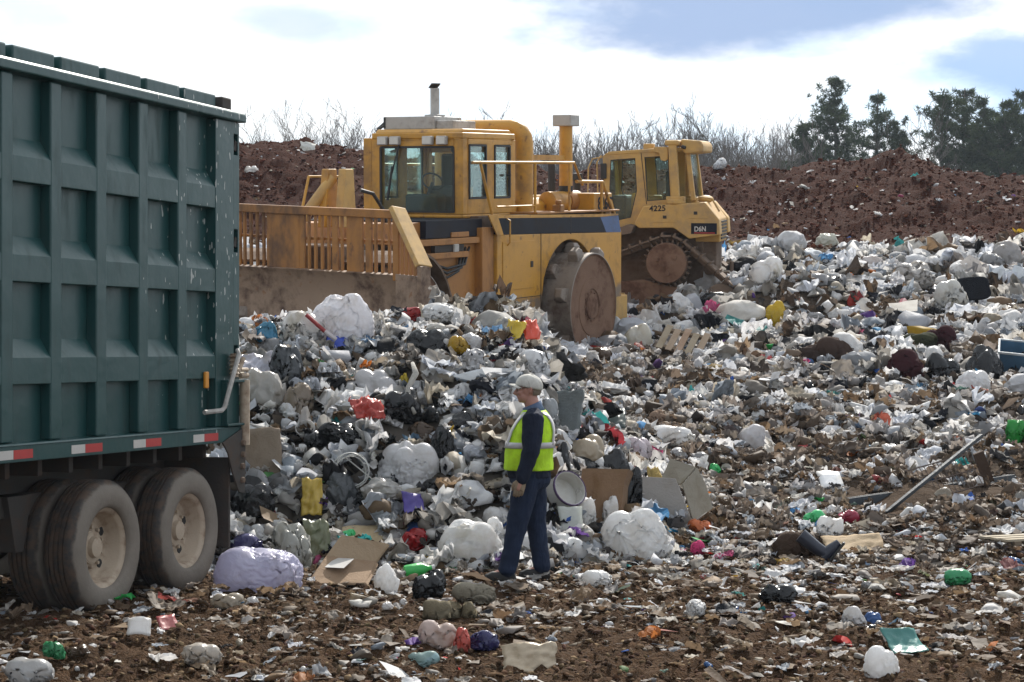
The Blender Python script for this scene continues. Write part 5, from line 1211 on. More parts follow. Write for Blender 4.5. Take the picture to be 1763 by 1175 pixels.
def scatter(pos, size, cols, kinds, rn, tilt=.5, squash=(.6, 1.1)):
    k_ = clear(pos, size); pos, size, cols = pos[k_], size[k_], cols[k_]
    """merge copies of the small prototypes into one vertex / triangle / colour set"""
    Vs, Ts, Cs, o = [], [], [], 0; names = list(kinds); p = np.array([kinds[k] for k in names], float); ch = rn.choice(len(names), len(pos), p=p / p.sum())
    for ki, nm in enumerate(names):
        sel = np.where(ch == ki)[0]; var = rn.randint(0, len(PL[nm]), len(sel))
        for vi, (V, T) in enumerate(PL[nm]):
            ids = sel[var == vi]; n = len(ids)
            if not n: continue
            sc = size[ids][:, None] * np.stack([rn.uniform(.75, 1.35, n), rn.uniform(.6, 1.1, n), rn.uniform(*squash, n)], -1)
            Rm = rot_mats(rn, n, tilt if nm != 'ball' else tilt * 1.2)
            W = np.einsum('nij,nvj->nvi', Rm, V[None] * sc[:, None, :]) + pos[ids][:, None, :]
            Vs.append(W.reshape(-1, 3)); Ts.append((T[None] + (np.arange(n) * len(V))[:, None, None]).reshape(-1, 3) + o); o += n * len(V)
            cc = np.repeat(cols[ids], len(V), 0); Cs.append(np.clip(cc * (1 + .10 * rn.normal(size=(len(cc), 1))), .008, .85))
    return np.concatenate(Vs), np.concatenate(Ts), np.concatenate(Cs)
def litter_mat(name, rough, transl, spec=.5, nz=.25):
    m, t_, o = mat_new(name); oc = t_.n('ShaderNodeTexCoord').outputs['Object']
    c_ = t_.n('ShaderNodeAttribute', attribute_name='tint').outputs['Color']
    g = t_.ramp(t_.noise(oc, 7.0, 5, .65), .35, .7); c_ = t_.mix(t_.math('MULTIPLY', g, nz), c_, t_.mix(1.0, c_, (.55, .46, .38), 'MULTIPLY'))
    bp = t_.n('ShaderNodeBump', {'Height': t_.noise(oc, 28.0, 3, .6), 'Strength': .35, 'Distance': .02})
    p = t_.n('ShaderNodeBsdfPrincipled', {'Base Color': c_, 'Roughness': rough, 'Specular IOR Level': spec, 'Normal': bp.outputs[0]})
    if transl:
        tl = t_.n('ShaderNodeBsdfTranslucent', {'Color': c_}); mx = t_.n('ShaderNodeMixShader', {0: transl, 1: p.outputs[0], 2: tl.outputs[0]}); t_.set(o.inputs[0], mx.outputs[0])
    else: t_.set(o.inputs[0], p.outputs[0])
    return m
M['litter'] = litter_mat('mixed_litter', .62, .40, .20); M['clods'] = litter_mat('earth_clods', .95, 0, .12, .5)
def soft(me):
    me.polygons.foreach_set('use_smooth', [True] * len(me.polygons)); me.set_sharp_from_angle(angle=R(100)); return me
def slope_litter():
    rn = np.random.RandomState(11); N = 44000
    Yg = np.linspace(17.6, 52.5, 700); sz = .050 + .0062 * (Yg - 17.6); w = (.66 * Yg + 6) / sz ** 2 * (sst(17.2, 21.5, Yg) * .8 + .2); c_ = np.cumsum(w); c_ /= c_[-1]
    y = np.interp(rn.uniform(0, 1, N), c_, Yg); x = rn.uniform(-1, 1, N) * (.33 * y + 3.0); s = np.interp(y, Yg, sz) * np.minimum(np.exp(rn.normal(size=N) * .42), 2.2)
    keep = (heap_raw(x, y) < .25) & ~((y > 46.5) & (rn.uniform(0, 1, N) < (y - 46.5) / 2.6)); x, y, s = x[keep], y[keep], s[keep]; n = len(x)
    z = ground(x, y) + s * rn.uniform(.02, .42, n) + .10 * np.maximum(0, fbm(xy(x, y, .8, 30.0), 2)) * sst(20, 26, y)
    C_ = pick_colours(rn, n, (.48, .26, .12, .105, .035))
    dirty = np.clip(.82 + 1.2 * fbm(xy(x, y, 2.2, 41.0), 3) - .85 * sst(25, 37, y + .35 * x), 0, .92) * (rn.uniform(0, 1, n) < .72); C_ = C_ * (1 - dirty[:, None]) + (np.array((.15, .105, .07)) * rn.uniform(.6, 1.3, (n, 1))) * dirty[:, None]
    return np.stack([x, y, z], -1), s, C_, rn
def soft_bags():
    rn = np.random.RandomState(21); N = 2250; y = 20 + 28 * rn.uniform(0, 1, N) ** .8; x = rn.uniform(-1, 1, N) * (.33 * y + 3.0); s = (.15 + .0075 * (y - 20)) * np.exp(np.clip(rn.normal(size=N) * .35, -1, .8))
    ok = (rn.uniform(0, 1, N) < .22 + .78 * sst(27, 37, y + .35 * x)) & (heap_raw(x, y) < .2); x, y, s = x[ok], y[ok], s[ok]; n = len(x)
    C_ = pick_colours(rn, n, (.50, .29, .07, .12, .02)); return scatter(np.stack([x, y, ground(x, y) + s * rn.uniform(.12, .42, n)], -1), s * 1.6, C_, {'soft': 1}, rn, .5)
def make_stuff():
    pos, s, C_, rn = slope_litter()
    V, T, K = scatter(pos, s * 1.5, C_, {'ball': .44, 'film': .36, 'card': .06, 'stick': .03, 'hard': .02, 'shred': .09}, rn, .55)
    Vb, Tb, Kb = soft_bags(); T = np.concatenate([T, Tb + len(V)]); V = np.concatenate([V, Vb]); K = np.concatenate([K, Kb])
    tag(link('scattered_litter', soft(raw_mesh('scattered_litter', V, T, K)), M['litter']), 'small mixed litter of film, paper and scraps covering the far slope', 'litter', kind='stuff')
    # heap of loose refuse: its body and the scraps that cover it
    rn = np.random.RandomState(12); gx = np.linspace(-8, 3.2, 150); gy = np.linspace(16.6, 27, 140); X, Y = np.meshgrid(gx, gy, indexing='ij'); Z = surf(X, Y) - np.where(heap_raw(X, Y) > .03, .05, .12)
    V0 = np.stack([X, Y, Z], -1).reshape(-1, 3); a = (np.arange(149)[:, None] * 140 + np.arange(139)[None]).ravel(); T0 = np.concatenate([np.stack([a, a + 140, a + 141], 1), np.stack([a, a + 141, a + 1], 1)])
    K0 = np.array((.11, .095, .08)) * (1 + .5 * fbm(V0 * 3, 2))[:, None]
    n = 30000; x = rn.uniform(-5.5, 2.6, n); y = rn.uniform(17.2, 26.5, n); k = heap_raw(x, y) > .02; x, y = x[k], y[k]; n = len(x)
    s = np.minimum(.080 * np.exp(rn.normal(size=n) * .5), .20); z = surf(x, y) + s * rn.uniform(-.1, .45, n)
    C_ = pick_colours(rn, n, (.42, .27, .13, .15, .03)); d = np.clip(.22 + .9 * fbm(xy(x, y, .9, 43.0), 3), 0, .7) * (rn.uniform(0, 1, n) < .6); C_ = C_ * (1 - d[:, None]) + np.array((.17, .125, .085)) * d[:, None]
    V, T, K = scatter(np.stack([x, y, z], -1), s * 1.7, C_, {'ball': .48, 'film': .34, 'card': .09, 'stick': .05, 'hard': .04}, rn, .8)
    n2 = 620; x = rn.uniform(-4.5, 1.7, n2); y = rn.uniform(17.5, 23.5, n2); k = heap_raw(x, y) > .12; x, y = x[k], y[k]; s = .20 * np.exp(np.clip(rn.normal(size=len(x)) * .35, -1, .7))
    V2, T2, K2 = scatter(np.stack([x, y, surf(x, y) + s * rn.uniform(.0, .35, len(x))], -1), s * 1.6, pick_colours(rn, len(x), (.46, .28, .09, .15, .02)), {'soft': 1}, rn, .8); T = np.concatenate([T, T2 + len(V)]); V = np.concatenate([V, V2]); K = np.concatenate([K, K2])
    tag(link('refuse_heap', soft(raw_mesh('refuse_heap', np.concatenate([V0, V]), np.concatenate([T0, T + len(V0)]), np.concatenate([K0, K]))), M['litter']), 'tall heap of loose mixed refuse just tipped behind the green trailer', 'refuse', kind='stuff')
    # trodden litter and clods on the near ground
    rn = np.random.RandomState(13); n = 23000; y = 11.3 + 8.6 * rn.uniform(0, 1, n) ** .9; x = rn.uniform(-1, 1, n) * (.31 * y + 2.2)
    s = np.minimum(.030 * np.exp(rn.normal(size=n) * .62), .10) * (1 + .05 * (y - 11)); ok = rn.uniform(0, 1, n) < np.clip(.40 + .9 * fbm(xy(x, y, 1.1, 51.0, .7, 1.3), 2) + .09 * (y - 13), .05, 1); x, y, s = x[ok], y[ok], s[ok]; n = len(x)
    C_ = pick_colours(rn, n, (.27, .27, .38, .04, .04)); d = (rn.uniform(0, 1, n) < .58) * rn.uniform(.3, .85, n); C_ = C_ * (1 - d[:, None]) + np.array((.19, .135, .088)) * d[:, None]
    V, T, K = scatter(np.stack([x, y, ground(x, y) + s * .25], -1), s * 1.6, C_, {'ball': .38, 'film': .38, 'card': .10, 'stick': .11, 'hard': .03}, rn, .30, (.3, .7))
    tag(link('trodden_litter', soft(raw_mesh('trodden_litter', V, T, K)), M['litter']), 'small dirty scraps trodden into the brown soil in the foreground', 'litter', kind='stuff')
    n = 54000; y = 11.0 + 10.5 * rn.uniform(0, 1, n) ** 1.15; x = rn.uniform(-1, 1, n) * (.31 * y + 2.2); s = np.minimum(.0165 * np.exp(rn.normal(size=n) * .62), .028) * (1 + .07 * (y - 11))
    C_ = np.array((.075, .047, .029)) * rn.uniform(.6, 1.7, (n, 1)) * (1 + rn.normal(size=(n, 3)) * .06)
    st = rn.uniform(0, 1, n) < .12; C_[st] = np.array((.24, .17, .10)) * rn.uniform(.6, 1.2, (st.sum(), 1))
    V, T, K = scatter(np.stack([x, y, ground(x, y) + s * .15], -1), s * 2.0, C_, {'clod': .58, 'shred': .42}, rn, .4, (.35, .8))
    tag(link('soil_crumbs', soft(raw_mesh('soil_crumbs', V, T, K)), M['clods']), 'dark brown soil crumbs and straw over the foreground', 'soil', kind='stuff')
    # red bank: clods and the odd scrap
    rn = np.random.RandomState(14); n = 24000; y = 48.6 + 15 * rn.uniform(0, 1, n); x = rn.uniform(-1, 1, n) * (.34 * y); s = np.minimum(.042 * np.exp(rn.normal(size=n) * .6), .14)
    C_ = np.array((.066, .0200, .0098)) * rn.uniform(.75, 1.4, (n, 1)) * (1 + rn.normal(size=(n, 3)) * .05)
    V, T, K = scatter(np.stack([x, y, ground(x, y) + s * .12], -1), s * 1.5, C_, {'clod': 1}, rn, .5, (.35, .8))
    tag(link('earth_clods', soft(raw_mesh('earth_clods', V, T, K)), M['clods']), 'rough red-brown earth clods covering the long bank', 'earth', kind='stuff')
    n = 2200; y = 49.2 + 13 * rn.uniform(0, 1, n) ** 1.5; x = rn.uniform(-1, 1, n) * (.29 * y); s = .045 * np.exp(rn.normal(size=n) * .55); C_ = pick_colours(rn, n, (.40, .30, .25, .01, .04)) * .85
    V, T, K = scatter(np.stack([x, y, ground(x, y) + s * .3], -1), s * 1.6, C_, {'ball': .4, 'film': .4, 'card': .1, 'stick': .1}, rn, .5, (.4, .9))
    tag(link('bank_litter', raw_mesh('bank_litter', V, T, K), M['litter']), 'pale scraps of paper and film stuck in the red bank', 'litter', kind='stuff')
# ------------------------------------------------------------------ refuse one can point at
def film_mat(name, rough, transl, spec, bump, grime=.35, sc=9.0):
    m, t_, o = mat_new(name); oc = t_.n('ShaderNodeTexCoord').outputs['Object']; oi = t_.n('ShaderNodeObjectInfo')
    col, rnd = oi.outputs['Color'], oi.outputs['Random']
    oc = t_.n('ShaderNodeVectorMath', {0: oc, 1: t_.n('ShaderNodeCombineXYZ', {0: t_.math('MULTIPLY', rnd, 31.0), 1: rnd, 2: rnd}).outputs[0]}, operation='ADD').outputs[0]
    g = t_.ramp(t_.noise(oc, 3.2, 6, .66, .4), .44, .70)
    cn = t_.ramp(t_.noise(oc, 1.9, 3, .5, .8), .60, .68); col = t_.mix(t_.math('MULTIPLY', cn, grime), col, t_.mix(1.0, col, t_.mix(t_.noise(oc, .9, 2), (.35, .33, .36), (.75, .66, .38)), 'MULTIPLY'))      # what shows through
    c_ = t_.mix(t_.math('MULTIPLY', g, grime), col, t_.mix(1.0, col, (.66, .58, .48), 'MULTIPLY'))
    def crease(s_, d_, p_): return t_.math('POWER', t_.math('SUBTRACT', 1.0, t_.math('MULTIPLY', t_.math('ABSOLUTE', t_.math('SUBTRACT', t_.noise(oc, s_, 3, .5, d_), .5)), 2.0), clamp=True), p_)
    rid = t_.math('ADD', crease(sc, 1.6, 14.0), t_.math('MULTIPLY', crease(sc * 2.3, 2.2, 10.0), .55))
    bp = t_.n('ShaderNodeBump', {'Height': rid, 'Strength': bump, 'Distance': .05})
    p = t_.n('ShaderNodeBsdfPrincipled', {'Base Color': c_, 'Roughness': rough, 'Specular IOR Level': spec, 'Normal': bp.outputs[0]})
    if transl:
        tl = t_.n('ShaderNodeBsdfTranslucent', {'Color': c_, 'Normal': bp.outputs[0]}); t_.set(o.inputs[0], t_.n('ShaderNodeMixShader', {0: transl, 1: p.outputs[0], 2: tl.outputs[0]}).outputs[0])
    else: t_.set(o.inputs[0], p.outputs[0])
    return m
M['film'] = film_mat('bag_film', .27, .42, .55, .12, .5, 1.9); M['blackfilm'] = film_mat('dark_bag_film', .22, 0.0, .4, .15, .1, 2.4)
M['fabric'] = film_mat('dumped_cloth', .92, 0.05, .15, .5, .4, 16); M['card'] = film_mat('dumped_cardboard', .85, 0.0, .2, .15, .5, 5); M['plastic'] = film_mat('dumped_plastic', .35, .08, .5, .06, .25, 4)
M['steelbar'] = film_mat('painted_steel_bar', .4, 0, .5, .1, .35, 6)
CLEAR = []         # things the loose litter must not bury: px0, px1, py0, py1, distance
REFS = []          # (px, py, phrase) of things other labels can lean on
def colour(o, c): o.color = (c[0], c[1], c[2], 1); return o
def item_tag(o, label, cat, group=None, ref=None, px=0, py=0):
    tag(o, label, cat, group)
    if ref: REFS.append((px, py, ref))
    return o
def mesh_vt(name, V, T, mat, smooth=True):
    me = raw_mesh(name, V, T); me.materials.append(mat)
    if smooth: me.polygons.foreach_set('use_smooth', [True] * len(me.polygons))
    return me
W1, W2, W3 = (.86, .86, .86), (.77, .78, .80), (.62, .65, .69); BEI = (.50, .43, .33); BLK = (.010, .0105, .012); DKG = (.055, .06, .066); BRN = (.13, .085, .055); CRD = (.29, .20, .13)
_seed = [500]
def nseed(): _seed[0] += 1; return _seed[0]
def bag(px, py0, py1, w, col, name, label, cat='bag', ref=None, style='stuffed', mat=None, dy=.8, sink=.06, sub=4, rot=0.0):
    """px: middle; py0/py1: top and bottom rows; w: width in photograph pixels"""
    p = at(px, py1); k = p.y / 3450; CLEAR.append((px - w * .45, px + w * .45, py0, py1 - (py1 - py0) * .12, p.y)); V, T = filled('torn' if style == 'crumple' and (py1 - py0) > .36 * w else style, nseed(), sub, .72); V = V * (w * k * 1.04, w * k * dy, 1); V[:, 2] *= (py1 - py0) * k * (1 + sink) / np.percentile(V[:, 2], 98.5)
    me = mesh_vt(name, V, T, mat or (M['blackfilm'] if max(col) < .1 else M['film']))
    o = bpy.data.objects.new(name, me); COL.objects.link(o); o.location = (p.x, p.y + .25 * w * k, p.z - sink * (py1 - py0) * k); o.rotation_euler = (0, 0, rot)
    colour(o, col); return item_tag(o, label, cat, None, ref, px, (py0 + py1) / 2)
def sheet(px, py0, py1, w, col, name, label, cat, ref=None, mat=None, crump=.12, curl=.3, tilt=35, yaw=0, n=15, thick=.006, lift=0.0):
    p = at(px, py1); k = p.y / 3450; CLEAR.append((px - w * .5, px + w * .5, py0, py1 - 3, p.y)); V, T = sheet_shape(nseed(), n, crump, curl, 1.0); h = (py1 - py0) * k
    V[:, 0] *= w * k; V[:, 1] *= h / max(math.sin(R(tilt)), .3) ; V[:, 2] *= .5 * (w * k + h)
    V = V @ np.array(Matrix.Rotation(R(tilt), 3, 'X')).T; V = V @ np.array(Matrix.Rotation(R(yaw), 3, 'Z')).T; V[:, 2] -= np.percentile(V[:, 2], 8)
    o = bpy.data.objects.new(name, mesh_vt(name, V, T, mat or M['film'])); COL.objects.link(o); o.location = (p.x, p.y, p.z + lift); colour(o, col)
    s_ = o.modifiers.new('thickness', 'SOLIDIFY'); s_.thickness = thick
    return item_tag(o, label, cat, None, ref, px, (py0 + py1) / 2)
def custom(name, label, cat, px, py, ref=None, rot=None, lift=0.0, back=0.0, cw=60, ch=70):
    p = at(px, py); CLEAR.append((px - cw * .5, px + cw * .5, py - ch, py - 4, p.y)); r = thing(name, label, cat, (p.x, p.y + back, p.z + lift), rot)
    if ref: REFS.append((px, py, ref))
    return r, p.y / 3450
def make_items():
    bl, fb, cd, pl = M['blackfilm'], M['fabric'], M['card'], M['plastic']
    # --- foot of the heap
    bag(1099, 884, 966, 122, W1, 'trash_bag', 'big cloudy-white stuffed bag lying right behind the walking man', ref='the big cloudy-white bag', dy=.75, sub=5)
    bag(980, 930, 968, 66, W1, 'trash_bag', 'white half-filled bag on the soil between the man and the big cloudy-white bag', style='crumple')
    bag(808, 903, 966, 108, W1, 'trash_bag', 'shiny white bag bulging on the soil just left of the man', ref='the shiny white bag left of the man')
    bag(850, 895, 945, 44, W1, 'plastic_bag', 'clear crumpled bag between the shiny white bag and the man', style='crumple')
    bag(440, 948, 1020, 148, (.60, .59, .74), 'trash_bag', 'lilac-grey bag slumped against the rear trailer wheel', ref='the lilac-grey bag', sub=5)
    bag(425, 925, 965, 75, (.05, .045, .13), 'plastic_bag', 'dark purple bag on top of the lilac-grey bag', style='crumple', mat=bl)
    bag(500, 905, 985, 70, (.45, .45, .42), 'plastic_bag', 'clear greyish film bag right of the lilac-grey bag', style='crumple')
    sheet(545, 895, 960, 45, (.16, .17, .10), 'plastic_sheet', 'olive plastic flap standing behind the clear greyish bag', 'sheet', tilt=75, yaw=20, mat=pl)
    sheet(625, 908, 938, 80, (.42, .33, .21), 'cardboard_sheet', 'flat tan cardboard sheet on the heap foot, under the dark refuse', 'cardboard', 'the flat tan cardboard', cd, .03, .1, 22)
    bag(598, 918, 947, 30, (.05, .50, .16), 'plastic_bottle', 'bright green crushed bottle beside the flat tan cardboard', 'bottle', style='crumple', mat=pl)
    bag(712, 922, 956, 52, (.45, .022, .025), 'plastic_bag', 'crimson crumpled bag at the foot of the heap', ref='the crimson bag', style='crumple')
    bag(665, 975, 1022, 44, W1, 'plastic_bag', 'small white knotted bag below the crimson bag', ref='the small white knotted bag')
    bag(738, 990, 1034, 58, BLK, 'trash_bag', 'small black pointed bag on the soil left of the man', ref='the small black pointed bag', style='crumple')
    r, k = custom('soda_bottle', 'lying green bottle between the small white knotted bag and the black pointed one', 'bottle', 720, 996, 'the lying green bottle', (0, R(82), R(15)), .05)
    b = MB(); b.lathe([(0, 0), (.055, 0), (.06, .02), (.06, .15), (.022, .21), (.02, .24)], (0, 0, -.12), 2, 14); colour(b.build('bottle_body', pl, r, smooth='auto'), (.05, .48, .10)); b = MB(); b.lathe([(.023, .24), (.023, .265), (0, .265)], (0, 0, -.12), 2, 12); colour(b.build('bottle_cap', pl, r, smooth='auto'), (.7, .7, .7))
    bag(775, 1038, 1067, 96, (.235, .20, .135), 'cloth', 'rolled khaki cloth on the soil below the black pointed bag', 'cloth', 'the rolled khaki cloth', 'crumple', fb, .6)
    bag(815, 1010, 1044, 76, (.30, .27, .21), 'cloth', 'crumpled beige cloth behind the rolled khaki one', 'cloth', None, 'crumple', fb, .7)
    # open carton lying by the lilac bag
    r, k = custom('cardboard_box', 'flattened tan carton lying open right of the lilac-grey bag', 'box', 590, 1006, 'the flattened tan carton', (0, 0, R(12)))
    b = MB(); b.add([(-.30, -.18, .02), (.16, -.24, .02), (.30, .10, .16), (-.12, .16, .21), (-.33, -.16, .0), (.18, -.26, .0), (.32, .11, .13), (-.14, .18, .18)], [(0, 1, 2, 3), (7, 6, 5, 4), (0, 4, 5, 1), (1, 5, 6, 2), (2, 6, 7, 3), (3, 7, 4, 0)]); colour(b.build('panel', cd, r), CRD)
    b = MB(); b.add([(-.12, .16, .21), (.30, .10, .16), (.42, .16, .30), (.02, .24, .38)], [(0, 1, 2, 3)]); b.add([(-.11, .17, .20), (.31, .11, .15), (.43, .17, .29), (.03, .25, .37)], [(3, 2, 1, 0)]); colour(b.build('flap', cd, r), (.36, .27, .18))
    MB().bar((-.08, -.06, .13), (.03, .10, .19), .18, .004).build('paper_label', M['refl_white'], r)
    # --- on the heap
    bag(585, 512, 590, 112, (.80, .79, .82), 'trash_bag', 'largest white bag on the crest of the heap', ref='the largest white bag on the crest', sub=5, dy=.8)
    bag(518, 545, 604, 84, (.74, .72, .70), 'trash_bag', 'crumpled white bag left of the largest one on the crest', ref='the crumpled white bag on the crest', style='crumple')
    bag(457, 560, 603, 44, (.10, .33, .52), 'plastic_bag', 'light blue bag at the left end of the heap crest', ref='the light blue bag', style='crumple')
    r, k = custom('hand_brush', 'red-handled brush leaning against the largest white bag on the crest', 'brush', 565, 588, None, None, .02, -.12)
    b = MB(); b.tube([(-.22, -.05, .26), (-.02, -.05, .08)], .022, 8); colour(b.build('handle', pl, r, smooth='auto'), (.30, .03, .03)); b = MB(); b.tube([(-.02, -.05, .08), (.10, -.05, -.01)], .026, 8); colour(b.build('neck', pl, r, smooth='auto'), (.55, .5, .5))
    sheet(582, 580, 602, 42, (.03, .07, .42), 'dustpan', 'blue dustpan below the red-handled brush', 'dustpan', 'the blue dustpan', pl, .05, .5, 40, n=9)
    r, k = custom('milk_jug', 'white jug with an orange label standing up on the heap crest', 'jug', 662, 548, 'the white jug', (R(8), R(14), R(20)), .06, -.1, 36, 44)
    b = MB(); b.loft([[(x * s_, y * s_, z) for x, y in ((-.085, -.085), (.085, -.085), (.085, .085), (-.085, .085))] for s_, z in ((.95, 0), (1, .02), (1, .20), (.75, .26), (.3, .30), (.26, .33))]); colour(b.build('jug_body', pl, r, bevel=.012), W1)
    b = MB(); b.tube([(.05, -.02, .29), (.12, -.02, .27), (.12, -.02, .16), (.08, -.02, .14)], .016, 6); colour(b.build('handle', pl, r, smooth='auto'), W1)
    b = MB(); b.box(-.045, .07, -.091, -.086, .12, .23); colour(b.build('label_patch', pl, r), (.62, .13, .03))
    bag(707, 530, 553, 50, (.42, .04, .04), 'plastic_bag', 'flat red bag on the crest just right of the white jug', style='crumple')
    bag(757, 524, 556, 66, W1, 'plastic_bag', 'torn white bag on the crest with a dark opening', style='crumple', ref='the torn white bag on the crest')
    bag(736, 572, 617, 72, BLK, 'trash_bag', 'black bag under the crest of the heap, largest black one up there', ref='the black bag under the crest')
    bag(790, 588, 617, 42, (.50, .32, .03), 'plastic_bag', 'yellow packet beside the black bag under the crest', 'packet', style='crumple')
    bag(869, 550, 576, 44, (.55, .52, .44), 'trash_bag', 'small cream bag at the right end of the heap crest', ref='the small cream bag')
    sheet(914, 558, 592, 36, (.66, .075, .035), 'plastic_scrap', 'orange-red broken plastic piece at the right end of the crest, by the steel wheel', 'scrap', 'the orange-red piece', pl, .14, .7, 60, 35, 9, lift=.04)
    sheet(890, 566, 600, 30, (.60, .42, .03), 'plastic_scrap', 'yellow broken plastic piece leaning on the orange-red one', 'scrap', 'the yellow piece', pl, .14, .7, 56, -25, 9, lift=.03)
    bag(644, 638, 690, 84, (.60, .59, .60), 'trash_bag', 'grey-white bag in the middle of the heap face', ref='the grey-white bag mid-heap')
    sheet(630, 688, 722, 54, (.42, .05, .035), 'packaging', 'red printed packaging under the grey-white bag mid-heap', 'packaging', 'the red packaging', pl, .22, .5, 48, 18)
    bag(695, 648, 674, 16, (.60, .46, .04), 'packet', 'small yellow packet right of the grey-white bag mid-heap', 'packet', style='crumple')
    bag(690, 680, 735, 70, BLK, 'trash_bag', 'black torn bag right of the red packaging', style='crumple', ref='the black torn bag')
    bag(492, 598, 672, 62, DKG, 'trash_bag', 'dark grey bag on the left side of the heap below the light blue bag', ref='the dark grey bag', style='crumple')
    bag(448, 640, 702, 80, (.52, .50, .47), 'trash_bag', 'pale bag under loose papers near the trailer tail', ref='the pale bag near the trailer tail')
    sheet(440, 612, 648, 62, (.66, .66, .74), 'paper_stack', 'loose white papers on the pale bag near the trailer tail', 'paper', None, None, .2, .3, 40)
    bag(512, 664, 724, 54, (.30, .25, .20), 'trash_bag', 'brownish film bag left of the red packaging', style='crumple')
    bag(585, 735, 772, 80, BLK, 'trash_bag', 'glossy black bag below the red packaging', style='crumple', ref='the glossy black bag')
    bag(760, 738, 800, 42, BLK, 'trash_bag', 'narrow black bag standing on the right half of the heap face', style='crumple')
    bag(702, 768, 842, 104, (.74, .74, .76), 'trash_bag', 'large clear-white bag low on the heap face', ref='the large clear-white bag', sub=5)
    sheet(448, 735, 818, 72, (.21, .165, .125), 'cardboard_sheet', 'brown cardboard panel leaning by the trailer tail', 'cardboard', 'the brown cardboard panel', cd, .02, .06, 70, 15)
    r, k = custom('plastic_hose', 'loose coil of thin white hose on the heap face', 'hose', 605, 835, 'the white hose coil', None, .12, -.05)
    pts = [(.16 * math.cos(a) * (1 + .15 * math.sin(a * .7)), .05 * math.sin(a * .31), .16 * math.sin(a) + .02 * math.cos(a * .4)) for a in [i * .33 for i in range(64)]] + [(.3, -.05, -.15), (.42, -.05, -.22)]
    b = MB(); b.tube(pts, .0062, 6); colour(b.build('hose', pl, r, smooth=True), (.6, .6, .58))
    r, k = custom('rope_cloth', 'twisted white cloth hanging down the middle of the heap', 'cloth', 712, 720, None, None, 0, -.06)
    b = MB(); b.tube([(-.02, .25, .52), (.02, .12, .42), (-.05, .02, .28), (-.06, -.03, .14), (.02, -.06, .02)], [.02, .032, .026, .034, .02], 9); colour(b.build('cloth_twist', fb, r, smooth=True), (.48, .46, .42))
    sheet(537, 822, 884, 36, (.48, .33, .05), 'packet', 'yellow printed packet standing low on the left of the heap', 'packet', 'the yellow printed packet', pl, .10, .2, 72)
    bag(432, 842, 896, 76, BLK, 'trash_bag', 'black bag squeezed beside the trailer mudflap', ref='the black bag by the mudflap')
    bag(585, 818, 878, 60, DKG, 'trash_bag', 'dark smoky bag right of the yellow printed packet', style='stuffed')
    sheet(710, 855, 886, 36, (.07, .045, .28), 'plastic_scrap', 'purple plastic scrap low on the heap face', 'scrap', None, pl, .1, .6, 50, 20, 9)
    bag(660, 830, 862, 80, (.55, .53, .50), 'trash_bag', 'white bag with a red stripe under the large clear-white bag', style='stuffed')
    # --- right shoulder of the heap and behind the man
    sheet(972, 672, 742, 62, (.20, .225, .23), 'foam_sheet', 'wet grey foam sheet leaning behind the man', 'foam', 'the wet grey foam sheet', fb, .04, .25, 65, -25, thick=.06)
    bag(940, 690, 736, 46, (.40, .42, .44), 'plastic_bag', 'grey-white bag just behind the cap of the man', style='crumple')
    bag(918, 610, 662, 60, W2, 'trash_bag', 'white bag on the right shoulder of the heap above the man', style='crumple', ref='the white bag above the man')
    bag(1007, 753, 803, 68, BEI, 'trash_bag', 'beige knotted bag behind the man at shoulder height', ref='the beige knotted bag')
    bag(966, 766, 820, 32, BLK, 'trash_bag', 'black knotted bag touching the vest of the man', ref=None)
    bag(1058, 778, 834, 58, BLK, 'trash_bag', 'glossy black bag right of the beige knotted bag', ref='the glossy black bag by the beige one')
    bag(1008, 796, 826, 58, BLK, 'trash_bag', 'low black bag in front of the beige knotted bag', style='crumple')
    bag(1086, 812, 900, 40, BLK, 'trash_bag', 'black bag hanging between the brown paper sack and the torn carton', style='crumple')
    # brown paper sack
    r, k = custom('paper_sack', 'open brown paper sack standing behind the man', 'sack', 1036, 902, 'the brown paper sack', (R(-12), 0, R(-12)), -.02, .15)
    b = MB(); w_, d_ = .22, .15
    rings = [[(x * s_ * w_ + dx_, y * s_ * d_, z) for x, y in ((-1, -1), (-.3, -1.05), (.4, -.9), (1, -1), (1.06, 0), (1, 1), (0, .85), (-1, 1), (-.9, 0))] for s_, z, dx_ in ((1, 0, 0), (1.02, .2, 0), (.97, .38, .02), (1.03, .52, .05), (.98, .52, .05), (.93, .36, .02), (.93, .1, 0))]
    b.loft(rings, True); colour(b.build('sack_body', cd, r), (.20, .125, .075))
    bag(1052, 856, 908, 30, W1, 'plastic_bag', 'small white bag in front of the brown paper sack', style='crumple')
    sheet(983, 875, 922, 40, (.68, .70, .66), 'gift_wrap', 'white sheet speckled red and green below the round carton', 'paper', 'the speckled sheet', None, .04, .15, 72, 10, 9)
    bag(1012, 868, 912, 30, W1, 'plastic_bag', 'clear white bag right of the speckled sheet', style='crumple')
    r, k = custom('round_carton', 'broken white round carton with a dark rim at the hip of the man', 'carton', 966, 880, 'the round carton', (R(62), R(25), R(20)), .14, .1)
    b = MB(); b.lathe([(0, 0), (.17, 0), (.17, .015), (.17, .17), (.16, .17), (.155, .02), (0, .02)], (0, 0, 0), 2, 24); colour(b.build('carton_body', cd, r, smooth='auto'), (.58, .57, .54)); b = MB(); b.lathe([(.172, .145), (.176, .15), (.176, .178), (.168, .178)], (0, 0, 0), 2, 24); colour(b.build('rim', cd, r, smooth='auto'), (.12, .08, .16))
    # torn grey carton with yellow foam
    r, k = custom('torn_carton', 'big torn grey carton with mouldy flaps right of the brown paper sack', 'carton', 1150, 908, 'the torn grey carton', (0, 0, R(-8)), -.02, .0)
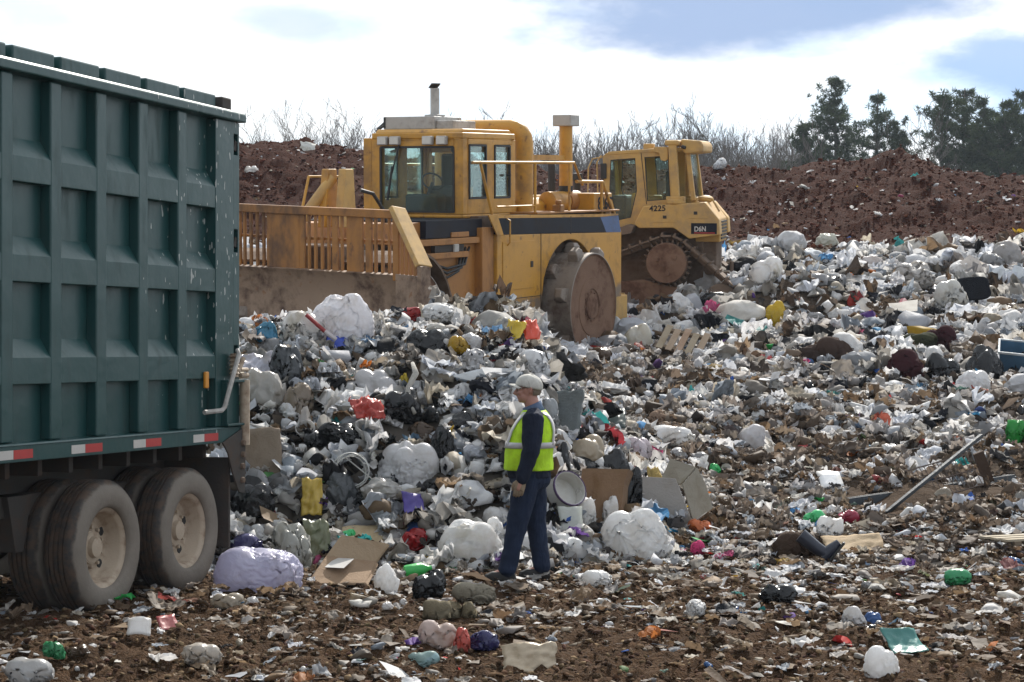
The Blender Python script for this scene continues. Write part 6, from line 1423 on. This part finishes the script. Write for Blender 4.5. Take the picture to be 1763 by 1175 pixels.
    def slab(nm, q, c_, th=.02):
        b_ = MB(); q = [Vector(p_) for p_ in q]; nn = (q[1] - q[0]).cross(q[2] - q[0]).normalized() * th; n_ = len(q)
        b_.add(q + [p_ + nn for p_ in q], [tuple(range(n_ - 1, -1, -1)), tuple(range(n_, 2 * n_))] + [(i, (i + 1) % n_, (i + 1) % n_ + n_, i + n_) for i in range(n_)]); return colour(b_.build(nm, cd, r, bevel=.004), c_)
    slab('front_panel', [(-.38, .02, .52), (-.16, -.10, .0), (.26, -.14, .06), (.08, -.02, .50)], (.30, .28, .26))
    slab('side_flap', [(-.10, .05, .40), (.14, -.02, .44), (.28, .10, .60), (.02, .16, .68)], (.26, .235, .19)); slab('side_flap', [(.14, -.02, .44), (.26, -.14, .06), (.44, .04, .20), (.36, .12, .44), (.28, .10, .60)], (.27, .245, .20))
    slab('bottom_flap', [(-.16, -.10, .0), (.26, -.14, .06), (.40, -.20, .19), (.10, -.24, -.03)], (.33, .31, .28))
    r, k = custom('foam_roll', 'yellow foam roll stuck in the torn grey carton', 'foam', 1128, 866, None, (R(-8), R(-6), 0), .02, -.18)
    V, T = bag_shape(nseed(), 'crumple', 4, 1.0); V = V * (.17, .15, 1); V[:, 2] *= .38 / V[:, 2].max(); o = link('foam_body', mesh_vt('foam_body', V, T, fb), None, r); colour(o, (.50, .37, .14))
    bag(1096, 756, 794, 58, (.66, .60, .64), 'plastic_bag', 'white bag with pink edges behind the torn carton', style='crumple', ref='the pink-edged bag')
    bag(1160, 736, 770, 76, W1, 'trash_bag', 'long white bag above the torn carton', style='crumple', ref='the long white bag')
    bag(1301, 735, 776, 62, (.66, .65, .67), 'trash_bag', 'plump white bag alone on the slope, right of the long white bag', ref='the plump white bag')
    sheet(1053, 702, 738, 46, (.03, .05, .045), 'plastic_board', 'dark green plastic panel on the slope right of the grey foam', 'panel', None, pl, .06, .3, 40)
    bag(1133, 708, 732, 36, (.26, .18, .13), 'trash_bag', 'small brown sack on the slope above the long white bag', 'sack', style='crumple', mat=fb)
    # --- slope near the machines
    r, k = custom('wooden_pallet', 'broken wooden pallet tilted on the litter below the dozer', 'pallet', 1163, 620, 'the broken pallet', (R(-42), R(12), R(-25)), .12, .05, 64, 42)
    for i in range(5): 
        b = MB(); b.box(-.36 + i * .17, -.36 + i * .17 + .115, -.02, .0, 0, .52 - .05 * (i % 2)); colour(b.build('slat', cd, r, bevel=.004), (.36 + .03 * (i % 3), .30, .22))
    for z in (.05, .42): b = MB(); b.box(-.38, .46, .0, .08, z, z + .05); colour(b.build('stringer', cd, r), (.22, .17, .12))
    bag(1099, 560, 604, 50, (.62, .60, .54), 'trash_bag', 'creamy white bag between the steel wheel and the pallet', ref='the creamy white bag')
    bag(1170, 462, 500, 40, W1, 'plastic_bag', 'clear white bag hanging on the rear of the dozer track', style='crumple')
    sheet(1225, 466, 510, 58, (.62, .62, .63), 'plastic_sheet', 'stiff white peaked sheet behind the dozer track', 'sheet', 'the peaked white sheet', None, .10, .5, 62, 15)
    bag(1230, 506, 532, 62, BLK, 'trash_bag', 'long black bag in front of the peaked white sheet', style='crumple', ref='the long black bag')
    bag(1172, 505, 538, 46, W1, 'trash_bag', 'white bag left of the long black bag', style='stuffed')
    bag(1337, 520, 563, 42, (.58, .42, .02), 'plastic_bag', 'bright yellow knotted bag on the slope', ref='the yellow bag')
    bag(1320, 448, 492, 62, W1, 'trash_bag', 'long white bag at the top of the slope, right of the dozer', style='crumple', ref='the long white bag by the dozer')
    bag(1426, 402, 424, 42, (.62, .62, .55), 'trash_bag', 'cream bag on the very edge where litter meets the red bank', ref='the cream bag at the litter edge')
    bag(1503, 442, 466, 48, (.70, .65, .64), 'trash_bag', 'pinkish white bag near the top of the slope', ref='the pinkish white bag')
    bag(1575, 452, 496, 70, (.55, .53, .51), 'trash_bag', 'grey-white bag with an orange patch at the top of the slope', style='crumple', ref='the orange-patched bag')
    bag(1580, 464, 482, 18, (.62, .16, .10), 'plastic_scrap', 'orange scrap on the grey-white bag near the top', 'scrap', style='crumple')
    bag(1738, 416, 462, 62, (.40, .38, .37), 'trash_bag', 'big grey bag at the top right corner of the slope', ref='the big grey bag at the corner')
    bag(1640, 486, 540, 60, (.62, .62, .60), 'plastic_bag', 'white film draped left of the black chair', style='crumple')
    bag(1678, 640, 676, 60, W2, 'trash_bag', 'creamy translucent bag in front of the black bags at right', ref='the creamy translucent bag', style='stuffed', dy=.9)
    bag(1626, 610, 658, 62, BLK, 'trash_bag', 'glossy black bag left of the creamy translucent bag', style='crumple', ref='the glossy black bag at right')
    bag(1700, 596, 662, 66, BLK, 'trash_bag', 'large black bag beside the blue tub', ref='the large black bag at right')
    bag(1560, 604, 650, 66, (.055, .018, .022), 'cloth', 'dark maroon cloth lying on the slope left of the black bags', 'cloth', 'the maroon cloth', 'crumple', fb)
    bag(1622, 564, 606, 60, (.050, .016, .020), 'cloth', 'dark maroon cloth bunched up below the black chair', 'cloth', None, 'crumple', fb)
    bag(1440, 582, 626, 80, (.075, .05, .04), 'cushion', 'slumped dark brown cushion below and right of the yellow bag', 'cushion', 'the dark brown cushion', 'stuffed', fb, .7)
    bag(1405, 596, 628, 60, (.06, .042, .035), 'cushion', 'second brown cushion, left and lower than the slumped one', 'cushion', None, 'stuffed', fb, .7)
    bag(1585, 574, 600, 66, (.05, .055, .03), 'carpet_roll', 'dark mossy carpet piece above the maroon cloth', 'carpet', None, 'crumple', fb, .5)
    r, k = custom('office_chair', 'upturned black office chair with a rounded back on the slope', 'chair', 1675, 535, 'the black chair', (R(-10), R(-4), R(-14)), .14, .0, 64, 50)
    q = []
    for i in range(28):
        a = i * math.tau / 28; ca, sa = math.cos(a), math.sin(a); q.append((.34 * abs(ca) ** .5 * (1 if ca > 0 else -1) * (1.02 + .10 * (sa < 0)), .24 * abs(sa) ** .5 * (1 if sa > 0 else -1) + .30))
    b = MB(); b.prism(q, 1, -.05, .05); colour(b.build('backrest', fb, r, bevel=.03, seg=3), (.014, .016, .022)); b = MB(); b.bar((.05, .05, .2), (.12, .12, -.25), .09, .03); b.box(-.25, .35, .1, .5, -.16, -.06); colour(b.build('seat_pan', fb, r, bevel=.02), (.02, .02, .024))
    r, k = custom('storage_tub', 'blue plastic tub with a pale rim at the right edge of the photo', 'tub', 1748, 646, 'the blue tub', (R(30), R(6), R(-12)), .10, .0, 56, 60)
    b = MB(); rg_ = lambda s_, z: [(-.28 * s_, -.2 * s_, z), (.28 * s_, -.2 * s_, z), (.28 * s_, .2 * s_, z), (-.28 * s_, .2 * s_, z)]
    b.loft([rg_(.8, 0), rg_(1, .36), rg_(.94, .36), rg_(.76, .03)]); colour(b.build('tub_body', pl, r, bevel=.012), (.07, .15, .24)); b = MB(); b.loft([rg_(1.07, .345), rg_(1.07, .38), rg_(.95, .38), rg_(.95, .345)], False); colour(b.build('rim', pl, r, bevel=.008), (.50, .54, .56))
    # --- right middle
    p0, p1 = at(1525, 884), at(1690, 842); top = Vector(((1690 - 881.5) / 3450 * p1.y, p1.y, 2.05 + (597 - 750) / 3450 * p1.y))
    r = thing('steel_bar', 'long blue-grey steel bar slanting up out of the litter', 'bar', p0); REFS.append((1600, 815, 'the slanting steel bar')); CLEAR.extend([(1520 + i * 17, 1560 + i * 17, 860 - i * 13, 885 - i * 13, p0.y + 1) for i in range(10)]); CLEAR.append((1615, 1680, 800, 840, p0.y + .6))
    b = MB(); b.bar((0, 0, .0), top - p0, .045, .04); colour(b.build('bar', M['steelbar'], r, bevel=.006), (.028, .035, .043))
    c0, c1 = at(1452, 872), at(1745, 832); r = thing('steel_beam', 'dark steel channel lying flat under the slanting bar', 'beam', c0); REFS.append((1560, 860, 'the flat steel channel')); CLEAR.append((1450, 1600, 848, 866, c0.y + .4)); CLEAR.append((1600, 1745, 836, 852, c0.y + .4)); d_ = c1 - c0
    b = MB(); b.bar((0, 0, .05), d_ + Vector((0, 0, .06)), .10, .012); b.bar((0, -.05, .03), d_ + Vector((0, -.05, .04)), .012, .10); b.bar((0, .05, .03), d_ + Vector((0, .05, .04)), .012, .10); colour(b.build('channel', M['steelbar'], r), (.06, .072, .085))
    r = thing('wire_rack', 'rusty wire rack propped behind the slanting steel bar', 'rack', at(1640, 850)); r.rotation_euler = (R(-38), R(-14), R(12)); b = MB()
    for i in range(15): b.bar((-.36 + i * .052, 0, 0), (-.36 + i * .052, 0, .42), .007)
    for z in (0, .21, .42): b.bar((-.38, .004, z), (.38, .004, z), .012)
    colour(b.build('wires', M['steelbar'], r), (.09, .06, .045))
    r = thing('plank', 'dark weathered plank standing at the right end of the steel channel', 'plank', at(1705, 838)); r.rotation_euler = (R(10), R(-22), 0); b = MB(); b.box(-.06, .06, -.02, .02, -.1, .42); colour(b.build('board', cd, r), (.075, .05, .036))
    bag(1750, 725, 768, 38, (.035, .36, .06), 'plastic_bag', 'bright green bag at the right edge of the photo', ref='the bright green bag', style='crumple')
    bag(1404, 880, 906, 44, (.06, .50, .17), 'plastic_bottle', 'crushed mint-green bottle on the soil left of the steel channel', 'bottle', 'the mint-green bottle', 'crumple', pl)
    bag(1460, 880, 902, 44, (.42, .05, .10), 'plastic_bag', 'pink-red crumpled wrapper beside the mint-green bottle', 'wrapper', None, 'crumple')
    bag(1430, 892, 932, 46, W1, 'plastic_bag', 'white crumpled bag in front of the mint-green bottle', style='crumple')
    bag(1375, 922, 966, 84, (.070, .045, .032), 'cloth', 'dark brown sheet of cloth on the soil below the mint-green bottle', 'cloth', 'the dark brown cloth', 'crumple', fb, .6)
    r, k = custom('rubber_boot', 'dark blue boot lying on the dark brown cloth', 'boot', 1412, 968, None, (R(0), R(-52), R(-10)), .10, -.06)
    b = MB(); b.tube([(0, 0, .24), (0, 0, .05), (.01, 0, -.04)], [.07, .06, .055], 12); b.tube([(-.03, 0, -.05), (.08, 0, -.06), (.17, 0, -.075)], [.055, .055, .035], 10); colour(b.build('boot_body', pl, r, smooth='auto'), (.025, .03, .05)); b = MB(); b.box(-.07, .20, -.055, .055, -.125, -.10); colour(b.build('sole', pl, r, bevel=.01), (.03, .03, .03))
    sheet(1470, 924, 948, 100, (.33, .25, .16), 'cardboard_sheet', 'flat tan cardboard on the soil right of the dark blue boot', 'cardboard', 'the flat cardboard at right', cd, .05, .2, 18)
    r, k = custom('wooden_pallet', 'corner of a wooden pallet at the right edge of the photo', 'pallet', 1755, 946, None, (0, 0, R(25)), .03)
    for i in range(3): b = MB(); b.box(-.22, .9, -.1 + i * .16, .0 + i * .16, 0.05, .07); colour(b.build('slat', cd, r), (.38, .33, .25))
    b = MB(); b.box(-.15, -.07, -.12, .6, -.03, .05); colour(b.build('stringer', cd, r), (.18, .14, .10))
    bag(1205, 897, 918, 44, (.55, .14, .04), 'plastic_scrap', 'orange plastic scrap right of the big cloudy-white bag', 'scrap', None, 'crumple', pl)
    bag(1202, 936, 960, 26, (.62, .07, .20), 'fabric_flower', 'hot pink fabric flower on the soil right of the big cloudy-white bag', 'flower', None, 'crumple', fb)
    sheet(1430, 812, 838, 40, W1, 'foam_box', 'square white foam box lid on the right slope', 'lid', None, pl, .02, .05, 40, 10, 5, .03)
    bag(1232, 800, 818, 20, (.03, .40, .10), 'plastic_bottle', 'small bright green bottle right of the torn carton', 'bottle', None, 'crumple', pl)
    # --- foreground
    bag(1651, 986, 1013, 48, (.08, .40, .19), 'plastic_bag', 'pale green bag on the soil at right', ref='the pale green bag', style='crumple')
    bag(1342, 1010, 1042, 66, BLK, 'trash_bag', 'flat black bag on the soil right of centre', ref='the flat black bag', style='crumple')
    bag(1520, 1118, 1168, 62, W1, 'plastic_bag', 'bulging white bag near the bottom right', ref='the bulging white bag at bottom right', style='stuffed')
    sheet(1556, 1088, 1122, 66, (.05, .20, .18), 'plastic_tray', 'teal tray tilted behind the bulging white bag at bottom right', 'tray', 'the teal tray', pl, .04, .5, 35, 20)
    bag(1504, 1056, 1078, 30, (.03, .09, .26), 'plastic_tray', 'small dark blue dish above the bulging white bag', 'dish', None, 'stuffed', pl)
    bag(1472, 1048, 1080, 42, W2, 'plastic_bag', 'dirty white bag left of the small dark blue dish', style='crumple')
    sheet(912, 1112, 1160, 92, (.52, .43, .31), 'plastic_sheet', 'torn tan plastic shell at the bottom centre', 'sheet', 'the torn tan shell', pl, .10, .7, 58, 5)
    bag(40, 1138, 1182, 92, (.55, .55, .55), 'plastic_bag', 'wet white bag at the bottom left corner', ref='the wet white bag at bottom left', style='crumple')
    bag(90, 1112, 1140, 40, (.04, .25, .10), 'plastic_scrap', 'green curved plastic shard at bottom left', 'shard', None, 'crumple', pl)
    sheet(239, 1070, 1098, 40, W1, 'paper_cup', 'white folded paper box on the soil in front of the trailer wheels', 'paper', 'the white folded paper box', None, .05, .8, 60, 0, 7)
    sheet(288, 1060, 1082, 34, (.35, .09, .09), 'packet', 'red and blue packet right of the white folded paper box', 'packet', None, pl, .05, .2, 40, 30, 7)
    bag(345, 1112, 1146, 72, (.58, .53, .47), 'plastic_bag', 'cream crumpled bag at the lower left', ref='the cream bag at lower left', style='crumple')
    bag(755, 1078, 1122, 70, (.60, .50, .46), 'plastic_bag', 'pale film bag with red edges at the bottom', ref='the red-edged film bag', style='crumple')
    bag(795, 1085, 1124, 30, (.55, .13, .10), 'wrapper', 'salmon red wrapper against the red-edged film bag', 'wrapper', None, 'crumple')
    bag(728, 1126, 1152, 56, (.42, .60, .64), 'plastic_bag', 'pale turquoise film below the red-edged film bag', style='crumple')
    bag(834, 1098, 1130, 50, (.03, .03, .10), 'plastic_bag', 'navy crumpled bag right of the red-edged film bag', style='crumple', mat=bl)
    bag(390, 1026, 1050, 62, (.50, .44, .36), 'plastic_bag', 'dirty cream tube-like bag on the soil below the lilac-grey bag', style='crumple')
    bag(1025, 985, 1012, 62, W1, 'plastic_bag', 'white tent-shaped bag on the soil right of the boots of the man', ref='the tent-shaped white bag', style='crumple')
    bag(1240, 275 + 0, 293, 26, W2, 'plastic_bag', 'white bag on the crest of the red bank right of the dozer roof', style='crumple', ref=None)
    bag(432, 288, 302, 24, W1, 'plastic_bag', 'white bag on the red bank right of the trailer top', style='crumple')
    sheet(530, 246, 262, 26, (.5, .5, .47), 'cardboard_sheet', 'pale torn sheet on the bank crest below the wide bare tree', 'sheet', None, cd, .1, .4, 50)
    REFS.extend([(910, 830, 'the man'), (430, 700, 'the trailer tail'), (325, 1000, 'the rear trailer wheel'), (1020, 540, 'the steel wheel'), (1150, 450, 'the dozer track')])
make_items()

# ------------------------------------------------------------------ the many other bags and scraps, each an object of its own
def make_many():
    rg = random.Random(77); V_ = {}
    for st, n in (('stuffed', 9), ('torn', 8), ('crumple', 8)):
        for k in range(n): V_[(st, k)] = filled(st, 800 + k + {'stuffed': 0, 'torn': 50, 'crumple': 90}[st], 4, .72 if st != 'crumple' else .5)
    data = {}
    def get(st, k, m):
        if (st, k, m) not in data: data[(st, k, m)] = mesh_vt('plastic_bag', *V_[(st, k)], M[m])
        return data[(st, k, m)]
    cols = [('white', W1, 36), ('white', (.78, .77, .77), 20), ('grey-white', (.62, .62, .64), 13), ('grey', (.36, .36, .37), 7), ('beige', BEI, 9), ('dirty cream', (.42, .37, .30), 9), ('black', BLK, 9), ('dark grey', DKG, 5), ('brown', BRN, 5), ('blue', (.07, .18, .42), 2), ('red', (.42, .04, .04), 2), ('green', (.05, .27, .10), 1), ('yellow', (.52, .36, .04), 1)]
    used = {}; done = []
    def label_for(cn, noun, px, py, big):
        near = sorted(REFS, key=lambda q: math.hypot(q[0] - px, (q[1] - py) * 1.4))[:3]
        def rel(q):
            ddx, ddy = px - q[0], py - q[1]
            return ('right of ' if ddx > 0 else 'left of ') + q[2] if abs(ddx) > abs(ddy) * 1.3 else ('just below ' if ddy > 0 else 'just above ') + q[2]
        cands = [f"{big} {cn} {noun} {rel(near[0])}", f"{big} {cn} {noun} {rel(near[0])}, {rel(near[1])}", f"{big} {cn} {noun} {rel(near[1])}", f"{big} {cn} {noun} {rel(near[1])}, {rel(near[2])}"]
        cands = [c for c in cands if len(c.split()) <= 16]
        for c in cands:
            if c not in used: used[c] = 1; return c
        return cands[0]
    def put(px, py, wpx, zone, group):
        p = at(px, py); 
        for q in done:
            if math.hypot(q[0] - px, (q[1] - py) * 1.3) < (q[2] + wpx) * .36: return False
        for q in REFS:
            if math.hypot(q[0] - px, (q[1] - py) * 1.2) < 36: return False
        if zone != 'soil' and 862 < px < 975 and py > 640: return False
        k = p.y / 3450; w = wpx * k; st = rg.choices(('stuffed', 'torn', 'crumple'), (.22, .42, .36))[0]; cn, c, _ = rg.choices(cols, [q[2] for q in cols])[0]
        o = bpy.data.objects.new('plastic_bag', get(st, rg.randrange(9 if st == 'stuffed' else 8), 'blackfilm' if max(c) < .1 else 'film')); COL.objects.link(o)
        o.scale = (w, w * rg.uniform(.6, .95), w * rg.uniform(.6, 1.05)); o.location = (p.x, p.y + .2 * w, p.z - .12 * w); o.rotation_euler = (rg.gauss(0, .22), rg.gauss(0, .22), rg.random() * 6.28)
        v = rg.uniform(.85, 1.08); colour(o, tuple(min(.8, x * v) for x in c))
        CLEAR.append((px - wpx * .4, px + wpx * .4, py - wpx * .6, py - 4, p.y)) if wpx > 36 else None
        big = 'large' if w > .62 else 'mid-sized' if w > .33 else 'small' if w > .16 else 'tiny'
        noun = 'knotted bag' if st == 'stuffed' else 'crumpled bag'
        tag(o, label_for(cn, noun, px, py, big), 'bag', group); done.append((px, py, wpx)); return True
    n = 0
    while n < 74:
        px, py = rg.uniform(412, 990), rg.uniform(560, 950)
        if heap_raw(np.array((px - 881.5) / 3450 * at(px, py).y), np.array(at(px, py).y)) < .1: n += .05; continue
        n += bool(put(px, py, rg.choice((26, 34, 42, 54, 66)) * rg.uniform(.8, 1.2), 'heap', 'loose bags in the tipped heap'))
    n = 0
    while n < 150:
        py = 432 + 360 * rg.random() ** 1.35; px = rg.uniform(1075 if py < 560 else 985, 1770)
        n += bool(put(px, py, rg.lognormvariate(3.35, .36) * (1.05 if py < 600 else .85), 'slope', 'loose bags on the far slope')) or .02
    n = 0
    while n < 60:
        py = 760 + 400 * rg.random(); px = rg.uniform(400 if py > 1000 else 1180, 1770) if py < 1050 else rg.uniform(20, 1770)
        n += bool(put(px, py, rg.lognormvariate(3.15, .38), 'soil', 'loose bags on the soil')) or .02
    n = 0
    while n < 4:
        n += bool(put(rg.uniform(415, 1763), rg.uniform(275, 405), rg.uniform(7, 11), 'bank', 'bags stuck in the red bank')) or .05
make_many()
make_stuff()
